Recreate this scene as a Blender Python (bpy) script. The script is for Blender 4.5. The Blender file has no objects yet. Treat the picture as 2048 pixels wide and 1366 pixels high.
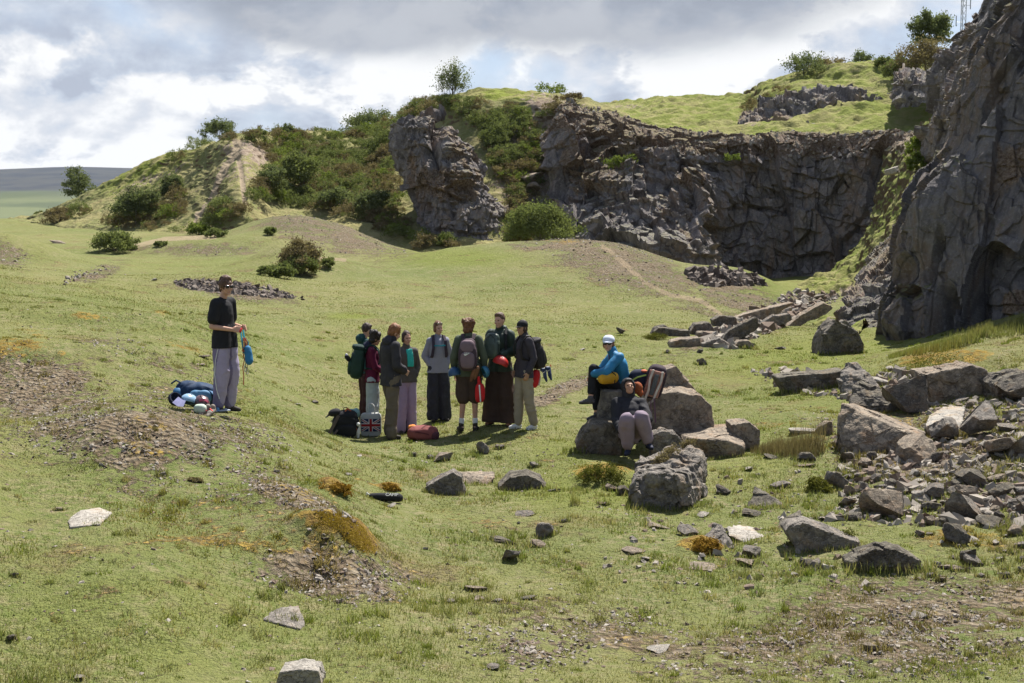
import bpy, bmesh, math, random
import numpy as np
from mathutils import Vector, Matrix
R = math.radians
SC = bpy.context.scene
COL = SC.collection

# ------------------------------------------------------------------ camera, sky, sun, exposure
CAMZ = 3.35
FPX = 2600.0
PITCH = math.atan(243 / FPX)
cam_d = bpy.data.cameras.new('camera')
cam_d.sensor_width = 36.0
cam_d.lens = FPX / 2048 * 36.0
cam_d.clip_start = 0.1
cam_d.clip_end = 20000
cam = bpy.data.objects.new('camera', cam_d)
cam.location = (0, 0, CAMZ)
cam.rotation_euler = (math.pi / 2 - PITCH, 0, 0)
COL.objects.link(cam)
SC.camera = cam
SC.view_settings.view_transform = 'Standard'
SC.view_settings.look = 'None'
SC.view_settings.exposure = 1.02
SC.view_settings.gamma = 1
SC.view_settings.use_curve_mapping = False
SC.cycles.max_bounces = 5
SC.cycles.diffuse_bounces = 3
SC.cycles.transparent_max_bounces = 6

SUN_EL, SUN_AZ = R(57), R(27)      # azimuth clockwise from +Y (the view direction)
SV = Vector((math.cos(SUN_EL) * math.sin(SUN_AZ), math.cos(SUN_EL) * math.cos(SUN_AZ), math.sin(SUN_EL)))
sl = bpy.data.lights.new('sun', 'SUN')
sl.energy = 5.0
sl.angle = R(0.55)
sl.color = (1.0, 0.955, 0.87)
so = bpy.data.objects.new('sun', sl)
so.rotation_euler = SV.to_track_quat('Z', 'Y').to_euler()
so.location = (20, 30, 60)
COL.objects.link(so)


class NT:
    """tiny node-tree helper"""
    def __init__(s, tree):
        s.t = tree
        s.n = tree.nodes
        s.l = tree.links

    def new(s, typ, **kw):
        nd = s.n.new(typ)
        for k, v in kw.items():
            setattr(nd, k, v)
        return nd

    def put(s, sock, v):
        if v is None:
            return
        if isinstance(v, bpy.types.NodeSocket):
            s.l.new(v, sock)
        elif isinstance(v, (tuple, list)) and sock.type == 'RGBA' and len(v) == 3:
            sock.default_value = (*v, 1)
        else:
            sock.default_value = v

    def math(s, op, a, b=None, c=None, clamp=False):
        nd = s.new('ShaderNodeMath', operation=op, use_clamp=clamp)
        s.put(nd.inputs[0], a)
        s.put(nd.inputs[1], b)
        s.put(nd.inputs[2], c)
        return nd.outputs[0]

    def vmath(s, op, a, b=None):
        nd = s.new('ShaderNodeVectorMath', operation=op)
        s.put(nd.inputs[0], a)
        s.put(nd.inputs[1], b)
        return nd.outputs['Value'] if op in ('LENGTH', 'DISTANCE', 'DOT_PRODUCT') else nd.outputs[0]

    def noise(s, vec, scale, detail=4, rough=0.55, dist=0.0):
        nd = s.new('ShaderNodeTexNoise')
        s.put(nd.inputs['Vector'], vec)
        nd.inputs['Scale'].default_value = scale
        nd.inputs['Detail'].default_value = detail
        nd.inputs['Roughness'].default_value = rough
        nd.inputs['Distortion'].default_value = dist
        return nd.outputs['Fac']

    def voro(s, vec, scale, feature='F1', out='Distance'):
        nd = s.new('ShaderNodeTexVoronoi', feature=feature)
        s.put(nd.inputs['Vector'], vec)
        nd.inputs['Scale'].default_value = scale
        return nd.outputs[out]

    def step(s, v, a, b, lo=0.0, hi=1.0):
        nd = s.new('ShaderNodeMapRange', interpolation_type='SMOOTHSTEP')
        s.put(nd.inputs[0], v)
        nd.inputs[1].default_value = a
        nd.inputs[2].default_value = b
        nd.inputs[3].default_value = lo
        nd.inputs[4].default_value = hi
        return nd.outputs[0]

    def mix(s, f, a, b, blend='MIX'):
        nd = s.new('ShaderNodeMix', data_type='RGBA', blend_type=blend)
        s.put(nd.inputs[0], f)
        s.put(nd.inputs[6], a)
        s.put(nd.inputs[7], b)
        return nd.outputs[2]

    def bump(s, h, strength, dist, nrm=None):
        nd = s.new('ShaderNodeBump')
        nd.inputs['Strength'].default_value = strength
        nd.inputs['Distance'].default_value = dist
        s.put(nd.inputs['Height'], h)
        s.put(nd.inputs['Normal'], nrm)
        return nd.outputs[0]

    def attr(s, name, out='Fac'):
        nd = s.new('ShaderNodeAttribute')
        nd.attribute_name = name
        return nd.outputs[out]


w = bpy.data.worlds.new('World')
SC.world = w
w.use_nodes = True
w.node_tree.nodes.clear()
q = NT(w.node_tree)
sky = q.new('ShaderNodeTexSky', sky_type='NISHITA')
sky.sun_disc = False
sky.sun_elevation = SUN_EL
sky.sun_rotation = SUN_AZ
sky.air_density = 1.0
sky.dust_density = 1.0
skyc = q.mix(1.0, sky.outputs[0], (0.10, 0.10, 0.10), 'MULTIPLY')
tc = q.new('ShaderNodeTexCoord').outputs['Generated']
sx = q.new('ShaderNodeSeparateXYZ')
q.put(sx.inputs[0], tc)
dx, dy, dz = sx.outputs
mp = q.new('ShaderNodeMapping')
q.put(mp.inputs[0], tc)
mp.inputs['Scale'].default_value = (1, 1, 1.7)
mp.inputs['Location'].default_value = (0.31, 0.12, 0.05)
cv = mp.outputs[0]
warp = q.noise(cv, 5.0, 2, 0.5)
n1 = q.noise(cv, 6.2, 10, 0.56, 0.12)
mp2 = q.new('ShaderNodeMapping')
q.put(mp2.inputs[0], tc)
mp2.inputs['Scale'].default_value = (1, 1, 1.7)
mp2.inputs['Location'].default_value = (0.325, 0.12, 0.028)      # the same clouds, a little towards the sun
n2 = q.noise(mp2.outputs[0], 6.2, 10, 0.56, 0.12)
nb = q.noise(cv, 3.2, 3, 0.5)


def blob(px, py, rx, ry, soft=1.0):
    """a soft region of the sky round one direction"""
    ax, el = (px - 1024) / FPX, (440 - py) / FPX
    a = q.math('DIVIDE', q.math('SUBTRACT', dx, ax), rx / FPX)
    b = q.math('DIVIDE', q.math('SUBTRACT', dz, el), ry / FPX)
    d = q.math('SQRT', q.math('ADD', q.math('MULTIPLY', a, a), q.math('MULTIPLY', b, b)))
    front = q.step(dy, 0.0, 0.3)
    return q.math('MULTIPLY', q.step(d, 1.25, 0.3), front)


def addm(a, b, k):
    return q.math('MULTIPLY_ADD', b, k, a)


# brightness of the cloud deck: billows from the noise and its offset copy, large regions on top
edge = q.math('SUBTRACT', n1, n2)
br = q.math('MULTIPLY_ADD', edge, 4.2, 0.57)
br = addm(br, q.math('SUBTRACT', n1, 0.5), 0.5)
puff = q.step(q.math('ADD', q.math('MULTIPLY', n1, .62), q.math('MULTIPLY', q.noise(cv, 13, 8, .6, .2), .38)), .47, .535)
br = addm(br, q.math('SUBTRACT', puff, .5), 0.40)
wv = q.math('MULTIPLY', q.math('SUBTRACT', n1, 0.5), 0.9)
darkm = q.math('MAXIMUM', blob(1120, -50, 780, 200), blob(720, 5, 420, 130))
darkm = q.math('MULTIPLY', q.step(q.math('MULTIPLY', darkm, q.math('MULTIPLY_ADD', wv, 4.5, 1.0)), 0.08, 0.75), .78)
br = q.math('ADD', br, q.math('MULTIPLY', blob(200, 90, 340, 170), 0.16))
br = q.math('ADD', br, q.math('MULTIPLY', blob(1250, 160, 380, 90), 0.30))
br = q.math('ADD', br, q.math('MULTIPLY', blob(1700, 60, 300, 70), 0.12))
br = q.math('ADD', br, q.math('MULTIPLY', blob(560, 130, 340, 120), 0.10))
br = q.math('ADD', br, q.math('MULTIPLY', blob(150, 335, 500, 55), 0.45))
br = q.math('SUBTRACT', br, q.math('MULTIPLY', blob(60, 60, 200, 120), 0.10))
br = q.math('SUBTRACT', br, q.math('MULTIPLY', blob(420, 250, 330, 60), 0.12))
cr = q.new('ShaderNodeValToRGB')
q.put(cr.inputs[0], br)
e = cr.color_ramp.elements
e[0].position = 0.15
e[0].color = (0.235, 0.262, 0.315, 1)
e[1].position = 0.98
e[1].color = (0.49, 0.495, 0.50, 1)
x_ = e.new(0.45)
x_.color = (0.295, 0.328, 0.382, 1)
x_ = e.new(0.72)
x_.color = (0.375, 0.39, 0.42, 1)
cloud = q.mix(darkm, cr.outputs[0], q.mix(q.step(n1, .3, .7), (0.145, 0.162, 0.192), (0.205, 0.223, 0.257)))
gap = q.math('MULTIPLY', q.step(q.math('ADD', q.math('MULTIPLY', nb, 0.6), q.math('MULTIPLY', n1, 0.4)), 0.47, 0.38),
             q.math('SUBTRACT', 1.0, darkm))
gapc = q.mix(0.55, skyc, (0.22, 0.29, 0.42))
col = q.mix(q.math('MULTIPLY', gap, 0.6), cloud, gapc)
# the deck is thinner and bluer overhead and behind the viewer
up = q.math('MAXIMUM', q.step(dz, 0.22, 0.6), q.step(dy, 0.3, -0.5))
col = q.mix(q.math('MULTIPLY', up, 0.78), col, q.mix(0.5, skyc, (0.06, 0.08, 0.12)))
col = q.mix(q.step(dz, 0.0, -0.08), col, (0.07, 0.08, 0.05))
bg = q.new('ShaderNodeBackground')
q.put(bg.inputs[0], col)
bg.inputs[1].default_value = 1.0
ow = q.new('ShaderNodeOutputWorld')
q.l.new(bg.outputs[0], ow.inputs[0])

# ------------------------------------------------------------------ geometry of the photograph's view
CP, SP = math.cos(PITCH), math.sin(PITCH)


def P(px, py, Y):
    """the point on the line of sight through a pixel at depth Y along the view"""
    a, b = (px - 1024) / FPX, (683 - py) / FPX
    d = (a, CP + b * SP, b * CP - SP)
    t = Y / d[1]
    return Vector((d[0] * t, Y, CAMZ + d[2] * t))


def proj(x, y, z):
    zz = z - CAMZ
    f = y * CP - zz * SP
    up_ = y * SP + zz * CP
    f = np.maximum(f, 1e-3)
    return 1024 + FPX * x / f, 683 - FPX * up_ / f


# ------------------------------------------------------------------ numpy noise
def _h(ix, iy, iz, seed):
    h = (ix.astype(np.int64) * 374761393 + iy.astype(np.int64) * 668265263 + iz.astype(np.int64) * 2147483647 + seed * 974711) & 0xffffffff
    h = ((h ^ (h >> 13)) * 1274126177) & 0xffffffff
    h = ((h ^ (h >> 16)) * 2246822519) & 0xffffffff
    h = h ^ (h >> 15)
    return (h & 0xffffff) / float(0x1000000)


def vnoise(p, seed=0):
    f = np.floor(p)
    t = p - f
    t = t * t * (3 - 2 * t)
    i = f.astype(np.int64)
    out = 0
    for a in (0, 1):
        wx = t[..., 0] if a else 1 - t[..., 0]
        for b in (0, 1):
            wy = t[..., 1] if b else 1 - t[..., 1]
            for c in (0, 1):
                wz = t[..., 2] if c else 1 - t[..., 2]
                out = out + wx * wy * wz * _h(i[..., 0] + a, i[..., 1] + b, i[..., 2] + c, seed)
    return out * 2 - 1


def fbm(p, octv=4, seed=0, gain=0.5):
    s, a = 0, 1.0
    for k in range(octv):
        s = s + a * vnoise(p * (2.03 ** k) + 13.7 * k, seed + k)
        a *= gain
    return s


def cells(p, seed=0, jit=0.9):
    """nearest-cell noise: distance, random value, tilt term"""
    f = np.floor(p).astype(np.int64)
    best = np.full(p.shape[:-1], 9e9)
    rid = np.zeros(p.shape[:-1])
    tilt = np.zeros(p.shape[:-1])
    for a in (-1, 0, 1):
        for b in (-1, 0, 1):
            for c in (-1, 0, 1):
                i, j, k = f[..., 0] + a, f[..., 1] + b, f[..., 2] + c
                cx = i + .5 + jit * (_h(i, j, k, seed) - .5)
                cy = j + .5 + jit * (_h(i, j, k, seed + 1) - .5)
                cz = k + .5 + jit * (_h(i, j, k, seed + 2) - .5)
                ex, ey, ez = p[..., 0] - cx, p[..., 1] - cy, p[..., 2] - cz
                d = ex * ex + ey * ey + ez * ez
                m = d < best
                best = np.where(m, d, best)
                rid = np.where(m, _h(i, j, k, seed + 3), rid)
                tl = ex * (_h(i, j, k, seed + 4) - .5) + ey * (_h(i, j, k, seed + 5) - .5) + ez * (_h(i, j, k, seed + 6) - .5)
                tilt = np.where(m, tl, tilt)
    return np.sqrt(best), rid, tilt * 2


def sstep(x, a, b):
    t = np.clip((x - a) / (b - a), 0, 1)
    return t * t * (3 - 2 * t)


# ------------------------------------------------------------------ object helpers
def meta(o, label=None, cat=None, group=None, kind=None):
    if label:
        o['label'] = label
    if cat:
        o['category'] = cat
    if group:
        o['group'] = group
    if kind:
        o['kind'] = kind
    return o


def mesh_np(name, V, F, mat=None, parent=None, smooth=False, attrs=None, matidx=None):
    """V (n,3), F (m,k) constant-size faces"""
    me = bpy.data.meshes.new(name)
    V = np.asarray(V, dtype=np.float32)
    F = np.asarray(F, dtype=np.int32)
    me.vertices.add(len(V))
    me.vertices.foreach_set('co', V.ravel())
    k = F.shape[1]
    me.loops.add(F.size)
    me.loops.foreach_set('vertex_index', F.ravel())
    me.polygons.add(len(F))
    me.polygons.foreach_set('loop_start', np.arange(0, F.size, k, dtype=np.int32))
    me.polygons.foreach_set('loop_total', np.full(len(F), k, dtype=np.int32))
    me.polygons.foreach_set('use_smooth', np.full(len(F), smooth))
    for nm, arr in (attrs or {}).items():
        a = me.attributes.new(nm, 'FLOAT', 'POINT')
        a.data.foreach_set('value', np.asarray(arr, dtype=np.float32).ravel())
    for m in (mat if isinstance(mat, list) else [mat]):
        if m:
            me.materials.append(m)
    if matidx is not None:
        me.polygons.foreach_set('material_index', np.asarray(matidx, dtype=np.int32))
    me.update(calc_edges=True)
    o = bpy.data.objects.new(name, me)
    COL.objects.link(o)
    if parent:
        o.parent = parent
    return o


def empty(name, loc=(0, 0, 0), rz=0.0):
    o = bpy.data.objects.new(name, None)
    o.empty_display_size = 0.1
    o.location = loc
    o.rotation_euler = (0, 0, rz)
    COL.objects.link(o)
    return o


def gridF(nu, nv):
    i = np.arange(nv - 1)[:, None] * nu + np.arange(nu - 1)[None, :]
    return np.stack([i, i + 1, i + 1 + nu, i + nu], -1).reshape(-1, 4)


class Acc:
    """collects triangles/quads (as quads; triangles repeat nothing: faces stored per size)"""
    def __init__(s):
        s.V, s.T, s.n = [], [], 0

    def add(s, V, T):
        V = np.asarray(V, float).reshape(-1, 3)
        T = np.asarray(T, int).reshape(-1, 3)
        s.V.append(V)
        s.T.append(T + s.n)
        s.n += len(V)
        return s

    def grid(s, G, closed_u=False):
        """G (nv,nu,3) surface"""
        nv, nu = G.shape[:2]
        q_ = gridF(nu, nv)
        s.add(G.reshape(-1, 3), np.concatenate([q_[:, [0, 1, 2]], q_[:, [0, 2, 3]]]))
        return s

    # --- solids
    def cap(s, p0, p1, r0, r1, flat=1.0, axis=(0, 1, 0), n=14):
        """tapered capsule; flat scales the section along axis"""
        p0, p1 = np.array(p0, float), np.array(p1, float)
        d = p1 - p0
        L = np.linalg.norm(d)
        if L < 1e-6:
            d, L = np.array((0, 0, 1e-4)), 1e-4
        z = d / L
        ax = np.array(axis, float)
        v = ax - z * ax.dot(z)
        if np.linalg.norm(v) < 1e-3:
            ax = np.array((1, 0.01, 0))
            v = ax - z * ax.dot(z)
        v /= np.linalg.norm(v)
        u = np.cross(v, z)
        rings = []
        for k in range(0, 5):
            a = math.pi / 2 * k / 4
            rings.append((-r0 * math.cos(a), r0 * math.sin(a)))
        for k in range(0, 5):
            a = math.pi / 2 * k / 4
            rings.append((L + r1 * math.sin(a), r1 * math.cos(a)))
        V = []
        for h, r in rings:
            r = max(r, 1e-4)
            for j in range(n):
                t = 2 * math.pi * j / n
                V.append(p0 + z * h + u * r * math.cos(t) + v * r * flat * math.sin(t))
        m = len(rings)
        T = []
        for i in range(m - 1):
            for j in range(n):
                a, b = i * n + j, i * n + (j + 1) % n
                T += [(a, b, b + n), (a, b + n, a + n)]
        V.append(p0 - z * r0)
        V.append(p0 + z * (L + r1))
        for j in range(n):
            T += [(m * n, (j + 1) % n, j), (m * n + 1, (m - 1) * n + j, (m - 1) * n + (j + 1) % n)]
        return s.add(V, T)

    def ell(s, c, r, rot=None, n=14, m=9, e=1.0):
        """ellipsoid (e<1 squares it towards a rounded box)"""
        V = []
        f = lambda t: math.copysign(abs(t) ** e, t)
        for i in range(1, m):
            a = math.pi * i / m
            for j in range(n):
                b = 2 * math.pi * j / n
                V.append((r[0] * f(math.sin(a)) * f(math.cos(b)), r[1] * f(math.sin(a)) * f(math.sin(b)), r[2] * f(math.cos(a))))
        T = []
        for i in range(m - 2):
            for j in range(n):
                a, b = i * n + j, i * n + (j + 1) % n
                T += [(a, a + n, b + n), (a, b + n, b)]
        V.append((0, 0, r[2]))
        V.append((0, 0, -r[2]))
        q0 = (m - 1) * n
        for j in range(n):
            T += [(q0, j, (j + 1) % n), (q0 + 1, (m - 2) * n + (j + 1) % n, (m - 2) * n + j)]
        V = np.array(V)
        if rot is not None:
            V = V @ np.array(Matrix(rot) if not isinstance(rot, Matrix) else rot.to_3x3()).T
        return s.add(V + np.array(c, float), T)

    def box(s, c, h, rot=None):
        V = np.array([(x, y, z) for x in (-1, 1) for y in (-1, 1) for z in (-1, 1)], float) * np.array(h)
        if rot is not None:
            V = V @ np.array(rot.to_3x3()).T
        T = []
        for qd in ((0, 1, 3, 2), (4, 6, 7, 5), (0, 4, 5, 1), (2, 3, 7, 6), (0, 2, 6, 4), (1, 5, 7, 3)):
            T += [(qd[0], qd[1], qd[2]), (qd[0], qd[2], qd[3])]
        return s.add(V + np.array(c, float), T)

    def tube(s, pts, r, n=6):
        for a, b in zip(pts[:-1], pts[1:]):
            s.cap(a, b, r, r, n=n)
        return s

    def strap(s, pts, wdt, th, nrm=(0, 0, 1)):
        """a flat band through points"""
        pts = [np.array(p, float) for p in pts]
        V = []
        for i, p in enumerate(pts):
            d = pts[min(i + 1, len(pts) - 1)] - pts[max(i - 1, 0)]
            d /= np.linalg.norm(d) + 1e-9
            nn = np.array(nrm, float) if not callable(nrm) else np.array(nrm(p))
            sd = np.cross(d, nn)
            sd /= np.linalg.norm(sd) + 1e-9
            up_ = np.cross(sd, d)
            for a, b in ((-1, -1), (1, -1), (1, 1), (-1, 1)):
                V.append(p + sd * a * wdt / 2 + up_ * b * th / 2)
        T = []
        for i in range(len(pts) - 1):
            for j in range(4):
                a, b = i * 4 + j, i * 4 + (j + 1) % 4
                T += [(a, b, b + 4), (a, b + 4, a + 4)]
        k = (len(pts) - 1) * 4
        T += [(0, 2, 1), (0, 3, 2), (k, k + 1, k + 2), (k, k + 2, k + 3)]
        return s.add(V, T)

    def out(s):
        return np.concatenate(s.V), np.concatenate(s.T)

    def obj(s, name, mat, parent=None, smooth=False, attrs=None):
        V, T = s.out()
        return mesh_np(name, V, T, mat, parent, smooth, attrs)

    def melt(s, name, mat, parent=None, voxel=0.012, sm=2, wr=0.0, wf=9.0, seed=1, wz=0.6, smooth=True, chop=None):
        """union of everything collected, as ONE continuous surface, with folds of depth wr"""
        V, T = s.out()
        o = mesh_np(name + '_tmp', V, T)
        md = o.modifiers.new('r', 'REMESH')
        md.mode = 'VOXEL'
        md.voxel_size = voxel
        if sm:
            m2 = o.modifiers.new('s', 'SMOOTH')
            m2.iterations = sm
            m2.factor = 0.6
        dg = bpy.context.evaluated_depsgraph_get()
        me = bpy.data.meshes.new_from_object(o.evaluated_get(dg))
        old = o.data
        bpy.data.objects.remove(o)
        bpy.data.meshes.remove(old)
        me.name = name
        n_ = len(me.vertices)
        co = np.empty(n_ * 3, np.float32)
        me.vertices.foreach_get('co', co)
        co = co.reshape(-1, 3)
        if wr:
            nr = np.empty(n_ * 3, np.float32)
            me.vertices.foreach_get('normal', nr)
            nr = nr.reshape(-1, 3)
            pw = co * np.array((wf, wf, wf * wz))
            pw = pw + 0.6 * np.stack([vnoise(pw * .7, seed + 9), vnoise(pw * .7, seed + 19), vnoise(pw * .7, seed + 29)], -1)
            rg = 1 - np.abs(vnoise(pw, seed)) * 2
            rg = rg * 0.7 + 0.3 * vnoise(pw * 2.3, seed + 5)
            co = co + nr * (rg * wr)[:, None]
        if chop:
            co = chop(co)
        me.vertices.foreach_set('co', co.astype(np.float32).ravel())
        me.polygons.foreach_set('use_smooth', np.full(len(me.polygons), smooth))
        me.materials.clear()
        me.materials.append(mat)
        me.update()
        o = bpy.data.objects.new(name, me)
        COL.objects.link(o)
        if parent:
            o.parent = parent
        return o


# ------------------------------------------------------------------ materials
def pmat(name, rough=0.9):
    m = bpy.data.materials.new(name)
    m.use_nodes = True
    t = NT(m.node_tree)
    b = m.node_tree.nodes['Principled BSDF']
    b.inputs['Roughness'].default_value = rough
    b.inputs['Specular IOR Level'].default_value = 0.25
    return m, t, b


_mc = {}


def cloth(name, c, rough=0.85, var=0.18, scale=60, bump=0.15, spec=0.2):
    if name in _mc:
        return _mc[name]
    m, t, b = pmat(name, rough)
    v = t.new('ShaderNodeTexCoord').outputs['Object']
    n_ = t.noise(v, scale * .12, 5, 0.6)
    n3 = t.noise(v, scale, 3, 0.6)
    f = t.math('ADD', t.math('MULTIPLY', n_, .7), t.math('MULTIPLY', n3, .3))
    lo = tuple(x * (1 - var) for x in c)
    hi = tuple(min(1, x * (1 + var)) for x in c)
    t.put(b.inputs['Base Color'], t.mix(t.step(f, .3, .7), lo, hi))
    t.put(b.inputs['Normal'], t.bump(t.noise(v, scale * 3, 2), bump, 0.004))
    b.inputs['Specular IOR Level'].default_value = spec
    _mc[name] = m
    return m


def plain(name, c, rough=0.4, metal=0.0, spec=0.5):
    if name in _mc:
        return _mc[name]
    m, t, b = pmat(name, rough)
    v = t.new('ShaderNodeTexCoord').outputs['Object']
    n_ = t.noise(v, 25, 4, .6)
    t.put(b.inputs['Base Color'], t.mix(n_, tuple(x * .85 for x in c), tuple(min(1, x * 1.12) for x in c)))
    b.inputs['Metallic'].default_value = metal
    b.inputs['Specular IOR Level'].default_value = spec
    _mc[name] = m
    return m


def grass_colour(t, pos):
    """turf colour: green and straw patches, moss and bare stony soil from the surface's own attributes"""
    big = t.noise(pos, 0.16, 4, .6)
    mid = t.noise(pos, 1.1, 5, .65)
    fine = t.noise(pos, 9.0, 5, .7)
    f = t.math('ADD', t.math('MULTIPLY', big, .45), t.math('MULTIPLY', mid, .55))
    g = t.mix(t.step(f, .40, .60), (0.118, 0.150, 0.046), (0.215, 0.205, 0.086))
    g = t.mix(t.step(fine, .35, .7), g, t.mix(t.step(mid, .4, .6), (0.265, 0.228, 0.132), (0.132, 0.165, 0.050)))
    dead = t.noise(pos, .55, 6, .72)
    g = t.mix(t.math('MULTIPLY', t.step(dead, .54, .64), .55), g, (0.215, 0.165, 0.095))
    sv = t.attr('vivid')
    g = t.mix(t.math('MULTIPLY', sv, .75), g, (0.160, 0.188, 0.036))
    return g, big, mid, fine


def ground_mat():
    m, t, b = pmat('turf', 0.95)
    pos = t.new('ShaderNodeNewGeometry').outputs['Position']
    g, big, mid, fine = grass_colour(t, pos)
    gr, mo, pa = t.attr('gravel'), t.attr('moss'), t.attr('path')
    v1 = t.voro(pos, 9.0, out='Color')
    v2 = t.voro(pos, 26.0, out='Color')
    sp = t.new('ShaderNodeSeparateColor')
    t.put(sp.inputs[0], v1)
    sp2 = t.new('ShaderNodeSeparateColor')
    t.put(sp2.inputs[0], v2)
    st = t.mix(sp.outputs[0], (0.145, 0.108, 0.078), (0.27, 0.225, 0.175))
    st = t.mix(t.math('MULTIPLY', sp2.outputs[1], .6), st, (0.15, 0.10, 0.07))
    brk = t.math('ADD', t.math('MULTIPLY', mid, .5), t.math('MULTIPLY', fine, .5))
    mg = t.step(t.math('ADD', gr, t.math('MULTIPLY', t.math('SUBTRACT', brk, .5), 6.5)), .40, .85)
    c = t.mix(t.math('MULTIPLY', mg, .9), g, st)
    mcol = t.mix(t.step(fine, .35, .65), (0.13, 0.075, 0.032), (0.33, 0.235, 0.06))
    mm = t.step(t.math('ADD', mo, t.math('MULTIPLY', t.math('SUBTRACT', brk, .5), 5.0)), .45, .85)
    c = t.mix(mm, c, mcol)
    c = t.mix(t.math('MULTIPLY', t.step(t.math('ADD', pa, t.math('MULTIPLY', t.math('SUBTRACT', brk, .5), 3.0)), .35, .8), .75), c, (0.30, 0.235, 0.16))
    t.put(b.inputs['Base Color'], c)
    h = t.math('ADD', t.noise(pos, 30, 4, .7), t.math('MULTIPLY', t.noise(pos, 6, 4, .7), 2.0))
    h = t.math('ADD', h, t.math('MULTIPLY', t.math('MULTIPLY', mg, t.voro(pos, 14)), 2.0))
    t.put(b.inputs['Normal'], t.bump(h, .8, .07))
    b.inputs['Specular IOR Level'].default_value = 0.05
    return m


def hill_mat(name, tint=(1, 1, 1), shag=1.0):
    """rough hill grazing seen from far: tussocks, bare soil where it is steep"""
    m, t, b = pmat(name, 0.97)
    geo = t.new('ShaderNodeNewGeometry')
    pos = geo.outputs['Position']
    g, big, mid, fine = grass_colour(t, pos)
    sz = t.new('ShaderNodeSeparateXYZ')
    t.put(sz.inputs[0], geo.outputs['Normal'])
    n_ = t.noise(pos, 0.5, 6, .7)
    n2_ = t.noise(pos, 2.6, 5, .7)
    g = t.mix(t.step(n_, .42, .58), t.mix(.5, g, (0.30, 0.265, 0.125)), t.mix(t.attr('vivid'), g, (0.17, 0.205, 0.038)))
    gr, pa = t.attr('gravel'), t.attr('path')
    v1 = t.voro(pos, 4.0, out='Color')
    sp = t.new('ShaderNodeSeparateColor')
    t.put(sp.inputs[0], v1)
    st = t.mix(sp.outputs[0], (0.20, 0.155, 0.115), (0.34, 0.285, 0.215))
    mg = t.step(t.math('ADD', gr, t.math('MULTIPLY', t.math('SUBTRACT', n2_, .5), 2.6)), .45, .6)
    c = t.mix(mg, g, st)
    c = t.mix(t.step(t.math('ADD', pa, t.math('MULTIPLY', t.math('SUBTRACT', fine, .5), .9)), .4, .65), c, (0.29, 0.24, 0.165))
    c = t.mix(t.step(t.math('ADD', sz.outputs[2], t.math('MULTIPLY', t.math('SUBTRACT', n2_, .5), .5)), .42, .25), c, (0.13, 0.095, 0.06))
    c = t.mix(1.0, c, tint, 'MULTIPLY')
    t.put(b.inputs['Base Color'], c)
    h = t.math('ADD', t.noise(pos, 5, 5, .75), t.math('MULTIPLY', t.noise(pos, 1.6, 4, .7), 2.0))
    t.put(b.inputs['Normal'], t.bump(h, .7, .22 * shag))
    b.inputs['Specular IOR Level'].default_value = 0.05
    return m


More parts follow.
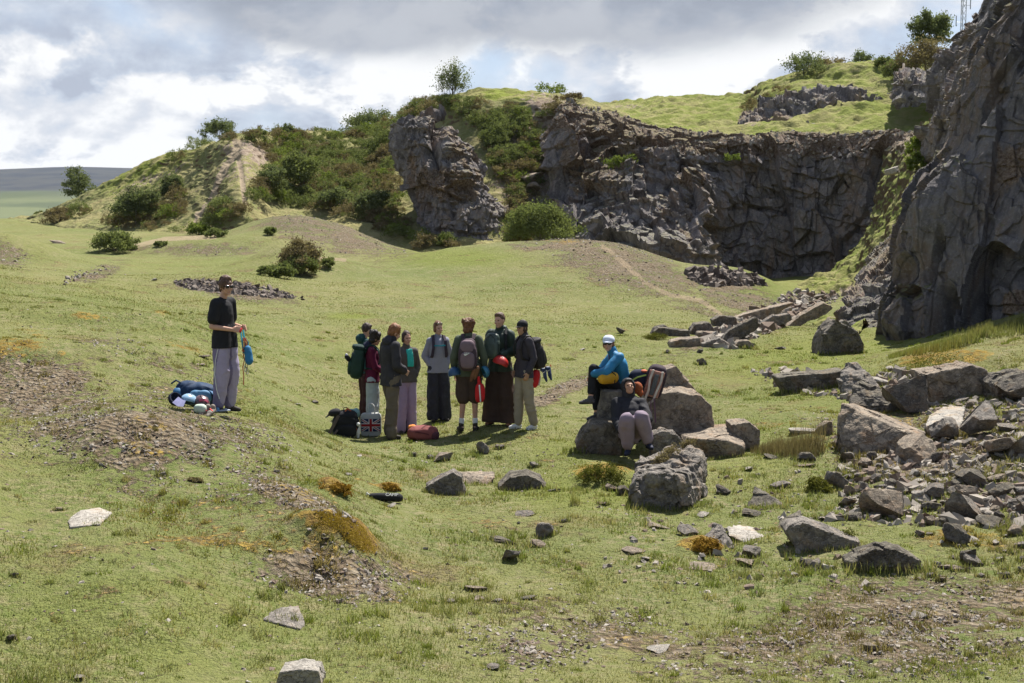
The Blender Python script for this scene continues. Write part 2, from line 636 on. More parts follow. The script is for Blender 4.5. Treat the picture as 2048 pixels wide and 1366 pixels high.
def rock_mat(name, c1, c2, c3, sc=1.0, mossy=0.0, earth=0.0, streak=True, coord='Position', bd=0.05, lichen=.35):
    """weathered limestone: c1 grey body, c2 paler fresh faces, c3 iron-brown staining"""
    m, t, b = pmat(name, 0.92)
    geo = t.new('ShaderNodeNewGeometry')
    pos = geo.outputs['Position'] if coord == 'Position' else t.new('ShaderNodeTexCoord').outputs['Object']
    mpn = t.new('ShaderNodeMapping')
    t.put(mpn.inputs[0], pos)
    mpn.inputs['Scale'].default_value = (1, 1, .35 if streak else 1)
    ps = mpn.outputs[0]
    big = t.noise(ps, .35 * sc, 5, .65, .4)
    mid = t.noise(ps, 1.7 * sc, 6, .65, .3)
    fine = t.noise(pos, 9 * sc, 6, .7)
    c = t.mix(t.step(mid, .38, .62), c1, c2)
    c = t.mix(t.step(t.math('ADD', t.math('MULTIPLY', big, .5), t.math('MULTIPLY', mid, .5)), .48, .6), c, c3)
    c = t.mix(t.math('MULTIPLY', t.step(fine, .5, .72), .5), c, tuple(min(1, x * 1.7) for x in c2))
    c = t.mix(t.math('MULTIPLY', t.step(fine, .45, .25), .6), c, tuple(x * .45 for x in c1))
    pits = t.step(t.noise(pos, 26 * sc, 3, .6), .30, .22)
    c = t.mix(t.math('MULTIPLY', pits, .5), c, tuple(x * .4 for x in c1))
    # cracks
    ck = t.step(t.voro(t.vmath('ADD', ps, t.vmath('SCALE', t.new('ShaderNodeTexNoise').outputs['Color'])), .8 * sc, 'DISTANCE_TO_EDGE'), .0, .05, 1, 0)
    c = t.mix(t.math('MULTIPLY', ck, .45), c, tuple(x * .3 for x in c1))
    sz = t.new('ShaderNodeSeparateXYZ')
    t.put(sz.inputs[0], geo.outputs['Normal'])
    nz = t.math('ADD', sz.outputs[2], t.math('MULTIPLY', t.math('SUBTRACT', mid, .5), .8))
    if earth:
        e_ = t.math('MAXIMUM', t.attr('earth'), 0.0)
        me_ = t.step(t.math('ADD', e_, t.math('MULTIPLY', t.math('SUBTRACT', mid, .5), 1.6)), .4, .62)
        c = t.mix(me_, c, t.mix(t.step(fine, .35, .65), (0.10, 0.065, 0.045), (0.25, 0.19, 0.145)))
    if mossy:
        mm = t.math('MULTIPLY', t.step(nz, .72, .88), mossy)
        c = t.mix(mm, c, t.mix(t.step(fine, .4, .6), (0.09, 0.11, 0.03), (0.17, 0.17, 0.05)))
    if lichen:
        lm = t.math('MULTIPLY', t.step(t.noise(pos, 4.3 * sc, 6, .75), .60, .68), lichen)
        c = t.mix(lm, c, (0.42, 0.40, 0.36))
    t.put(b.inputs['Base Color'], c)
    h = t.math('ADD', t.noise(pos, 14 * sc, 6, .75), t.math('MULTIPLY', mid, 2.0))
    h = t.math('SUBTRACT', h, t.math('MULTIPLY', ck, .5))
    h = t.math('SUBTRACT', h, t.math('MULTIPLY', pits, .4))
    t.put(b.inputs['Normal'], t.bump(h, .75, bd))
    b.inputs['Specular IOR Level'].default_value = 0.2
    return m


def leaf_mat(name, c1, c2, trans=0.35):
    m = bpy.data.materials.new(name)
    m.use_nodes = True
    t = NT(m.node_tree)
    m.node_tree.nodes.clear()
    pos = t.new('ShaderNodeNewGeometry').outputs['Position']
    at = t.attr('tone')
    n_ = t.noise(pos, 1.3, 3, .6)
    c = t.mix(t.math('ADD', t.math('MULTIPLY', at, .7), t.math('MULTIPLY', n_, .3)), c1, c2)
    d = t.new('ShaderNodeBsdfDiffuse')
    tr = t.new('ShaderNodeBsdfTranslucent')
    t.put(d.inputs[0], c)
    t.put(tr.inputs[0], t.mix(1.0, c, (1.05, 1.12, .7), 'MULTIPLY'))
    mx = t.new('ShaderNodeMixShader')
    mx.inputs[0].default_value = trans
    t.l.new(d.outputs[0], mx.inputs[1])
    t.l.new(tr.outputs[0], mx.inputs[2])
    o = t.new('ShaderNodeOutputMaterial')
    t.l.new(mx.outputs[0], o.inputs[0])
    return m
# ------------------------------------------------------------------ the ground: one height field round the viewer
ANCH = []


def az_r(x, y):
    return np.arctan2(x, y), np.log(np.maximum(np.hypot(x, y), .3))


for l in """-300 432 125;0 434 128;100 437 122;-300 462 88;0 460 85;150 463 84;300 469 79;450 469 77;600 430 72;530 434 73;690 452 71;760 476 69;810 497 67;
500 492 62;640 508 60;760 514 60;300 491 66;400 489 67;0 503 52;100 520 52;300 535 49;450 540 49;600 530 50;650 560 47;800 562 46;-300 500 50;
-300 520 38;0 560 36;150 580 36;300 600 36;450 610 36;600 617 36;800 640 36;1000 640 36;1200 650 36;1350 660 35;1500 667 34;1650 672 33;1740 692 32;
900 497 58;1000 486 57;1100 480 56;1180 477 56;1240 481 56;1300 505 54;1400 547 51;1500 592 48;1560 620 45;900 560 47;1100 562 46;1250 592 44;1400 636 40;1500 652 38;
-200 580 28;0 620 27;150 640 26;300 665 25;400 690 25;500 712 26;650 733 27;850 737 28;1100 737 28;1300 736 28;1500 735 28;1700 728 28;1850 700 28;2048 645 28;2300 580 28;
700 863 20.6;900 863 20.6;1050 860 20.6;1200 862 20.4;500 802 20;455 824 18.3;330 792 19;150 742 20;0 703 21;-250 660 21;1300 870 20;1500 861 20;1700 846 20;1900 818 20;2048 793 20;2300 745 20;
-200 820 15;0 852 15;120 850 15.3;250 838 15.2;400 872 15.2;520 912 15.2;650 952 15.4;800 987 15.6;1000 998 15.6;1300 1009 15.3;1600 1000 15.2;1850 987 15.2;2048 972 15.2;2300 940 15;
560 860 17.2;640 905 17;250 905 14.5;400 930 14.3;100 912 14.3;660 1003 13.5;60 835 17.2;-100 828 17.2;
-200 955 12.3;0 985 12.9;150 1000 12.9;300 1012 12.9;450 1034 12.6;560 1050 12.2;640 1034 12.2;720 1072 12.2;785 1140 12.2;900 1158 12.1;1200 1160 12.1;1600 1156 12.1;1900 1146 12.2;2200 1125 12.2;
0 1120 10.8;300 1140 10.8;550 1166 11.2;650 1176 11.3;750 1225 10.6;1000 1255 10.6;0 1342 8.9;500 1365 9.0;1000 1380 9.1;1500 1376 9.1;1800 1370 9.1;2048 1366 9.1;
1400 562 66;1500 578 63;1570 592 60;1550 568 72;1620 560 74;1640 612 48;1700 640 41;1690 590 50;600 1366 8.9""".replace('\n', '').split(';'):
    a, b, c = map(float, l.split())
    p = P(a, b, c)
    ANCH.append((p.x, p.y, p.z))
for a, c, z in ((1000, 66, 1.0), (1200, 66, .4), (800, 76, 1.2), (1000, 90, .8), (1300, 85, 0), (1600, 90, 0), (2000, 40, 1.6), (2300, 38, 2.2), (2400, 80, 2),
                (600, 100, 3), (300, 110, 3), (800, 125, 3), (1300, 130, 1), (2200, 130, 2), (-600, 60, 3.2), (-900, 25, 2.4), (2900, 25, 2.6), (-600, 130, 3.4)):
    ANCH.append(((a - 1024) / FPX * c, c, z))
for a in range(-180, 180, 40):
    for r_, z in ((1.2, 1.75), (4.5, 1.0 if abs(a) < 50 else 1.7), (12, None), (40, None), (140, None)):
        if z is None:
            if abs(a) < 50:
                continue
            z = 2.2 + .4 * math.sin(a)
        ANCH.append((r_ * math.sin(R(a)), r_ * math.cos(R(a)), z))
ANCH = np.array(ANCH)
BUMPS = []
for px_, py_, Y_, rx_, ry_, h_ in ((270, 850, 15.0, 1.0, .5, .14), (40, 715, 20.6, 2.0, 1.0, .25), (655, 1045, 12.1, .45, .35, .14), (560, 1010, 13.2, .7, .6, .10), (190, 640, 26, 3, 1.6, .35),
                                   (330, 690, 22, 1.6, 1.2, .22), (10, 505, 48, 2.6, 3, .9), (1490, 605, 52, 2.0, 4.5, .75), (400, 500, 63, 3.5, 2.5, .55), (460, 585, 42, 2.2, 2.2, .35), (600, 535, 50, 2.2, 2.5, .8),
                                   (1130, 790, 23.5, .8, .6, .16), (680, 985, 14.2, .35, .3, .14), (1205, 950, 16.6, .5, .35, .16), (1440, 560, 67, 3.0, 3.0, .7), (1900, 730, 24, 1.6, 1.0, .3), (330, 800, 17.5, .8, .9, .0)):
    p = P(px_, py_, Y_)
    BUMPS.append((p.x, p.y, rx_, ry_, h_))
KA = 2.4
_pa, _pr = az_r(ANCH[:, 0], ANCH[:, 1])
_C = np.stack([_pa * KA, _pr], -1)


def _tps(d2):
    return 0.5 * d2 * np.log(d2 + 1e-9)


_n = len(_C)
_D = ((_C[:, None] - _C[None]) ** 2).sum(-1)
_A = np.zeros((_n + 3, _n + 3))
_A[:_n, :_n] = _tps(_D) + np.eye(_n) * 0.0015
_A[:_n, _n:] = np.concatenate([np.ones((_n, 1)), _C], 1)
_A[_n:, :_n] = _A[:_n, _n:].T
_W = np.linalg.solve(_A, np.concatenate([ANCH[:, 2], np.zeros(3)]))


def ground_h(x, y, micro=True):
    x, y = np.asarray(x, float), np.asarray(y, float)
    sh = x.shape
    x, y = x.ravel(), y.ravel()
    a, r_ = az_r(x, y)
    out = np.empty(len(x))
    for i in range(0, len(x), 60000):
        s = slice(i, i + 60000)
        c = np.stack([a[s] * KA, r_[s]], -1)
        d = ((c[:, None] - _C[None]) ** 2).sum(-1)
        out[s] = _tps(d) @ _W[:_n] + _W[_n] + c @ _W[_n + 1:]
    rr = np.hypot(x, y)
    p = np.stack([x, y, x * 0], -1)
    out += 0.05 * fbm(p * .45, 3, 3) * sstep(rr, 6, 12) + 0.035 * fbm(p * 1.1, 2, 17) * sstep(rr, 6, 10) * sstep(rr, 45, 30) + 0.10 * fbm(p * .16, 3, 7) * sstep(rr, 25, 45)
    for bx0, by0, brx, bry, bh in BUMPS:
        dd = ((x - bx0) / brx) ** 2 + ((y - by0) / bry) ** 2
        out += bh * np.exp(-dd)
    if micro:
        out += 0.018 * fbm(p * 2.6, 3, 11) * sstep(rr, 40, 20)
    out -= np.maximum(0, rr - 132) * .22
    return out.reshape(sh)


def gpt(px, py, lift=0.0):
    """where the line of sight through a pixel meets the ground"""
    Y = np.exp(np.linspace(math.log(6), math.log(130), 900))
    a, b = (px - 1024) / FPX, (683 - py) / FPX
    k = (b * CP - SP) / (CP + b * SP)
    x, z = a / (CP + b * SP) * Y, CAMZ + k * Y
    h = ground_h(x, Y, False)
    i = np.argmax(h > z)
    if not (h > z).any():
        i = 899
    y0 = Y[i]
    return Vector((a / (CP + b * SP) * y0, y0, float(ground_h(np.array([a / (CP + b * SP) * y0]), np.array([y0]))[0]) + lift))


def gz(x, y):
    return float(ground_h(np.array([x]), np.array([y]))[0])


# masks, as ellipses in the photograph's frame laid on the ground: cx, cy, rx, ry, angle, strength
GRAVEL = [(60, 770, 200, 85, 8, 1.0), (300, 880, 290, 80, 4, .95), (470, 930, 190, 30, 24, .6), (590, 1000, 150, 30, 22, .85), (655, 1150, 190, 56, 6, .95), (560, 1130, 120, 30, 0, .45),
          (1130, 1260, 230, 80, 0, .5), (1820, 1245, 430, 115, -8, .78), (1500, 1310, 320, 70, 0, .58), (1120, 782, 120, 17, -24, .95), (250, 700, 120, 40, 18, .4), (370, 740, 90, 25, 20, .45),
          (660, 462, 200, 50, 14, .8), (1230, 520, 220, 62, 20, .85), (1090, 490, 90, 16, 0, .6), (470, 583, 150, 20, 8, .95), (1440, 560, 95, 26, 12, 1), (10, 507, 60, 28, 20, .9),
          (1480, 600, 110, 28, 15, .8), (1350, 590, 160, 30, 25, .5), (1510, 640, 200, 25, -22, .9), (1850, 900, 260, 110, 0, .75), (1480, 640, 90, 20, 10, .6), (430, 1010, 340, 110, 12, .40), (400, 500, 170, 16, 0, .6), (200, 545, 60, 18, -20, .6),
          (380, 455, 70, 18, 0, .45), (1040, 700, 500, 18, 0, .12), (240, 770, 150, 60, 15, .4)]
MOSS = [(640, 1045, 80, 26, 5, .95), (712, 1072, 62, 26, 44, 1.25), (560, 1075, 110, 34, 0, .40), (30, 700, 100, 28, 5, .8), (125, 712, 20, 9, 0, 1), (180, 635, 45, 10, 8, .7), (320, 628, 22, 8, 0, .8),
        (665, 975, 36, 17, 20, 1), (1205, 945, 75, 20, 0, .85), (1400, 1095, 60, 22, 0, .95), (60, 665, 50, 14, 20, .55), (300, 905, 90, 20, 10, .6), (360, 690, 60, 14, 20, .5), (1700, 860, 200, 60, 0, .4),
        (1930, 1075, 90, 30, 0, .5), (1620, 1075, 110, 25, 0, .5), (780, 975, 35, 10, 0, .9), (1130, 480, 60, 8, 0, .5), (480, 1065, 300, 80, 10, .36), (1900, 720, 130, 22, -5, .8), (640, 985, 400, 60, 8, .18)]
VIVID = [(150, 900, 600, 700, 0, .15), (300, 1250, 500, 150, 0, .3), (1200, 980, 220, 60, 0, .6), (1500, 900, 150, 80, 0, .35), (1150, 900, 130, 30, 0, .45), (1620, 710, 260, 50, -10, .7), (900, 515, 170, 24, 0, .75), (420, 530, 300, 20, 0, .3),
         (1550, 570, 120, 30, 0, .5), (700, 632, 60, 8, 0, .8), (1750, 780, 300, 60, 0, .45), (930, 700, 500, 60, 0, .25)]
PATHS = [([(1205, 492), (1240, 520), (1290, 565), (1340, 590), (1400, 600), (1440, 628)], 5), ([(270, 492), (330, 478), (430, 474)], 5), ([(690, 520), (560, 512)], 4)]
HPATHS = [([(480, 283), (455, 330), (425, 385), (380, 462)], 6), ([(470, 281), (482, 340), (490, 405)], 5.5)]


def mask(px, py, lst):
    o = np.zeros(px.shape)
    for cx, cy, rx, ry, an, s in lst:
        c_, s_ = math.cos(R(an)), math.sin(R(an))
        dx_, dy_ = px - cx, py - cy
        u = (dx_ * c_ + dy_ * s_) / rx
        v = (-dx_ * s_ + dy_ * c_) / ry
        o = np.maximum(o, s * sstep(np.sqrt(u * u + v * v), 1.25, .35))
    return o


def pmask(px, py, lst):
    o = np.zeros(px.shape)
    for pts, wd in lst:
        for (ax, ay), (bx, by) in zip(pts[:-1], pts[1:]):
            ex, ey = bx - ax, by - ay
            t = np.clip(((px - ax) * ex + (py - ay) * ey) / (ex * ex + ey * ey), 0, 1)
            d = np.hypot(px - ax - t * ex, py - ay - t * ey)
            o = np.maximum(o, sstep(d, wd * 1.3, wd * .5))
    return o


def inpoly(px, py, poly):
    ins = np.zeros(px.shape, bool)
    n_ = len(poly)
    for i in range(n_):
        x1, y1 = poly[i]
        x2, y2 = poly[(i + 1) % n_]
        if y1 == y2:
            continue
        c_ = ((y1 > py) != (y2 > py)) & (px < (x2 - x1) * (py - y1) / (y2 - y1) + x1)
        ins ^= c_
    return ins


def masks_at(x, y, z):
    px, py = proj(x, y, z)
    return dict(gravel=mask(px, py, GRAVEL), moss=mask(px, py, MOSS), vivid=mask(px, py, VIVID), path=pmask(px, py, PATHS))


M_TURF = ground_mat()
ang = np.concatenate([np.linspace(-180, -30, 40)[:-1], np.linspace(-30, -23, 24)[:-1], np.linspace(-23, 23, 680), np.linspace(23, 30, 24)[1:], np.linspace(30, 180, 40)[1:]])
rad = np.concatenate([[.3, 1, 2, 3, 4.5, 6], np.exp(np.linspace(math.log(7.3), math.log(190), 720))])
AA, RR = np.meshgrid(np.radians(ang), rad)
gx, gy = RR * np.sin(AA), RR * np.cos(AA)
gzz = ground_h(gx, gy)
mk = masks_at(gx, gy, gzz)
rough_ = mk['gravel'] * .03 * vnoise(np.stack([gx, gy, gx * 0], -1) * 7, 5) * sstep(RR, 60, 20)
msb = mk['moss'] * .05 * (1 + vnoise(np.stack([gx, gy, gx * 0], -1) * 4, 6)) * sstep(RR, 60, 20)
gzz = gzz + rough_ + msb
ground = mesh_np('ground', np.stack([gx, gy, gzz], -1).reshape(-1, 3), gridF(len(ang), len(rad)), M_TURF, smooth=True, attrs={k: v.ravel() for k, v in mk.items()})
meta(ground, 'rough grazed turf of the quarry floor with stony banks and spoil mounds', None, None, 'structure')


# ------------------------------------------------------------------ control nets: hills and rock faces
def catmull(A, n_):
    """resample control rows (axis 0) to n_ rows"""
    m = len(A)
    t = np.linspace(0, m - 1 - 1e-6, n_)
    i = t.astype(int)
    f = (t - i).reshape(-1, *([1] * (A.ndim - 1)))
    p0, p1, p2, p3 = A[np.maximum(i - 1, 0)], A[i], A[np.minimum(i + 1, m - 1)], A[np.minimum(i + 2, m - 1)]
    return 0.5 * (2 * p1 + (p2 - p0) * f + (2 * p0 - 5 * p1 + 4 * p2 - p3) * f ** 2 + (3 * p1 - p0 - 3 * p2 + p3) * f ** 3)


def netpts(rows, nu, nv):
    A = np.array([[P(*c) if not isinstance(c, Vector) else c for c in r_] for r_ in rows], float)
    G = catmull(A, nv)
    return np.swapaxes(catmull(np.swapaxes(G, 0, 1), nu), 0, 1)


def normals(G, toward=(0, 0, CAMZ)):
    du = np.gradient(G, axis=1)
    dv = np.gradient(G, axis=0)
    n_ = np.cross(du, dv)
    n_ /= np.linalg.norm(n_, axis=-1, keepdims=True) + 1e-9
    s = np.sign(((np.array(toward) - G) * n_).sum(-1).mean())
    return n_ * s


def crag(G, N, seed, sizes=((2.4, .55), (1.0, .28), (.42, .12)), stretch=1.6, fine=.05, w_=1.0, tiltz=.12, ledge=.22):
    """break a smooth face into jointed blocks: vertical joints, dipping beds, tilted facets"""
    p = G + .18 * np.stack([vnoise(G * .5, seed), vnoise(G * .5, seed + 1), vnoise(G * .5, seed + 2)], -1)
    p[..., 2] += p[..., 0] * tiltz
    d = np.zeros(G.shape[:2])
    for k, (sz, am) in enumerate(sizes):
        s_ = np.array((1 / sz, 1 / sz, 1 / (sz * (stretch if k < 2 else 1.0))))
        f1, rid, tl = cells(p * s_, seed + 11 * k, .8)
        d += am * ((rid - .5) * 1.5 + tl * .8)
    bed = p[..., 2] / 1.15 + .35 * vnoise(p * .35, seed + 60)
    fr = bed - np.floor(bed)
    hb = _h(np.floor(bed), np.floor(p[..., 0] / 1.9 + np.floor(bed) * .37), np.zeros_like(bed), seed + 61)
    d += ledge * ((hb - .5) * 1.6 - fr * .8)
    d += fine * fbm(G * 5, 3, seed + 70) + .12 * fbm(G * .4, 2, seed + 80)
    d = d * w_
    return G + N * d[..., None]


def sheet(name, G, mat, attrs=None, smooth=False):
    nv, nu = G.shape[:2]
    return mesh_np(name, G.reshape(-1, 3), gridF(nu, nv), mat, smooth=smooth, attrs=attrs)


# ---- the hillside at the left, up to the skyline
cols = [20, 60, 130, 200, 300, 390, 480, 560, 640, 720, 800, 880, 960, 1060, 1140, 1200, 1260]
cpy = [440, 438, 408, 376, 322, 302, 274, 272, 270, 280, 246, 206, 188, 188, 202, 216, 236]
cY = [122, 118, 115, 112, 108, 104, 96, 100, 102, 101, 98, 95, 92, 90, 88, 86, 86]
bpy_ = [444, 446, 452, 455, 462, 466, 468, 462, 466, 474, 492, 498, 498, 498, 500, 500, 510]
bY = [112, 108, 96, 90, 84, 80, 77, 77, 77, 76, 75, 74, 74, 75, 76, 77, 78]
bul = [0, 0, 0, 0, -2, 2, 6, 1, 0, 0, 0, 0, 1, 0, 0, 0, 0]
rows = []
rows.append([P(c, b_ + 30, y_ - 4) for c, b_, y_ in zip(cols, bpy_, bY)])
for t_ in (0, .25, .5, .75, 1.0):
    rows.append([P(c, b_ + (k_ - b_) * t_, (y0 + (y1 - y0) * t_) - bu * math.sin(math.pi * min(1, t_ * .8 + .1)))
                 for c, b_, k_, y0, y1, bu in zip(cols, bpy_, cpy, bY, cY, bul)])
rows.append([P(c, k_, y1) + Vector((0, 9, -1.0)) for c, k_, y1 in zip(cols, cpy, cY)])
rows.append([P(c, k_, y1) + Vector((0, 45, -14)) for c, k_, y1 in zip(cols, cpy, cY)])
HG = netpts(rows, 620, 400)
HN = normals(HG)
hx, hy = proj(HG[..., 0], HG[..., 1], HG[..., 2])
tus = .16 * fbm(HG * .8, 4, 21) + .06 * (1 - np.abs(vnoise(HG * np.array((1.2, 1.2, 4.0)), 23)) * 2)
HG = HG + HN * tus[..., None]
hgr = mask(hx, hy, [(480, 330, 60, 60, 0, .42), (490, 300, 60, 24, 0, .7), (520, 310, 30, 30, 0, .8), (440, 420, 60, 40, 0, .3), (1060, 330, 90, 110, 20, .75), (1120, 230, 90, 40, 20, 1), (300, 360, 110, 12, -22, .5), (350, 400, 90, 16, -20, .3), (790, 330, 20, 40, 0, .0)])
hpa = pmask(hx, hy, HPATHS)
HG[..., 2] -= .12 * hpa
hviv = mask(hx, hy, [(1020, 190, 90, 14, 0, 1), (300, 345, 110, 30, -22, .8), (780, 320, 22, 60, 0, 1)])
M_HILL = hill_mat('hill_grass')
M_SPUR = hill_mat('spur_grass', (1.0, .97, 1.0), .8)
o = sheet('hillside', HG, M_SPUR, dict(gravel=hgr.ravel(), path=hpa.ravel(), vivid=hviv.ravel()), smooth=True)
meta(o, 'conical grassy hillside with two worn tracks and scrub', None, None, 'structure')

# ---- upland behind the far wall
cols = [1130, 1190, 1260, 1330, 1400, 1480, 1530, 1600, 1700, 1800, 1880, 1960, 2060, 2200]
kpy = [222, 214, 208, 199, 198, 196, 172, 152, 134, 132, 112, 96, 80, 60]
kY = [170, 160, 150, 130, 125, 120, 112, 108, 106, 104, 102, 100, 98, 98]
epy = [262, 232, 252, 264, 272, 272, 272, 270, 268, 266, 262, 262, 262, 262]
eY = [84, 83, 82, 81, 80, 79.5, 79.5, 79.5, 79, 78.5, 78, 78, 78, 78]
rows = [[P(c, b_, y_) + Vector((0, .4, -.5)) for c, b_, y_ in zip(cols, epy, eY)]]
for t_, f_ in ((.12, .04), (.35, .30), (.6, .62), (.82, .9), (1, 1)):
    rows.append([P(c, b_ + (k_ - b_) * f_, y0 + (y1 - y0) * t_) for c, b_, k_, y0, y1 in zip(cols, epy, kpy, eY, kY)])
rows.append([P(c, k_, y1) + Vector((0, 12, -1.2)) for c, k_, y1 in zip(cols, kpy, kY)])
rows.append([P(c, k_, y1) + Vector((0, 60, -16)) for c, k_, y1 in zip(cols, kpy, kY)])
UG = netpts(rows, 520, 260)
UN = normals(UG)
UG = UG + UN * (.32 * fbm(UG * .55, 4, 31) + .16 * (1 - np.abs(vnoise(UG * 1.1, 33)) * 2))[..., None]
ux, uy = proj(UG[..., 0], UG[..., 1], UG[..., 2])
o = sheet('upland', UG, M_HILL, dict(gravel=mask(ux, uy, [(1250, 213, 80, 6, 0, .5), (1500, 235, 30, 20, 0, .7)]).ravel(), path=np.zeros(ux.size), vivid=np.full(ux.size, .5)), smooth=True)
meta(o, 'bright green upland pasture above the quarry wall', None, None, 'structure')

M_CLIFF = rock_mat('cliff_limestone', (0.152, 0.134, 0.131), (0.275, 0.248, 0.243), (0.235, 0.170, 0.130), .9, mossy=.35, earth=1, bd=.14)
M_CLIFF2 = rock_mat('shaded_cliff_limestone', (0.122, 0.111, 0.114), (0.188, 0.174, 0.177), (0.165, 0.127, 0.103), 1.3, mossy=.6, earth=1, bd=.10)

# ---- far quarry wall
cols = [1104, 1116, 1134, 1172, 1240, 1310, 1380, 1440, 1500, 1570, 1640, 1710, 1770, 1830]
tpy = [262, 222, 204, 214, 236, 252, 265, 271, 270, 268, 267, 265, 262, 258]
tY = [84, 84, 84, 84, 83, 82, 80.5, 79, 79, 79, 78.5, 77.5, 76, 74]
bpy2 = [470, 480, 488, 492, 502, 530, 550, 555, 560, 566, 566, 556, 530, 500]
bY2 = [77, 75.5, 74.5, 73.5, 71.5, 70.5, 71, 75, 76, 76.5, 76, 74, 71, 68]
rows = [[P(c, b_ + 30, y_ - .5) for c, b_, y_ in zip(cols, bpy2, bY2)]]
for t_, f_ in ((0, 0), (.2, .25), (.4, .5), (.58, .72), (.7, .88), (1, 1)):
    rows.append([P(c, b_ + (k_ - b_) * f_, y0 + (y1 - y0) * t_) for c, b_, k_, y0, y1 in zip(cols, bpy2, tpy, bY2, tY)])
rows.append([P(c, k_, y1) + Vector((0, 2.5, -.6)) for c, k_, y1 in zip(cols, tpy, tY)])
WG = netpts(rows, 900, 330)
vv = np.linspace(0, 1, 330)[:, None] * np.ones((1, 900))
WN = normals(WG)
top_soft = 1 - .75 * sstep(vv, .70, .82)
WG = crag(WG, WN, 41, ((3.4, .8), (1.4, .45), (.6, .2)), 2.0, .05, top_soft, .12, .25)
wx_, wy_ = proj(WG[..., 0], WG[..., 1], WG[..., 2])
ear = np.clip(sstep(vv, .60, .74) * .85 + mask(wx_, wy_, [(1390, 360, 60, 40, 10, .6), (1190, 310, 110, 120, 0, .62), (1420, 450, 60, 40, 0, .4)]), 0, 1)
wall = sheet('quarry_face', WG, M_CLIFF, dict(earth=ear.ravel()))
meta(wall, 'tall grey and brown limestone wall at the back of the quarry, turf along its lip', 'rock face')

# ---- crags in the upland
def small_crag(rows, name, label, seed, nu=160, nv=80, sz=((1.6, .45), (.7, .25), (.3, .1))):
    G = netpts(rows, nu, nv)
    G = crag(G, normals(G), seed, sz, 1.0, .04, 1.0, .12, .15)
    o_ = sheet(name, G, M_CLIFF, dict(earth=np.full(G.shape[0] * G.shape[1], .12)))
    return meta(o_, label, 'rock outcrop')


small_crag([[(1470, 262, 88), (1530, 262, 87), (1620, 262, 87), (1700, 258, 87), (1770, 255, 88), (1800, 240, 93)],
            [(1485, 232, 92), (1540, 236, 90), (1620, 238, 90), (1700, 236, 90), (1765, 225, 91), (1795, 215, 96)],
            [(1520, 215, 95), (1560, 205, 92), (1620, 200, 91.5), (1700, 198, 91.5), (1760, 200, 92), (1785, 195, 98)],
            [(1540, 205, 99), (1580, 190, 95), (1620, 184, 94), (1700, 184, 94), (1755, 188, 95), (1780, 188, 100)],
            [(1545, 200, 104), (1580, 190, 103), (1630, 184, 103), (1700, 182, 103), (1755, 184, 103), (1780, 186, 105)]],
           'limestone_outcrop', 'low grey outcrop set in the bright green slope at the top right', 51)
small_crag([[(1780, 215, 84), (1800, 212, 82), (1840, 210, 82), (1880, 205, 83)],
            [(1782, 190, 85), (1800, 188, 83), (1840, 186, 83), (1885, 180, 84)],
            [(1786, 160, 86), (1805, 152, 84), (1845, 156, 84), (1890, 150, 85)],
            [(1790, 155, 92), (1810, 150, 92), (1850, 154, 92), (1890, 148, 92)]],
           'limestone_block', 'square jointed limestone block below the scrub under the lone tree', 57, 80, 50)

# ---- isolated buttress
brow = [(505, 842, 1030), (478, 840, 1036), (430, 832, 1028), (385, 822, 1002), (340, 808, 968), (300, 802, 938), (268, 804, 914), (246, 816, 890), (236, 834, 876), (232, 850, 868)]
rows = []
for k, (py_, l_, r_) in enumerate(brow):
    yc = 79.5 + k * .35
    dp = 6.0 - k * .38
    rr_ = []
    for j in range(11):
        th = -0.25 + (math.pi + .5) * j / 10
        sx_ = (l_ + r_) / 2 - (r_ - l_) / 2 * math.cos(th) / math.cos(.25) * 1.0
        rr_.append(P(max(l_ - 3, min(r_ + 3, (l_ + r_) / 2 - (r_ - l_) / 2 * math.cos(th))), py_, yc - dp * math.sin(th)))
    rows.append(rr_)
rows.append([P(862, 232, 83.5) + Vector(((j - 5) * .1, 0, 0)) for j in range(11)])
BG = netpts(rows, 360, 300)
BN = normals(BG)
notch = mask(*proj(BG[..., 0], BG[..., 1], BG[..., 2]), [(868, 300, 16, 70, 12, 1.0)])
BG = BG - BN * (notch * .8)[..., None]
BG = crag(BG, BN, 61, ((2.0, .38), (.85, .26), (.4, .14)), 1.5, .05)
bx_, by_ = proj(BG[..., 0], BG[..., 1], BG[..., 2])
o = sheet('rock_buttress', BG, M_CLIFF, dict(earth=mask(bx_, by_, [(900, 370, 90, 50, 10, .75), (930, 310, 50, 40, 0, .6)]).ravel()))
meta(o, 'freestanding craggy limestone buttress at the foot of the scrubby hill', 'rock outcrop')

# ---- grass gully between the two faces
gl = [(1500, 604, 60), (1560, 588, 64), (1640, 566, 68), (1700, 524, 70), (1742, 450, 71), (1765, 360, 73), (1785, 290, 75), (1800, 262, 77)]
gr_ = [(1700, 668, 34), (1745, 640, 38), (1770, 560, 44), (1800, 470, 49), (1830, 400, 54), (1850, 330, 58), (1868, 270, 61), (1875, 230, 64)]
rows = []
for a_, b_ in zip(gl, gr_):
    pa_, pb_ = P(*a_), P(*b_)
    rows.append([pa_ + (pb_ - pa_) * t_ + Vector((0, 0, -.5 * math.sin(math.pi * t_))) for t_ in (-.08, .15, .35, .55, .75, .9, 1.02)])
LG = netpts(rows, 240, 300)
LN = normals(LG)
LG = LG + LN * (.30 * fbm(LG * .9, 4, 71) + .12 * (1 - np.abs(vnoise(LG * 1.6, 73)) * 2))[..., None]
lx, ly = proj(LG[..., 0], LG[..., 1], LG[..., 2])
o = sheet('gully_slope', LG, M_HILL, dict(gravel=mask(lx, ly, [(1690, 600, 60, 30, -30, .8), (1800, 270, 60, 50, 0, .9)]).ravel(), path=np.zeros(lx.size), vivid=np.full(lx.size, .45)), smooth=True)
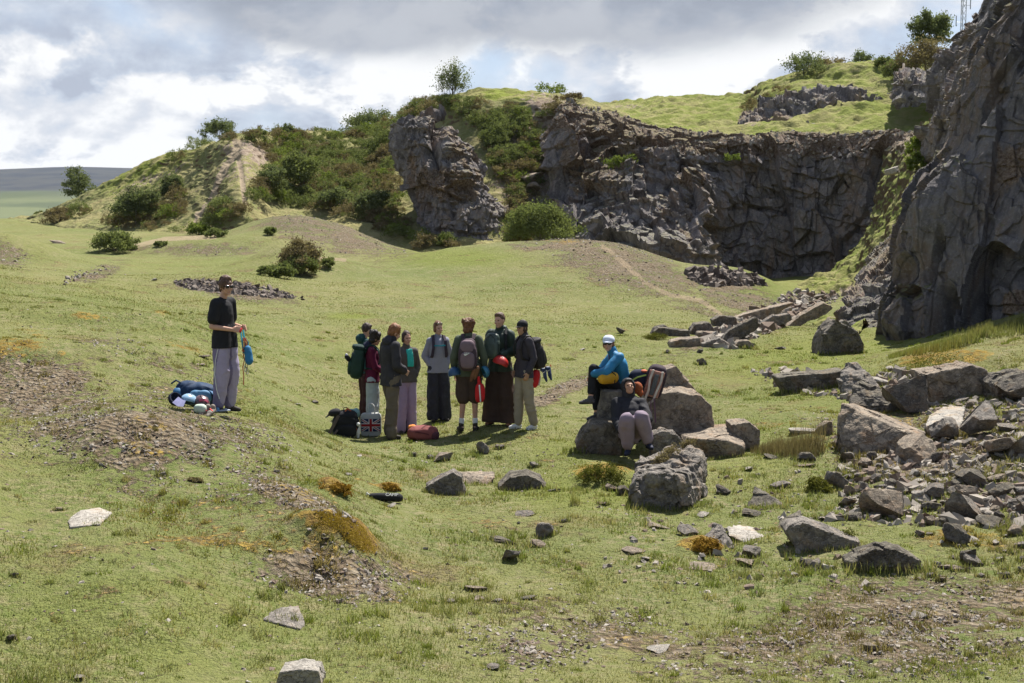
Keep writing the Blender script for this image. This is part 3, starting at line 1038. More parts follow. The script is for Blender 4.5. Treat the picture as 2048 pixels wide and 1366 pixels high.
meta(o, 'steep mossy grass gully climbing between the two rock faces', None, None, 'structure')
# ribs of rock along the gully
small_crag([[(1860, 330, 60), (1880, 380, 56), (1910, 440, 50), (1950, 480, 45)], [(1848, 262, 60), (1866, 290, 56), (1905, 320, 51), (1955, 350, 46)],
            [(1858, 215, 60), (1876, 215, 57), (1895, 220, 52), (1950, 230, 47)], [(1865, 160, 60), (1885, 150, 57), (1920, 140, 53), (1970, 130, 48)],
            [(1893, 115, 60), (1915, 95, 57), (1945, 75, 53), (2000, 60, 48)], [(1915, 72, 60), (1938, 52, 57), (1970, 30, 53), (2020, 0, 48)],
            [(1925, 75, 66), (1950, 55, 64), (1990, 20, 60), (2040, -10, 55)]],
           'rock_shoulder', 'brown broken shoulder of rock stepping down from the tall right face', 77, 200, 200, ((1.6, .35), (.8, .2), (.35, .08)))
small_crag([[(1640, 690, 37), (1665, 690, 36.5), (1690, 690, 36), (1730, 690, 35)], [(1665, 640, 38), (1685, 630, 37.5), (1715, 625, 37), (1760, 640, 36)],
            [(1690, 600, 41), (1725, 575, 40), (1760, 560, 39), (1790, 560, 38)], [(1725, 560, 46), (1750, 520, 45), (1775, 500, 43), (1800, 490, 41)],
            [(1745, 530, 52), (1765, 495, 50), (1785, 470, 48), (1810, 450, 46)]],
           'rock_rib', 'narrow grey rib of rock at the foot of the gully', 79, 150, 170, ((1.2, .16), (.5, .09), (.25, .04)))

# ---- the great face at the right
ey = [712, 690, 600, 480, 400, 300, 200, 110, 50, -20, -90]
ex = [1735, 1738, 1754, 1788, 1832, 1892, 1914, 1940, 1970, 2008, 2030]
eYs = [32.6, 33, 33.6, 34.6, 35.6, 37, 38, 39, 39.6, 40.2, 40.6]
rows = []
for k in range(11):
    hh = k / 10
    lean = 3.2 * hh
    bx0_ = 22 * math.sin(math.pi * min(1, hh * 1.1))
    r_ = [(ex[k] + 190, ey[k] - 15, eYs[k] + 12), (ex[k] + 75, ey[k] - 4, eYs[k] + 5), (ex[k] + 8 + bx0_, ey[k], eYs[k] + 1)]
    for px_, yb, pb in ((1850, 31.6, 712), (1950, 30.2, 700), (2060, 29.2, 650), (2200, 27.5, 600), (2450, 24.5, 540), (2800, 21, 500)):
        pyk = pb + (-110 - pb) * hh ** .95
        xx = px_ + max(0, (ex[k] + 40 + (px_ - 1850) * .35) - px_) if px_ < 2100 else px_
        r_.append((xx, pyk, yb + lean * (1 if px_ < 2100 else .8)))
    rows.append(r_)
rows.append([P(c[0] + 30, c[1] + 40, c[2] + 5) for c in rows[10]])
rows.append([P(c[0] + 90, c[1] + 200, c[2] + 16) for c in rows[10]])
FG = netpts(rows, 760, 620)
FN = normals(FG)
fx, fy = proj(FG[..., 0], FG[..., 1], FG[..., 2])
cave = mask(fx, fy, [(1908, 650, 24, 75, 4, 1.0), (1890, 520, 12, 60, 10, .5), (1830, 560, 18, 60, 20, .35)])
FG = FG - FN * (cave * .9)[..., None]
butt = mask(fx, fy, [(2000, 580, 60, 130, 5, .6), (1840, 640, 70, 70, 0, .8), (1850, 440, 60, 110, 20, .5)])
FG = FG + FN * (butt * .6)[..., None]
uu_ = np.linspace(0, 1, 760)[None, :] * np.ones((620, 1))
FG = crag(FG, FN, 83, ((3.0, .55), (1.2, .22), (.5, .08)), 2.8, .03, .25 + .75 * sstep(uu_, .12, .34), .2, .05)
fe = mask(fx, fy, [(2030, 330, 50, 70, 0, .6), (2030, 600, 60, 30, -20, .8), (1930, 150, 90, 60, -40, .6), (1960, 100, 40, 60, 0, .5)])
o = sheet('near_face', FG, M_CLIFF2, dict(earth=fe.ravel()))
o.name = 'quarry_face'
meta(o, 'towering shaded grey rock face at the right edge with a dark hollow at its foot', 'rock face')

# ---- valley floor and moor behind the left gap
m, t, b = pmat('moor', .97)
pos = t.new('ShaderNodeNewGeometry').outputs['Position']
mp_ = t.new('ShaderNodeMapping')
t.put(mp_.inputs[0], pos)
mp_.inputs['Scale'].default_value = (.0016, .0016, .008)
n_ = t.noise(mp_.outputs[0], 2.5, 6, .6)
n3_ = t.noise(mp_.outputs[0], 7, 5, .6)
sz = t.new('ShaderNodeSeparateXYZ')
t.put(sz.inputs[0], pos)
hgt = t.math('ADD', sz.outputs[2], t.math('MULTIPLY', t.math('SUBTRACT', n_, .5), 90))
c = t.mix(t.step(n_, .42, .58), (0.055, 0.072, 0.030), (0.100, 0.118, 0.048))
c = t.mix(t.step(n3_, .58, .66), c, (0.045, 0.055, 0.032))
c = t.mix(t.step(hgt, 35, 62), c, t.mix(t.step(n3_, .4, .6), (0.016, 0.022, 0.034), (0.034, 0.038, 0.042)))  # blue of distance haze put into the ridge top's own colour
t.put(b.inputs['Base Color'], c)
mr = []
for r_, f in ((300, -60), (900, -45), (1500, -18), (2100, 24), (2600, 66), (3000, 104), (3400, 120), (5000, 100), (9000, 60)):
    mr.append([Vector((r_ * math.sin(R(a)), r_ * math.cos(R(a)), f + (0 if r_ < 2500 else 6 * math.sin(a * .3) - .35 * a * (a > 0)))) for a in range(-60, 61, 6)])
MG = netpts(mr, 260, 160)
MG[..., 2] += 5 * fbm(MG * .0022, 4, 91)
o = sheet('moor', MG, m, smooth=True)
meta(o, 'distant dark moorland ridge with green fields below', None, None, 'structure')
ring = [[Vector((r_ * math.sin(R(a)), r_ * math.cos(R(a)), z_)) for a in range(-180, 181, 10)] for r_, z_ in ((150, -9), (320, -62), (3000, -70), (12000, -75))]
RG = netpts(ring, 120, 30)
o = sheet('valley', RG, m, smooth=True)
meta(o, 'valley floor beyond the quarry', None, None, 'structure')
# ------------------------------------------------------------------ foliage
rng = np.random.default_rng(7)
M_GORSE = leaf_mat('gorse_green', (0.080, 0.102, 0.040), (0.215, 0.235, 0.098), .38)
M_HEATH = leaf_mat('heather_brown', (0.110, 0.088, 0.052), (0.260, 0.210, 0.125), .32)
M_THORN = leaf_mat('hawthorn_leaf', (0.065, 0.085, 0.040), (0.205, 0.225, 0.115), .4)
M_BRIGHT = leaf_mat('bramble_leaf', (0.095, 0.135, 0.030), (0.205, 0.235, 0.065), .35)
M_BARK, _t, _b = pmat('bark', .95)
_t.put(_b.inputs['Base Color'], _t.mix(_t.noise(_t.new('ShaderNodeTexCoord').outputs['Object'], 12, 5, .7), (0.05, 0.04, 0.03), (0.16, 0.14, 0.11)))


def leaf_cloud(cen, rad_, n_clump, n_leaf, size, seed, shell=.55, droop=0.0, spiky=0.0):
    """leaf-sized triangles gathered into clumps through a lumpy crown"""
    r = np.random.default_rng(seed)
    d = r.normal(size=(n_clump, 3))
    d /= np.linalg.norm(d, axis=1, keepdims=True)
    d[:, 2] = np.where(d[:, 2] < -.35, -d[:, 2], d[:, 2])
    rr = (shell + (1 - shell) * r.random(n_clump) ** .5)
    lump = 1 + .42 * fbm(d * 1.9 + seed, 2, seed % 97)
    rd = np.array(rad_)
    c = d * rr[:, None] * lump[:, None] * rd
    cs = .26 * rd.mean() * (.6 + .7 * r.random(n_clump))
    tone = r.random(n_clump)
    k = np.repeat(np.arange(n_clump), n_leaf)
    off = r.normal(size=(len(k), 3)) * .55
    p = c[k] + off * cs[k][:, None] * np.array((1, 1, .75))
    if spiky:
        p += d[k] * (r.random(len(k)) ** 3 * spiky * rd.mean())[:, None]
    a = r.normal(size=(len(k), 3))
    a /= np.linalg.norm(a, axis=1, keepdims=True)
    b_ = np.cross(a, r.normal(size=(len(k), 3)))
    b_ /= np.linalg.norm(b_, axis=1, keepdims=True) + 1e-9
    s_ = size * (.6 + .9 * r.random(len(k)))[:, None]
    V = np.stack([p - a * s_ * .5, p + a * s_ * .5 + b_ * s_ * .15, p + b_ * s_ * .75], 1) + np.array(cen)
    tn = np.clip(tone[k] * .75 + .25 * r.random(len(k)), 0, 1)
    return V.reshape(-1, 3), np.repeat(tn, 3)


def tri_obj(name, V, tone, mat, parent=None):
    F = np.arange(len(V)).reshape(-1, 3)
    return mesh_np(name, V, F, mat, parent, attrs=dict(tone=tone))


def limbs(acc, base, h, spread, seed, n_=5, r0=.09, lean=(0, 0)):
    r = random.Random(seed)
    top = (base[0] + lean[0], base[1] + lean[1], base[2] + h * .55)
    acc.cap(base, top, r0, r0 * .55, n=8)
    for i in range(n_):
        a = 2 * math.pi * i / n_ + r.random()
        f = .25 + .7 * r.random()
        p0 = [base[j] + (top[j] - base[j]) * f for j in range(3)]
        p1 = (p0[0] + math.cos(a) * spread * .4, p0[1] + math.sin(a) * spread * .4, p0[2] + h * .22)
        p2 = (p1[0] + math.cos(a) * spread * .3 + lean[0] * .5, p1[1] + math.sin(a) * spread * .3, p1[2] + h * (.15 + .15 * r.random()))
        acc.cap(p0, p1, r0 * .45, r0 * .28, n=6)
        acc.cap(p1, p2, r0 * .28, r0 * .1, n=6)


def hill_pt(px, py, G=None, X=None, Y_=None):
    """nearest visible vertex of the hillside to a pixel"""
    d = (X - px) ** 2 + (Y_ - py) ** 2
    i = np.argmin(d + 1e6 * (G[..., 1] > 121))
    return Vector(G.reshape(-1, 3)[i])


ux, uy = proj(UG[..., 0], UG[..., 1], UG[..., 2])
hx, hy = proj(HG[..., 0], HG[..., 1], HG[..., 2])
hp = lambda a, b: hill_pt(a, b, HG, hx, hy)
up = lambda a, b: hill_pt(a, b, UG, ux, uy)


def plant(kind, base, wpx, hpx, label, mat, seed, name='hawthorn_tree', cat='tree', trunk=True, cl=70, lf=60, size=.12, group=None, shell=.45, lean=0.0, spiky=.25, flat=1.0):
    """one tree or bush; wpx/hpx are its width and height in the photograph"""
    sc = base.y / FPX
    wd, ht = wpx * sc, hpx * sc
    e = empty(name, base)
    meta(e, label, cat, group)
    cz = ht * (.50 if trunk else .42)
    rz_ = ht * (.50 if trunk else .6)
    V, tn = leaf_cloud((lean * .4, 0, cz), (wd * .5, wd * .5 * flat, rz_), cl, lf, size, seed, shell, spiky=spiky)
    tri_obj('crown' if trunk else 'foliage', V, tn, mat, e)
    A = Acc()
    limbs(A, (0, 0, -.3), ht, wd * .6, seed, 7 if trunk else 4, max(.05, ht * .03), (lean, 0))
    A.obj('trunk' if trunk else 'stem', M_BARK, e)
    return e


plant(0, hp(905, 202), 52, 64, 'hawthorn with upswept open crown on the skyline above the rock buttress', M_THORN, 1, cl=85, lf=42, size=.10, spiky=.7, shell=.15)
plant(0, hp(740, 295), 84, 66, 'rounded pale hawthorn at the right end of the scrubby skyline', M_THORN, 2, cl=90, lf=70, size=.13)
plant(0, hp(440, 285), 60, 40, 'low spreading hawthorn on the skyline at the top of the worn tracks', M_THORN, 3, cl=60, lf=60, size=.12)
plant(0, hp(158, 412), 58, 60, 'lone hawthorn at the left end of the hill against the distant moor', M_THORN, 4, cl=80, lf=70, size=.14)
plant(0, hp(272, 448), 74, 66, 'full round hawthorn among brown scrub on the lower left slope', M_THORN, 5, cl=110, lf=80, size=.13)
plant(0, hp(345, 405), 46, 50, 'narrow hawthorn rising out of brown scrub left of the tracks', M_THORN, 6, cl=70, lf=70, size=.13)
plant(0, hp(602, 385), 66, 78, 'darkest thorn tree in the middle of the gorse slope', M_GORSE, 7, cl=90, lf=70, size=.13)
plant(0, hp(545, 395), 56, 56, 'small grey green thorn right of the worn tracks', M_THORN, 8, cl=70, lf=60, size=.12)
plant(0, hp(668, 425), 60, 40, 'pale bush at the foot of the gorse slope, left of two', M_THORN, 9, cl=60, lf=60, size=.12)
plant(0, hp(745, 440), 70, 56, 'pale bush at the foot of the gorse slope, near the rock buttress', M_THORN, 10, cl=70, lf=60, size=.12)
plant(0, hp(570, 278), 28, 26, 'tiny rounded bush on the skyline between the tracks and the pale hawthorn', M_THORN, 11, 'skyline_bush', 'bush', False, 24, 50, .12, 'skyline bushes')
plant(0, hp(510, 284), 44, 24, 'dark green gorse bush on the skyline just right of the tracks', M_GORSE, 12, 'gorse_bush', 'bush', False, 34, 50, .12, 'skyline bushes')
plant(0, hp(1100, 198), 56, 28, 'thin bush on the grassy summit above the quarry', M_BRIGHT, 13, 'skyline_bush', 'bush', False, 34, 40, .11, 'skyline bushes')
plant(0, hp(1148, 206), 40, 18, 'small dark bush on the edge right of the grassy summit', M_HEATH, 14, 'skyline_bush', 'bush', False, 24, 40, .11, 'skyline bushes')
plant(0, up(1862, 112), 64, 78, 'lone wind-swept hawthorn on the skyline beside the mast', M_THORN, 15, cl=120, lf=80, size=.15, lean=-.3, spiky=.3)
plant(0, up(1607, 150), 66, 36, 'ragged bush at the left end of the right-hand skyline', M_THORN, 16, 'skyline_bush', 'bush', False, 60, 50, .13, 'skyline bushes', spiky=.6)
plant(0, up(1720, 138), 44, 26, 'small bush midway along the right-hand skyline', M_THORN, 17, 'skyline_bush', 'bush', False, 40, 50, .13, 'skyline bushes', spiky=.5)
plant(0, up(1660, 142), 60, 20, 'low dark scrub bush on the right-hand skyline, next to the ragged one', M_HEATH, 18, 'gorse_bush', 'bush', False, 40, 50, .13, 'skyline bushes')
plant(0, up(1770, 138), 40, 20, 'low green scrub bush at the edge of the pasture right of the skyline bushes', M_GORSE, 19, 'gorse_bush', 'bush', False, 40, 50, .13, 'skyline bushes')
plant(0, up(1850, 150), 100, 56, 'broad dark scrub bush under the lone skyline hawthorn', M_HEATH, 20, 'gorse_bush', 'bush', False, 110, 60, .13)
plant(0, up(1800, 158), 70, 40, 'dark green scrub bush beside the square limestone block', M_GORSE, 21, 'gorse_bush', 'bush', False, 80, 60, .13)


def gbush(px, py, wpx, hpx, label, mat, seed, cl=90, lf=70, size=.05, group=None, spiky=.15):
    b_ = gpt(px, py)
    return plant(0, b_, wpx, hpx, label, mat, seed, 'gorse_bush', 'bush', False, cl, lf, size, group, .5, spiky=spiky)


gbush(600, 548, 76, 56, 'largest gorse bush with browned top standing alone on the meadow', M_HEATH, 31, 110, 90, .07)
gbush(604, 552, 60, 34, 'dark green gorse clump under the browned bush on the meadow', M_GORSE, 32, 70, 80, .06, 'gorse clumps round the browned bush')
gbush(562, 557, 48, 26, 'dark green gorse clump, the one nearest the camera beside the browned bush', M_GORSE, 33, 60, 80, .06, 'gorse clumps round the browned bush')
gbush(532, 552, 26, 16, 'small green gorse clump left of the browned bush on the meadow', M_GORSE, 34, 40, 60, .06, 'gorse clumps round the browned bush')
gbush(655, 538, 30, 18, 'wispy green gorse clump right of the browned bush on the meadow', M_GORSE, 35, 40, 50, .06, 'gorse clumps round the browned bush')
gbush(232, 504, 80, 34, 'low broad gorse bush with brown tips left of the pale path', M_GORSE, 36, 80, 70, .09)
gbush(430, 474, 40, 14, 'small flat gorse bush at the foot of the left worn track', M_GORSE, 37, 40, 50, .1)
gbush(541, 470, 22, 14, 'tiny dark gorse bush on the low gravelly mound', M_GORSE, 38, 30, 50, .09)
gbush(322, 492, 24, 8, 'tiny green gorse bush beside the pale path', M_GORSE, 39, 24, 40, .09)
plant(0, gpt(120, 450), 50, 34, 'rounded dark gorse bush at the foot of the hill, furthest left', M_HEATH, 40, 'gorse_bush', 'bush', False, 70, 60, .12)
plant(0, gpt(160, 446), 46, 36, 'dark gorse bush between the lone hawthorn and the leftmost bush', M_GORSE, 41, 'gorse_bush', 'bush', False, 60, 60, .12)
plant(0, gpt(398, 470), 44, 22, 'bright green gorse bush at the bottom of the left worn track', M_BRIGHT, 42, 'gorse_bush', 'bush', False, 50, 50, .11)
plant(0, P(1080, 488, 66), 130, 70, 'big dark gorse bush between the buttress and the quarry wall', M_GORSE, 43, 'gorse_bush', 'bush', False, 190, 90, .10, spiky=.08)
plant(0, P(1035, 494, 68), 60, 40, 'browner gorse bush at the left foot of the big dark one', M_HEATH, 44, 'gorse_bush', 'bush', False, 80, 70, .10, spiky=.08)
plant(0, P(77, 433, 120), 16, 9, 'tiny bush on the meadow edge against the far valley', M_GORSE, 45, 'gorse_bush', 'bush', False, 14, 30, .14)
plant(0, P(1835, 315, 60), 40, 40, 'bright leafy sapling in the top of the gully', M_BRIGHT, 46, 'sapling', 'plant', False, 40, 40, .10)
plant(0, P(1832, 345, 58), 34, 34, 'bright leafy sapling just below the other in the gully', M_BRIGHT, 47, 'sapling', 'plant', False, 40, 40, .10)
plant(0, P(1242, 350, 77.0), 70, 34, 'bright green bramble growing on a ledge of the quarry wall', M_BRIGHT, 48, 'bramble', 'plant', False, 50, 40, .10, flat=.5)
plant(0, P(1462, 322, 77.5), 34, 12, 'small green tuft on the upper quarry wall', M_BRIGHT, 49, 'bramble', 'plant', False, 20, 30, .10)

# scrub that clothes the hillside: one continuous mass
POLY = [([(512, 296), (560, 272), (700, 276), (786, 245), (800, 270), (792, 330), (800, 420), (830, 478), (905, 492), (820, 494), (780, 470), (700, 440), (640, 425), (560, 408), (500, 404), (528, 350), (545, 315)], .68, (.45, .40, .15)),
        ([(800, 236), (880, 198), (940, 204), (1010, 236), (1060, 222), (1050, 270), (1000, 300), (1040, 330), (1040, 400), (1110, 470), (1000, 496), (1015, 430), (1010, 380), (985, 320), (960, 262), (900, 225), (850, 228), (800, 260)], .82, (.6, .3, .1)),
        ([(940, 230), (1120, 200), (1140, 250), (1100, 330), (1060, 420), (1000, 300)], .30, (.35, .55, .1)),
        ([(215, 452), (262, 420), (330, 395), (378, 395), (375, 420), (366, 466), (270, 466)], .50, (.3, .65, .05)),
        ([(400, 468), (440, 420), (468, 395), (484, 400), (500, 425), (470, 445), (440, 458)], .50, (.35, .55, .1)),
        ([(400, 296), (430, 280), (455, 278), (500, 280), (530, 274), (720, 270), (720, 284), (520, 286), (400, 302)], .40, (.6, .4, 0)),
        ([(95, 450), (130, 430), (190, 420), (200, 432), (150, 448)], .35, (.4, .6, 0)),
        ([(290, 345), (350, 316), (400, 292), (390, 306), (330, 345)], .32, (.5, .5, 0)),
        ([(840, 492), (900, 490), (905, 500), (830, 500)], .5, (.5, .5, 0)),
        ([(1500, 210), (1560, 184), (1640, 176), (1560, 200), (1500, 236)], .35, (.6, .4, 0)), ]
sv, stn, smat = [], [], []
NB = 60
lib = {}
for mi in range(3):
    for v_ in range(8):
        lib[mi, v_] = leaf_cloud((0, 0, .35), (.9, .9, .62), 26, 32, .10, 300 + mi * 10 + v_, .5, spiky=.1)
for pi_, (poly, dens, mixw) in enumerate(POLY):
    g_, X_, Y2_ = (HG, hx, hy) if pi_ < 9 else (UG, ux, uy)
    ok = inpoly(X_, Y2_, poly) & (g_[..., 1] < 122)
    idx = np.flatnonzero(ok.ravel())
    Gf = g_.reshape(-1, 3)
    a_ = np.array(poly)
    area = .5 * abs(np.dot(a_[:, 0], np.roll(a_[:, 1], 1)) - np.dot(a_[:, 1], np.roll(a_[:, 0], 1)))
    nb = int(area * dens / 62)
    pick = rng.choice(idx, size=min(nb, len(idx)), replace=False)
    for i in pick:
        p = Gf[i]
        nz_ = vnoise(np.array([[p[0] * .16, p[1] * .16, 3.0]]), 5)[0]
        if nz_ < -.35 and rng.random() < .6:
            continue
        mi = 0 if (vnoise(np.array([[p[0] * .22, p[1] * .22, p[2] * .22]]), 8)[0] * .6 + rng.random()) < mixw[0] else (2 if rng.random() < mixw[2] * 1.6 else 1)
        V, tn = lib[mi, int(rng.integers(8))]
        s_ = .42 + .50 * rng.random() ** 1.5
        an = rng.random() * 6.28
        c_, n2 = math.cos(an), math.sin(an)
        W = V @ np.array([[c_, n2, 0], [-n2, c_, 0], [0, 0, 1]]) * np.array((s_, s_, s_ * (.8 + .4 * rng.random()))) + p
        sv.append(W)
        stn.append(np.clip(tn * .8 + rng.random() * .35 - .08, 0, 1))
        smat.append(np.full(len(V) // 3, mi))
V = np.concatenate(sv)
o = mesh_np('scrub', V, np.arange(len(V)).reshape(-1, 3), [M_GORSE, M_HEATH, M_BRIGHT], attrs=dict(tone=np.concatenate(stn)), matidx=np.concatenate(smat))
meta(o, 'dense gorse and heather scrub covering the hillside', None, None, 'stuff')


# ------------------------------------------------------------------ grass and moss
def blade_mat():
    m = bpy.data.materials.new('grass_blade')
    m.use_nodes = True
    t = NT(m.node_tree)
    m.node_tree.nodes.clear()
    pos = t.new('ShaderNodeNewGeometry').outputs['Position']
    g, big, mid, fine = grass_colour(t, pos)
    at = t.attr('tone')
    c = t.mix(t.math('MULTIPLY', t.step(at, .55, .9), .8), g, (0.34, 0.28, 0.16))
    c = t.mix(t.math('MULTIPLY', t.step(at, .30, .0), .35), c, (0.085, 0.125, 0.03))
    c = t.mix(t.math('MULTIPLY', t.step(t.attr('gravel'), .25, .8), .8), c, t.mix(at, (0.095, 0.055, 0.032), (0.27, 0.21, 0.13)))
    mcol = t.mix(at, (0.14, 0.08, 0.03), (0.36, 0.25, 0.06))
    c = t.mix(t.math('MULTIPLY', t.attr('moss'), .9, clamp=True), c, mcol)
    d = t.new('ShaderNodeBsdfDiffuse')
    tr = t.new('ShaderNodeBsdfTranslucent')
    t.put(d.inputs[0], c)
    t.put(tr.inputs[0], t.mix(1.0, c, (1.05, 1.15, .6), 'MULTIPLY'))
    mx = t.new('ShaderNodeMixShader')
    mx.inputs[0].default_value = .4
    t.l.new(d.outputs[0], mx.inputs[1])
    t.l.new(tr.outputs[0], mx.inputs[2])
    o_ = t.new('ShaderNodeOutputMaterial')
    t.l.new(mx.outputs[0], o_.inputs[0])
    return m


M_BLADE = blade_mat()


def full_h(x, y):
    z = ground_h(x, y)
    mk_ = masks_at(x, y, z)
    return z + mk_['moss'] * .05, mk_


def blades(x, y, hmin, hmax, seed, wmul=1.0, keep=True, lean=.6, tone=None):
    r = np.random.default_rng(seed)
    z, mk_ = full_h(x, y)
    if keep:
        pr = 1 - .62 * np.clip(mk_['gravel'], 0, 1) - .9 * mk_['path']
        pr *= .45 + .55 * sstep(vnoise(np.stack([x * 1.7, y * 1.7, x * 0], -1), 77), -.5, .2)
        k = r.random(len(x)) < pr
        x, y, z = x[k], y[k], z[k]
        mk_ = {a: b[k] for a, b in mk_.items()}
    n_ = len(x)
    rr = np.hypot(x, y)
    tall = vnoise(np.stack([x * .9, y * .9, x * 0], -1), 78)
    h = (hmin + (hmax - hmin) * r.random(n_) ** 2) * (.8 + .5 * tall) * (1 - .45 * mk_['moss'])
    wd = np.maximum(.0035, rr * .00042) * (.7 + .6 * r.random(n_)) * wmul
    a = r.random(n_) * 6.283
    l_ = r.random(n_) * lean * h
    dx_, dy_ = np.cos(a), np.sin(a)
    b = r.random(n_) * 6.283
    z = z - .006
    V = np.stack([np.stack([x - dx_ * wd, y - dy_ * wd, z], -1), np.stack([x + dx_ * wd, y + dy_ * wd, z], -1),
                  np.stack([x + np.cos(b) * l_, y + np.sin(b) * l_, z + h], -1)], 1).reshape(-1, 3)
    tn = np.repeat(r.random(n_) if tone is None else tone + .2 * r.random(n_), 3)
    return V, dict(tone=tn, gravel=np.repeat(mk_['gravel'], 3), moss=np.repeat(mk_['moss'], 3), vivid=np.repeat(mk_['vivid'], 3))


M_RUSH = leaf_mat('dry_rush', (0.085, 0.075, 0.035), (0.30, 0.23, 0.13), .25)
NBL = 640000
u = rng.random(NBL)
lr = math.log(7.4) + (math.log(46) - math.log(7.4)) * u ** 1.12
aa = np.radians(rng.uniform(-23, 23, NBL))
V, at = blades(np.exp(lr) * np.sin(aa), np.exp(lr) * np.cos(aa), .010, .046, 5)
o = mesh_np('grass', V, np.arange(len(V)).reshape(-1, 3), M_BLADE, attrs=at)
meta(o, 'short grazed grass over the meadow', None, None, 'stuff')

nt_ = 950
lt_ = rng.uniform(math.log(8), math.log(34), nt_)
at_ = np.radians(rng.uniform(-22.5, 22.5, nt_))
tx_, ty_ = np.exp(lt_) * np.sin(at_), np.exp(lt_) * np.cos(at_)
rt_ = rng.uniform(.03, .16, nt_)
an_ = rng.random((nt_, 55)) * 6.283
qq_ = np.sqrt(rng.random((nt_, 55)))
V, at = blades((tx_[:, None] + np.cos(an_) * qq_ * rt_[:, None]).ravel(), (ty_[:, None] + np.sin(an_) * qq_ * rt_[:, None]).ravel(), .03, .085, 8, 1.1, False, .8, np.repeat(rng.random(nt_) * .8, 55))
at['vivid'] = np.repeat(np.repeat((rng.random(nt_) < .45) * 1.0, 55), 3)
o = mesh_np('grass', V, np.arange(len(V)).reshape(-1, 3), M_BLADE, attrs=at)
meta(o, 'scattered tussocks and weeds taller than the turf', None, None, 'stuff')
nm_ = 30000
pxm, pym = rng.uniform(560, 790, nm_), rng.uniform(1020, 1125, nm_)
gm = [gpt(a, b) for a, b in zip(pxm[:900], pym[:900])]
gmx = np.repeat(np.array([p.x for p in gm]), 30) + rng.normal(size=27000) * .04
gmy = np.repeat(np.array([p.y for p in gm]), 30) + rng.normal(size=27000) * .05
mz_ = ground_h(gmx, gmy)
mm_ = masks_at(gmx, gmy, mz_)['moss']
kk_ = rng.random(27000) < sstep(mm_, .35, .8)
V, at = blades(gmx[kk_], gmy[kk_], .008, .026, 6, 1.3, False, .9)
o = mesh_np('moss', V, np.arange(len(V)).reshape(-1, 3), leaf_mat('golden_moss', (0.18, 0.11, 0.03), (0.44, 0.32, 0.055), .3), attrs=at)
meta(o, 'golden moss capping the mound at lower left centre', None, None, 'stuff')


def tuft(px, py, rx, ry, n_, hmin, hmax, label, name='rush_tuft', cat='plant', tone=.75, seed=1, lean=.35, group=None, mat=None, wm=.8):
    c = gpt(px, py)
    sc = c.y / FPX
    r = np.random.default_rng(seed)
    a, q_ = r.random(n_) * 6.283, np.sqrt(r.random(n_))
    x, y = c.x + np.cos(a) * q_ * rx * sc, c.y + np.sin(a) * q_ * ry
    V, at_ = blades(x, y, hmin, hmax, seed, wm, False, lean, None if mat else tone)
    o_ = mesh_np(name, V - np.array(c), np.arange(len(V)).reshape(-1, 3), mat or M_BLADE, attrs=at_)
    o_.location = c
    return meta(o_, label, cat, group)


tuft(1585, 905, 62, .55, 1100, .18, .60, 'large clump of dry brown rushes between the boulders', tone=.5, seed=3, mat=M_RUSH, wm=.5)
tuft(1530, 905, 30, .3, 300, .15, .45, 'smaller clump of dry rushes against the pale flat boulder', tone=.5, seed=4, mat=M_RUSH, wm=.5)
tuft(1150, 905, 30, .25, 160, .08, .25, 'sparse taller grass at the left foot of the sitters boulder', tone=.45, seed=6, name='grass_tuft')
tuft(1340, 1008, 90, .25, 900, .05, .17, 'fringe of grass along the foot of the big pitted boulder', tone=.35, seed=7, name='grass_tuft')
tuft(1150, 1012, 10, .1, 60, .1, .25, 'single wispy tuft on open turf left of the big pitted boulder', tone=.6, seed=8, name='grass_tuft')
tuft(1880, 690, 100, 1.0, 1800, .1, .35, 'long shaggy grass at the foot of the right rock face', tone=.25, seed=9, name='grass_tuft')
tuft(2010, 660, 60, 1.2, 1200, .1, .4, 'long shaggy grass on the bank at the right edge', tone=.3, seed=10, name='grass_tuft')


def cushion(px, py, w_, h_, label, seed, mat):
    c = gpt(px, py)
    sc = c.y / FPX
    V, tn = leaf_cloud((0, 0, 0), (w_ * sc * .5, w_ * sc * .4, h_ * sc * .8), 60, 60, .022, seed, .7)
    o_ = tri_obj('moss_cushion', V, tn, mat)
    o_.location = c
    return meta(o_, label, 'moss', 'moss cushions')


M_MOSSO = leaf_mat('orange_moss', (0.13, 0.065, 0.02), (0.36, 0.23, 0.04), .2)
M_MOSSG = leaf_mat('olive_moss', (0.06, 0.07, 0.02), (0.20, 0.19, 0.04), .2)
cushion(668, 985, 66, 14, 'domed orange moss cushion above the mossy mound', 1, M_MOSSO)
cushion(1408, 1102, 70, 26, 'orange moss cushion between grey rocks at lower right', 2, M_MOSSO)
cushion(1205, 958, 84, 24, 'olive moss cushion left of the big pitted boulder', 3, M_MOSSG)
cushion(1635, 985, 60, 26, 'olive moss cushion beside the right scree', 4, M_MOSSG)
cushion(1645, 1090, 110, 30, 'brownish moss below the long slab boulder', 5, M_MOSSG)
cushion(778, 980, 44, 9, 'small orange moss cushion behind the black gear case', 6, M_MOSSO)
cushion(1905, 745, 190, 44, 'wide yellow green juniper-like moss mat behind the right scree', 7, M_MOSSG)
cushion(1310, 677, 50, 12, 'olive moss hummock left of the leaning slabs', 8, M_MOSSG)
cushion(912, 700, 20, 6, 'tiny olive moss hummock on the meadow', 9, M_MOSSG)
cushion(390, 965, 30, 10, 'dark brown moss cushion on the left bank', 10, M_HEATH)
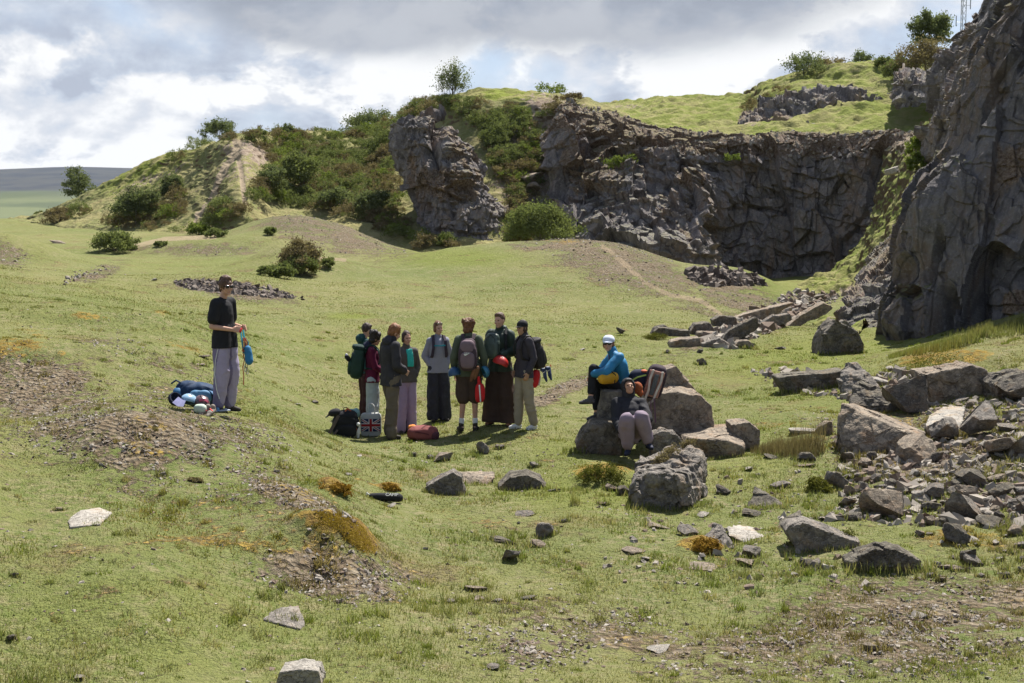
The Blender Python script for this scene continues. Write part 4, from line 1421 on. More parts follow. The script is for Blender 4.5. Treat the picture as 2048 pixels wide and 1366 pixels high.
# ------------------------------------------------------------------ rocks
M_ROCK_G = rock_mat('grey_boulder', (0.135, 0.120, 0.108), (0.265, 0.238, 0.208), (0.21, 0.155, 0.11), 3.0, mossy=.0, streak=False, coord='Object', bd=.03, lichen=.5)
M_ROCK_B = rock_mat('buff_boulder', (0.165, 0.135, 0.108), (0.33, 0.275, 0.215), (0.24, 0.165, 0.11), 3.0, mossy=.0, streak=False, coord='Object', bd=.03, lichen=.3)
M_ROCK_P = rock_mat('pale_slab', (0.27, 0.245, 0.215), (0.37, 0.345, 0.31), (0.32, 0.25, 0.18), 3.0, streak=False, coord='Object', bd=.02, lichen=.3)
M_ROCK_D = rock_mat('dark_boulder', (0.085, 0.073, 0.064), (0.19, 0.168, 0.145), (0.14, 0.10, 0.07), 3.0, mossy=.1, streak=False, coord='Object', bd=.03, lichen=.35)
FEET = []
RM = dict(g=M_ROCK_G, b=M_ROCK_B, p=M_ROCK_P, d=M_ROCK_D)


def roughen(V, size, seed, am=1.0, pit=0.0):
    d = am * (.030 * fbm(V * (4 / size), 3, seed) + .014 * fbm(V * (14 / size), 3, seed + 5)) * size
    f1, rid, tl = cells(V * (3.2 / size), seed + 9)
    d += am * .045 * size * ((rid - .5) * .8 + tl)
    if pit:
        d -= pit * size * .03 * sstep(vnoise(V * (16 / size), seed + 12), .2, .7)
    c = V.mean(0)
    n_ = V - c
    n_ /= np.linalg.norm(n_, axis=1, keepdims=True) + 1e-9
    return V + n_ * d[:, None]


def hull_rock(name, pts, mat, label, seed=1, group=None, am=1.0, voxel=None, pit=0.0, cat='boulder', sm=0, fit=True):
    """pts: corners of the block (world); the closed solid between them, chipped and pitted"""
    pts = [Vector(p) for p in pts]
    if name == 'flat_stone':      # a slab lying almost flush in the turf
        pp = [proj(p.x, p.y, p.z) for p in pts]
        gp = [gpt(float(a), float(b)) for a, b in pp]
        pts = [g_ + Vector((0, 0, .018)) for g_ in gp] + [g_ - Vector((0, 0, .1)) for g_ in gp]
        fit = False
    if fit:      # bring the block to the depth where its foot meets the turf, and bury the foot
        pp = [proj(p.x, p.y, p.z) for p in pts]
        ymin = min(p.y for p in pts)
        fr_ = [(a, b) for (a, b), p in zip(pp, pts) if p.y < ymin + .35] or pp
        lo_ = max(fr_, key=lambda t: t[1])
        k = gpt(float(lo_[0]), float(lo_[1]) - 3).y / ymin
        pts = [P(float(a), float(b), p.y * k) for (a, b), p in zip(pp, pts)]
        xs_ = [p.x for p in pts]
        FEET.append((min(xs_), max(xs_), min(p.y for p in pts), max(p.y for p in pts)))
        zs = sorted(p.z for p in pts)
        mid_ = zs[0] + (zs[-1] - zs[0]) * .45
        pts += [Vector((p.x, p.y, min(gz(p.x, p.y) - .06, p.z - .02))) for p in pts if p.z < mid_]
    base = Vector((sum(p.x for p in pts) / len(pts), sum(p.y for p in pts) / len(pts), min(p.z for p in pts)))
    bm = bmesh.new()
    for p in pts:
        bm.verts.new(p - base)
    r = bmesh.ops.convex_hull(bm, input=bm.verts)
    bmesh.ops.delete(bm, geom=[v for v in bm.verts if not v.link_faces], context='VERTS')
    bmesh.ops.recalc_face_normals(bm, faces=bm.faces)
    me = bpy.data.meshes.new('t')
    bm.to_mesh(me)
    bm.free()
    o_ = bpy.data.objects.new('t', me)
    COL.objects.link(o_)
    ext = max((max(p[i] for p in pts) - min(p[i] for p in pts)) for i in range(3))
    md = o_.modifiers.new('r', 'REMESH')
    md.mode = 'VOXEL'
    md.voxel_size = voxel or max(.012, ext / 55)
    if sm:
        m2 = o_.modifiers.new('s', 'SMOOTH')
        m2.iterations = sm
    m3 = bpy.data.meshes.new_from_object(o_.evaluated_get(bpy.context.evaluated_depsgraph_get()))
    bpy.data.objects.remove(o_)
    bpy.data.meshes.remove(me)
    co = np.empty(len(m3.vertices) * 3, np.float32)
    m3.vertices.foreach_get('co', co)
    co = roughen(co.reshape(-1, 3).astype(float), ext * .8, seed, am, pit)
    m3.vertices.foreach_set('co', co.astype(np.float32).ravel())
    m3.materials.clear()
    m3.materials.append(mat)
    m3.polygons.foreach_set('use_smooth', np.zeros(len(m3.polygons), bool))
    m3.name = name
    m3.update()
    o_ = bpy.data.objects.new(name, m3)
    o_.location = base
    COL.objects.link(o_)
    return meta(o_, label, cat, group)


def prism(front, depth, Y, dzb=0.0, shrink=1.0, dip=0.0):
    """front outline as pixels at depth Y(+own offset), and the same outline pushed back by depth"""
    out = []
    for f in front:
        px, py = f[0], f[1]
        off = f[2] if len(f) > 2 else 0
        p = P(px, py, Y + off)
        out.append(p)
        out.append(p + Vector((0, depth, dzb)))
    return out


_ico = {}
FOOT = []


def ico(n_):
    if n_ not in _ico:
        bm = bmesh.new()
        bmesh.ops.create_icosphere(bm, subdivisions=n_, radius=1)
        bm.verts.ensure_lookup_table()
        _ico[n_] = (np.array([v.co[:] for v in bm.verts]), np.array([[v.index for v in f.verts] for f in bm.faces]))
        bm.free()
    return _ico[n_]


def stone_mesh(name, seed, mat, sub=3, ncut=12, rough_=1.0):
    """an angular stone about 1 across: a ball cut by random planes, then chipped"""
    V, F = ico(sub)
    V = V.copy()
    r = np.random.default_rng(seed)
    for k in range(ncut):
        n_ = r.normal(size=3)
        n_ /= np.linalg.norm(n_)
        if k < 4:
            n_ = n_ * np.array((.25, .25, 1))
            n_ /= np.linalg.norm(n_)
        d = .34 + .30 * r.random()
        ex = V @ n_ - d
        V = V - np.where(ex > 0, ex, 0)[:, None] * n_
    V /= np.abs(V).max(0)
    V = roughen(V * .5, .8, seed, rough_ * .7)
    me = mesh_np(name, V, F, mat)
    m_ = me.data
    bpy.data.objects.remove(me)
    return m_


LIB = {}
for kk in 'gbpd':
    LIB[kk] = [stone_mesh('stone', 100 + 17 * i + ord(kk), RM[kk], 3, 13) for i in range(7)]
LIBH = {}


def stone(x, y, sx, sy, sz, kind='g', label='', seed=0, group=None, tilt=None, sink=.25, z=None, hi=False, name='stone', cat='stone'):
    r = random.Random(seed * 7 + 3)
    if hi:
        me = stone_mesh(name, seed + 900, RM[kind], 4, 11)
    else:
        me = LIB[kind][r.randrange(7)]
    o_ = bpy.data.objects.new(name, me)
    o_.scale = (sx, sy, sz)
    zz = gz(x, y) if z is None else z
    o_.location = (x, y, zz + sz * (.5 - sink))
    tl = tilt if tilt is not None else (r.uniform(-.22, .22), r.uniform(-.22, .22))
    o_.rotation_euler = (tl[0], tl[1], r.uniform(-.5, .5) if sx > sy * 1.4 else r.uniform(0, 6.28))
    COL.objects.link(o_)
    return meta(o_, label, cat, group)


def spx(px, py, wpx, hpx, kind, label, seed, depth=None, tilt=None, hi=None, group=None, sink=.2, name='stone', cat='stone'):
    """a stone whose foot is at a pixel and which spans wpx by hpx there"""
    c = gpt(px, py)
    sc = c.y / FPX
    FOOT.append((c.x, c.y + .3 * min(wpx * sc, .5), wpx * sc * .5))
    w_, h_ = wpx * sc * 1.06, hpx * sc * 1.0
    d = depth if depth else min(w_ * .8, .6)
    # part of the seen height is the top face, foreshortened
    hz = max(.03, h_ - d * .16 * 1.0) / (1 - sink)
    return stone(c.x, c.y + d * .35, w_, d, hz, kind, label, seed, group, tilt, sink, None, (wpx > 45 if hi is None else hi), name, cat)


# --- the named boulders, each from its own corners
yb = 18.75
hull_rock('boulder', prism([(1305, 790), (1350, 784), (1400, 790), (1424, 812), (1428, 870), (1405, 885), (1300, 885), (1296, 800)], .75, 19.3) + prism([(1300, 920), (1420, 900)], .6, 19.3), M_ROCK_B,
          'big square brown boulder the sitters lean on, carrying the strapped rucksack', 1, am=.7, voxel=.022, fit=False)
hull_rock('boulder', prism([(1285, 810), (1300, 762), (1320, 745), (1352, 733), (1372, 760), (1395, 785), (1392, 800), (1290, 815)], .55, 20.1), M_ROCK_B,
          'brown boulder behind the strapped rucksack with a rounded crest', 2, am=.8, voxel=.022, fit=False)
hull_rock('boulder', prism([(1192, 878), (1196, 820), (1205, 783), (1240, 782), (1262, 790), (1270, 880)], .6, 19.1), M_ROCK_G,
          'upright grey block the blue-jacketed sitter sits on', 3, am=.8, voxel=.02, fit=False)
hull_rock('boulder', prism([(1152, 895), (1165, 868), (1185, 848), (1215, 845), (1240, 850), (1245, 912), (1200, 912), (1160, 908)], .55, 18.6), M_ROCK_D,
          'dark rounded boulder under the upright block, yellow bag leaning on it', 4, am=.8, voxel=.02, sm=2, fit=False)
hull_rock('boulder', prism([(1303, 925), (1304, 872), (1325, 862), (1352, 868), (1372, 895), (1375, 925)], .4, 18.3), M_ROCK_G,
          'grey rock wedged in front of the big square brown boulder', 5, am=1, fit=False)
hull_rock('boulder', [P(1355, 866, 18.3), P(1385, 877, 17.5), P(1452, 880, 17.3), P(1486, 892, 17.3), P(1470, 845, 18.6), P(1385, 855, 18.7), P(1368, 890, 17.8), P(1400, 918, 17.6), P(1470, 918, 17.3), P(1488, 915, 17.5), P(1490, 880, 18.3)],
          M_ROCK_B, 'flat-topped buff boulder between the sitters boulders and the dry rushes', 6, am=.6, voxel=.02)
hull_rock('boulder', prism([(1462, 850), (1500, 845), (1520, 862), (1518, 895), (1470, 905)], .5, 18.9), M_ROCK_B,
          'small buff boulder tucked behind the flat-topped one beside the rushes', 7, am=.8)
# the big pitted boulder in the middle
hull_rock('boulder', [P(1262, 960, 15.1), P(1266, 932, 15.5), P(1300, 912, 16.0), P(1345, 892, 16.3), P(1385, 884, 16.3), P(1412, 898, 16.0), P(1420, 940, 15.7), P(1408, 985, 15.5), P(1380, 1003, 15.0), P(1330, 1022, 14.9),
                      P(1268, 1022, 14.9), P(1258, 990, 15.0), P(1300, 945, 14.9), P(1370, 950, 14.95), P(1300, 1000, 16.2), P(1400, 985, 16.4), P(1350, 915, 15.4)],
          M_ROCK_G, 'big pitted grey boulder with brown moss in its crest, centre right', 8, am=1.15, voxel=.014, pit=1.2)
cush = leaf_cloud((0, 0, 0), (.30, .12, .05), 40, 50, .02, 77, .5)
o = tri_obj('moss_cushion', cush[0], cush[1], M_HEATH)
o.location = P(1345, 906, 15.75)
o.rotation_euler = (0, -.45, .35)
meta(o, 'dark brown moss growing in the crest of the big pitted boulder', 'moss')
# sloping slab block, right
hull_rock('boulder', [P(1685, 808, 18.9), P(1684, 860, 18.6), P(1672, 885, 18.6), P(1735, 915, 18.2), P(1792, 898, 18.2), P(1805, 862, 18.2), P(1850, 868, 18.4), P(1852, 890, 18.3), P(1705, 806, 19.6), P(1760, 824, 19.5), P(1850, 862, 18.9), P(1700, 850, 19.6), P(1850, 895, 19)],
          M_ROCK_B, 'largest boulder of the right scree, dark front and a top slanting down to the right', 9, am=.6, voxel=.02)
hull_rock('boulder', [P(1858, 832, 19.0), P(1850, 852, 18.2), P(1878, 862, 18.1), P(1915, 862, 18.1), P(1932, 810, 19.1), P(1890, 810, 19.3), P(1925, 845, 18.3), P(1915, 880, 18.2), P(1860, 880, 18.3)],
          M_ROCK_P, 'pale smooth slab just right of the slanting boulder', 10, am=.35, voxel=.02)
hull_rock('boulder', [P(1697, 800, 19.9), P(1700, 770, 20.0), P(1722, 762, 20.2), P(1790, 790, 19.8), P(1808, 812, 19.6), P(1792, 826, 19.6), P(1700, 812, 19.7), P(1790, 800, 20.4), P(1720, 775, 20.6)], M_ROCK_D,
          'dark knobbly boulder behind the slanting boulder', 11, am=1.3)
hull_rock('boulder', [P(1680, 745, 21.6), P(1692, 728, 21.8), P(1715, 725, 21.8), P(1735, 738, 21.6), P(1762, 775, 21.2), P(1756, 792, 21.2), P(1700, 795, 21.2), P(1680, 780, 21.4), P(1720, 745, 22.4)], M_ROCK_G,
          'upright striped grey boulder at the end of the long dark slab', 12, am=1.2)
hull_rock('boulder', prism([(1555, 756), (1580, 752), (1650, 746), (1690, 742), (1686, 776), (1640, 782), (1582, 780)], .5, 21.6), M_ROCK_D,
          'long low dark slab with a knife-flat top across the grass', 13, am=.7)
hull_rock('boulder', prism([(1852, 750), (1900, 744), (1945, 730), (1972, 740), (1978, 795), (1925, 800), (1870, 785), (1858, 765)], .8, 21.4), M_ROCK_B,
          'long overhanging slab under the moss mat at far right', 14, am=1.0)
hull_rock('boulder', prism([(1990, 770), (2010, 756), (2060, 748), (2090, 760), (2090, 805), (2000, 806)], .8, 20.8), M_ROCK_D,
          'mossy dark boulder cut by the right edge of the picture', 15, am=1.2)
hull_rock('boulder', prism([(1640, 690), (1650, 665), (1672, 642), (1690, 648), (1722, 668), (1730, 695), (1700, 705), (1645, 712)], .8, 29.0) + [P(1670, 660, 30.2)], M_ROCK_D,
          'triangular dark boulder alone on grass at the foot of the right face', 16, am=.8)
hull_rock('boulder', prism([(1572, 1064), (1580, 1052), (1608, 1046), (1716, 1084), (1724, 1100), (1690, 1102), (1604, 1078)], .34, 13.4) + [P(1612, 1034, 13.8), P(1716, 1074, 13.7)],
          M_ROCK_G, 'long pale-topped slab dipping right in the lower right scree', 17, am=.6, voxel=.018)
hull_rock('boulder', [P(1552, 1062, 14.0), P(1560, 1040, 14.2), P(1600, 1018, 14.6), P(1606, 1040, 14.2), P(1580, 1064, 14.0), P(1600, 1050, 14.8)], M_ROCK_D,
          'dark wedge at the left end of the long pale-topped slab', 18, am=.6)
hull_rock('boulder', prism([(1700, 1148), (1699, 1128), (1722, 1112), (1757, 1096), (1798, 1100), (1838, 1120), (1854, 1142), (1760, 1150)], .30, 12.3),
          M_ROCK_D, 'humped dark brown boulder, lowest of the big ones at right', 19, am=1.2, voxel=.016)
hull_rock('boulder', [P(1492, 1015, 14.9), P(1508, 972, 15.2), P(1520, 975, 15.2), P(1560, 1000, 15.0), P(1568, 1010, 14.9), P(1530, 1020, 14.8), P(1520, 990, 15.5)], M_ROCK_D,
          'dark shark-fin shaped rock standing alone left of the right scree', 20, am=.8)
hull_rock('boulder', [P(1418, 1100, 13.2), P(1405, 1075, 13.4), P(1428, 1045, 13.6), P(1445, 1050, 13.5), P(1470, 1095, 13.2), P(1462, 1102, 13.2), P(1440, 1070, 13.9)], M_ROCK_G,
          'pointed grey rock rising behind the orange moss cushion', 21, am=.8)
hull_rock('boulder', [P(1448, 1055, 13.6), P(1470, 1048, 13.9), P(1525, 1055, 13.9), P(1530, 1078, 13.3), P(1500, 1088, 13.2), P(1455, 1070, 13.3), P(1520, 1080, 13.6)], M_ROCK_P,
          'flat pale slab right of the pointed grey rock', 22, am=.5)
hull_rock('boulder', prism([(852, 975), (870, 962), (890, 958), (905, 945), (922, 955), (928, 980), (915, 995), (880, 990)], .3, 15.9), M_ROCK_G,
          'angular grey rock in front of the low log-like slab', 23, am=.9)
hull_rock('boulder', [P(892, 950, 16.2), P(910, 943, 16.5), P(988, 942, 16.5), P(990, 955, 16.1), P(975, 970, 16.0), P(930, 970, 16.0), P(895, 962, 16.1), P(980, 950, 16.7)], M_ROCK_B,
          'low log-like buff slab behind the angular grey rock', 24, am=.7)
hull_rock('boulder', prism([(998, 975), (1020, 955), (1055, 950), (1080, 962), (1094, 982), (1040, 982)], .45, 15.7), M_ROCK_D,
          'low humped brown rock in the middle of the turf', 25, am=.8)
hull_rock('boulder', prism([(552, 1366), (560, 1345), (600, 1338), (636, 1342), (642, 1366), (600, 1380)], .22, 9.1), M_ROCK_P,
          'pale orange-tinged block cut by the bottom edge', 26, am=.5, voxel=.006)
hull_rock('flat_stone', [P(135, 1045, 11.6), P(160, 1026, 12.0), P(200, 1020, 12.2), P(224, 1028, 12.1), P(205, 1044, 11.7), P(150, 1051, 11.5), P(140, 1055, 11.5), P(200, 1055, 11.7)], M_ROCK_P,
          'flat pale pinkish slab lying in turf at lower left', 27, am=.3, cat='stone', voxel=.01)
hull_rock('flat_stone', [P(524, 1243, 10.1), P(552, 1220, 10.4), P(598, 1214, 10.5), P(606, 1240, 10.15), P(610, 1252, 10.05), P(585, 1256, 10.0), P(600, 1262, 10.1)], M_ROCK_G,
          'flat triangular grey slab with a mossy corner near the bottom', 28, am=.4, cat='stone', voxel=.01)
# leaning slabs towards the gully
for i, (pts, yy, dp, k, lb) in enumerate([
    ([(1308, 665), (1318, 655), (1380, 662), (1382, 670), (1345, 676), (1320, 672)], 33.5, .5, 'd', 'dark thin slab at the left end of the leaning slabs'),
    ([(1340, 698), (1342, 684), (1362, 678), (1400, 676), (1402, 690), (1398, 698)], 31.5, .6, 'b', 'blocky pale slab nearest the camera among the leaning slabs'),
    ([(1383, 660), (1392, 648), (1420, 645), (1430, 660), (1428, 672), (1390, 672)], 33, .6, 'd', 'dark rounded block beside the blocky pale slab'),
    ([(1394, 676), (1396, 664), (1430, 664), (1432, 678)], 32.3, .4, 'b', 'small squared buff block in the leaning slabs'),
    ([(1446, 678), (1460, 660), (1510, 635), (1525, 648), (1510, 662), (1462, 690)], 33.5, .35, 'd', 'dark slab standing on edge in the middle of the leaning slabs'),
    ([(1405, 688), (1440, 675), (1462, 690), (1450, 696), (1420, 696)], 32.0, .4, 'g', 'low grey slab under the dark slab standing on edge'),
    ([(1466, 692), (1478, 682), (1500, 682), (1510, 694), (1490, 700)], 31.5, .4, 'b', 'squat mossy block right of the dark slab on edge'),
    ([(1460, 640), (1490, 628), (1560, 612), (1590, 604), (1560, 626), (1500, 645)], 38, .5, 'b', 'pale blade-like slab in the upper leaning slabs'),
    ([(1576, 652), (1600, 630), (1650, 604), (1666, 616), (1650, 630), (1590, 655)], 34.5, .45, 'b', 'long tilted blade-like slab nearest the right face'),
    ([(1520, 650), (1545, 632), (1580, 628), (1585, 640), (1540, 658)], 36, .4, 'g', 'grey slab between the two blade-like slabs'),
    ([(1648, 688), (1655, 660), (1690, 640), (1712, 660), (1700, 690)], 33.5, .4, 'g', 'grey rock behind the triangular boulder'),
    ([(1300, 672), (1310, 655), (1330, 650), (1345, 662)], 34.5, .4, 'd', 'small dark rock furthest left of the leaning slabs'),
    ([(1424, 640), (1440, 632), (1470, 634), (1476, 650), (1430, 655)], 37, .5, 'd', 'dark hump behind the middle of the leaning slabs')]):
    hull_rock('slab', prism(pts, dp, yy), RM[k], lb, 200 + i, 'leaning slabs below the gully', am=.8, voxel=.035)

# rocks on the scrubby hillside
for i, (px, py, wp, hp_, k, lb) in enumerate([
    (1142, 250, 44, 44, 'g', 'large grey block near the crest of the scree slope'), (1118, 248, 22, 22, 'b', 'small buff block left of the crest block'),
    (1120, 300, 24, 20, 'b', 'round buff block on the scree slope'), (1128, 345, 46, 34, 'b', 'pale tilted block in the middle of the scree slope'),
    (1150, 372, 34, 50, 'b', 'tall leaning buff block at the edge of the quarry wall'), (1105, 350, 24, 26, 'p', 'small whitish block among the scrub'),
    (1070, 380, 34, 22, 'b', 'brown block low on the scree slope beside the gorse'), (1110, 395, 26, 60, 'g', 'tall thin grey pillar at the foot of the scree slope'),
    (1140, 210, 26, 18, 'g', 'small jointed block on the skyline of the scree slope'), (1085, 320, 30, 16, 'b', 'flat buff block in brown scrub'),
    (1068, 365, 50, 30, 'b', 'wide buff ledge block beside the scrub'), (1175, 275, 34, 26, 'g', 'rounded grey block at the top left corner of the quarry wall')]):
    p = hp(px, py)
    sc = p.y / FPX
    stone(p.x, p.y - .3, wp * sc, wp * sc * .9, hp_ * sc * 1.1, k, lb, 400 + i, 'blocks on the scree slope', None, .15, p.z, True, 'block', 'boulder')
p_ = P(1790, 348, 62)
stone(p_.x, p_.y, .85, .8, .5, 'p', 'pale pointed block caught in the top of the gully', 450, None, (.3, -.5), .2, p_.z, True, 'block', 'boulder')

# --- single stones on the turf (foot pixel, width, height)
S = [(962, 910, 38, 30, 'g', 'upright grey stone behind the low log-like slab'), (888, 922, 46, 22, 'b', 'tent-shaped stone between the maroon rucksack and the log-like slab'),
     (826, 914, 16, 10, 'd', 'small dark stone in front of the cargo-trousered walker'), (862, 918, 16, 10, 'g', 'small stone left of the tent-shaped stone'), (998, 902, 22, 14, 'g', 'small round stone right of the upright grey stone'),
     (1070, 936, 24, 14, 'g', 'small grey stone left of the orange-topped moss'), (1090, 1076, 40, 36, 'g', 'domed grey stone, upper of a touching pair'), (1078, 1096, 42, 22, 'b', 'low brownish stone touching the domed grey one'),
     (1045, 1034, 52, 14, 'g', 'flat jagged stone above the touching pair'), (1010, 1087, 60, 16, 'd', 'dark wedge stone left of the touching pair'), (1020, 1124, 52, 32, 'g', 'rough grey stone below the dark wedge'),
     (1130, 1048, 16, 9, 'p', 'little pale stone right of the domed stone'), (1206, 1010, 24, 10, 'b', 'small buff stone left of the pitted boulder'), (1224, 982, 30, 16, 'b', 'brown stone under the olive moss cushion'),
     (1247, 992, 26, 26, 'd', 'dark stone against the left foot of the pitted boulder'), (1112, 984, 34, 8, 'p', 'thin pale stone right of the humped brown rock'), (1315, 1060, 52, 14, 'b', 'flat buff stone below the pitted boulder'),
     (1378, 1072, 52, 30, 'g', 'grey stone left of the pointed grey rock'), (1265, 1108, 52, 12, 'b', 'flat stone with a fold in open turf, lower right'), (1295, 1124, 30, 9, 'p', 'small white stone by the folded flat stone'),
     (1408, 1138, 92, 18, 'b', 'long flat stone in front of the orange moss cushion'), (1510, 1118, 54, 30, 'g', 'tilted grey stone right of the orange moss'), (1496, 1134, 50, 16, 'b', 'crumbly stone under the tilted grey one'),
     (1450, 990, 36, 18, 'd', 'dark stone right of the pitted boulder'), (1405, 1036, 30, 9, 'p', 'pale flake below the right end of the pitted boulder'), (1502, 1036, 60, 22, 'd', 'flat dark stone above the pale slab'),
     (1636, 1138, 40, 24, 'g', 'pitted stone alone below the long pale-topped slab'), (1590, 1156, 24, 12, 'p', 'white flake on turf below the long slab'), (955, 1184, 58, 16, 'b', 'pale triangular stone in the lower middle'),
     (955, 1200, 36, 8, 'b', 'thin stone below the pale triangular one'), (1058, 1198, 44, 12, 'd', 'dark flat stone in the lower middle'), (1000, 1208, 36, 12, 'g', 'grey flake left of the dark flat stone'),
     (898, 1208, 28, 9, 'g', 'small grey flake left of the pale triangular stone'), (985, 1340, 40, 12, 'g', 'rounded pale stone near the bottom edge'), (1322, 1305, 52, 12, 'p', 'bright white flat stone near the bottom, right of middle'),
     (1454, 1318, 18, 14, 'p', 'small bright stone near the bottom right'), (1745, 1310, 36, 22, 'b', 'brown angular stone on the lower right gravel'), (1840, 1236, 34, 14, 'p', 'white curved flake on the lower right gravel'),
     (650, 1088, 26, 10, 'd', 'small dark stone on the crown of the mossy mound'), (690, 1046, 26, 24, 'p', 'pale slab poking out behind the mossy mound'), (780, 1018, 24, 14, 'p', 'pale stone in front of the black gear case'),
     (570, 938, 24, 8, 'b', 'orange flat stone on the left bank'), (698, 954, 20, 9, 'p', 'pale flake right of the orange flat stone'), (404, 718, 30, 9, 'b', 'thin slab left of the standing man\'s knee'),
     (398, 732, 26, 7, 'b', 'smaller thin slab under the other by the standing man'), (28, 1156, 16, 10, 'd', 'dark stone at the left edge'), (16, 1284, 34, 14, 'd', 'dark stone at the left edge, the lower one'),
     (158, 1362, 30, 9, 'p', 'pale flake at the bottom left'), (118, 1022, 22, 8, 'b', 'small brown stone above the pinkish slab'), (322, 957, 20, 10, 'g', 'grey stone on the left bank'),
     (1242, 668, 20, 14, 'd', 'dark stone on the turf above the blue-jacketed sitter'), (1165, 700, 18, 5, 'p', 'tiny pale flake in the middle distance'), (1402, 732, 22, 18, 'g', 'cracked stone above the strapped rucksack'),
     (1400, 706, 18, 10, 'd', 'small dark stone below the blocky pale slab'), (1560, 700, 24, 9, 'g', 'grey stone left of the triangular boulder'), (1335, 708, 12, 9, 'd', 'tiny dark stone by the blocky pale slab'),
     (630, 808, 14, 8, 'g', 'little stone right of the standing man, the right one'), (596, 812, 16, 7, 'p', 'little pale stone right of the standing man'), (113, 487, 34, 11, 'b', 'brown rocks at the foot of the hill, far left'),
     (308, 562, 16, 8, 'p', 'pale stone left of the dark shard pile'), (1630, 870, 90, 22, 'p', 'long thin slab rising out of the dry rushes'), (1540, 920, 46, 14, 'd', 'flat dark slab right of the flat-topped boulder'),
     (1612, 924, 44, 22, 'd', 'dark stone with a yellow moss top by the rushes'), (1612, 934, 44, 8, 'b', 'thin slab under the moss-topped stone'), (1565, 978, 46, 26, 'g', 'grey speckled stone right of the shark-fin rock'),
     (1500, 942, 26, 12, 'p', 'whitish stone right of the pitted boulder top'), (1620, 790, 28, 12, 'p', 'whitish stone below the long dark slab'), (1905, 1145, 76, 14, 'b', 'low flat ledge stone right of the humped dark boulder'),
     (1945, 1128, 40, 30, 'd', 'dark block in the grass near the right edge'), (1918, 1095, 56, 50, 'd', 'dark squared boulder with a hollow front near the right edge'), (1840, 1078, 26, 20, 'b', 'pointed brown stone above the low ledge stone'),
     (1940, 1090, 48, 20, 'p', 'pale blocky stone below the dark squared boulder'), (1990, 1060, 60, 28, 'd', 'dark low stones at the right edge'), (2030, 1075, 40, 26, 'b', 'brown stone at the right edge, beside the dark low ones')]
for i, (px, py, wp, hp_, k, lb) in enumerate(S):
    spx(px, py, wp, hp_, k, lb, 500 + i)

# --- the right scree: countable loose stones
r = random.Random(11)
SCR = [(1655, 870), (1700, 930), (1660, 950), (1690, 1010), (1640, 1040), (1740, 1050), (1830, 1055), (1930, 1060), (2075, 1060), (2075, 790), (2000, 810), (1930, 795), (1840, 760), (1790, 735), (1740, 770), (1820, 820), (1870, 890), (1800, 900), (1740, 920), (1680, 860)]
heads = ['grey', 'buff', 'pale', 'dark']
placed = []
cnt = 0
tries = 0
LM = [('slanting boulder', 1770, 860), ('pale smooth slab', 1890, 835), ('dark knobbly boulder', 1750, 795), ('upright striped boulder', 1720, 760), ('overhanging slab', 1910, 768),
      ('mossy dark boulder at the edge', 2030, 785), ('shark-fin rock', 1530, 1000), ('long pale-topped slab', 1650, 1060), ('humped dark boulder', 1780, 1115), ('dark squared boulder', 1918, 1075), ('olive moss cushion', 1635, 985)]
todo = []
while cnt < 228 and tries < 9000:
    tries += 1
    px, py = r.uniform(1620, 2075), r.uniform(735, 1075)
    if not inpoly(np.array([px]), np.array([py]), SCR)[0]:
        continue
    big = r.random() ** 1.7
    wp = 20 + 92 * big
    if any((px - a) ** 2 + ((py - b) * 1.7) ** 2 < (.36 * (wp + c)) ** 2 for a, b, c in placed):
        continue
    placed.append((px, py, wp))
    k = r.choices('gbpd', (5, 3, 1.2, 2))[0]
    asp = r.uniform(.36, .85)
    nm = {'g': 'grey', 'b': 'buff', 'p': 'pale', 'd': 'dark'}[k]
    sz_ = 'small' if wp < 32 else ('medium' if wp < 60 else 'large')
    sh_ = 'flat' if asp < .46 else ('chunky' if asp > .64 else 'angular')
    ln, lx_, ly_ = min(LM, key=lambda t: (t[1] - px) ** 2 + ((t[2] - py) * 1.6) ** 2)
    dx_, dy_ = px - lx_, (py - ly_) * 1.6
    rel = ('right of' if dx_ > 0 else 'left of') if abs(dx_) > abs(dy_) else ('below' if dy_ > 0 else 'above')
    todo.append((px, py, wp, asp, k, '%s %s %s stone %s the %s' % (sh_, sz_, nm, rel, ln), cnt))
    cnt += 1
ORD = ['leftmost', 'second from left', 'third from left', 'fourth from left', 'fifth from left', 'sixth from left', 'seventh from left', 'eighth from left', 'ninth from left']
from collections import defaultdict
byl = defaultdict(list)
for t_ in todo:
    byl[t_[5]].append(t_)
for lb, lst in byl.items():
    lst.sort()
    for i, (px, py, wp, asp, k, _, n_) in enumerate(lst):
        l2 = lb if len(lst) == 1 else lb + ', ' + (ORD[i] if i < 9 else 'rightmost')
        spx(px, py, wp, wp * asp, k, l2, 1000 + n_, group='loose stones of the right-hand scree', sink=.12, hi=wp > 44)
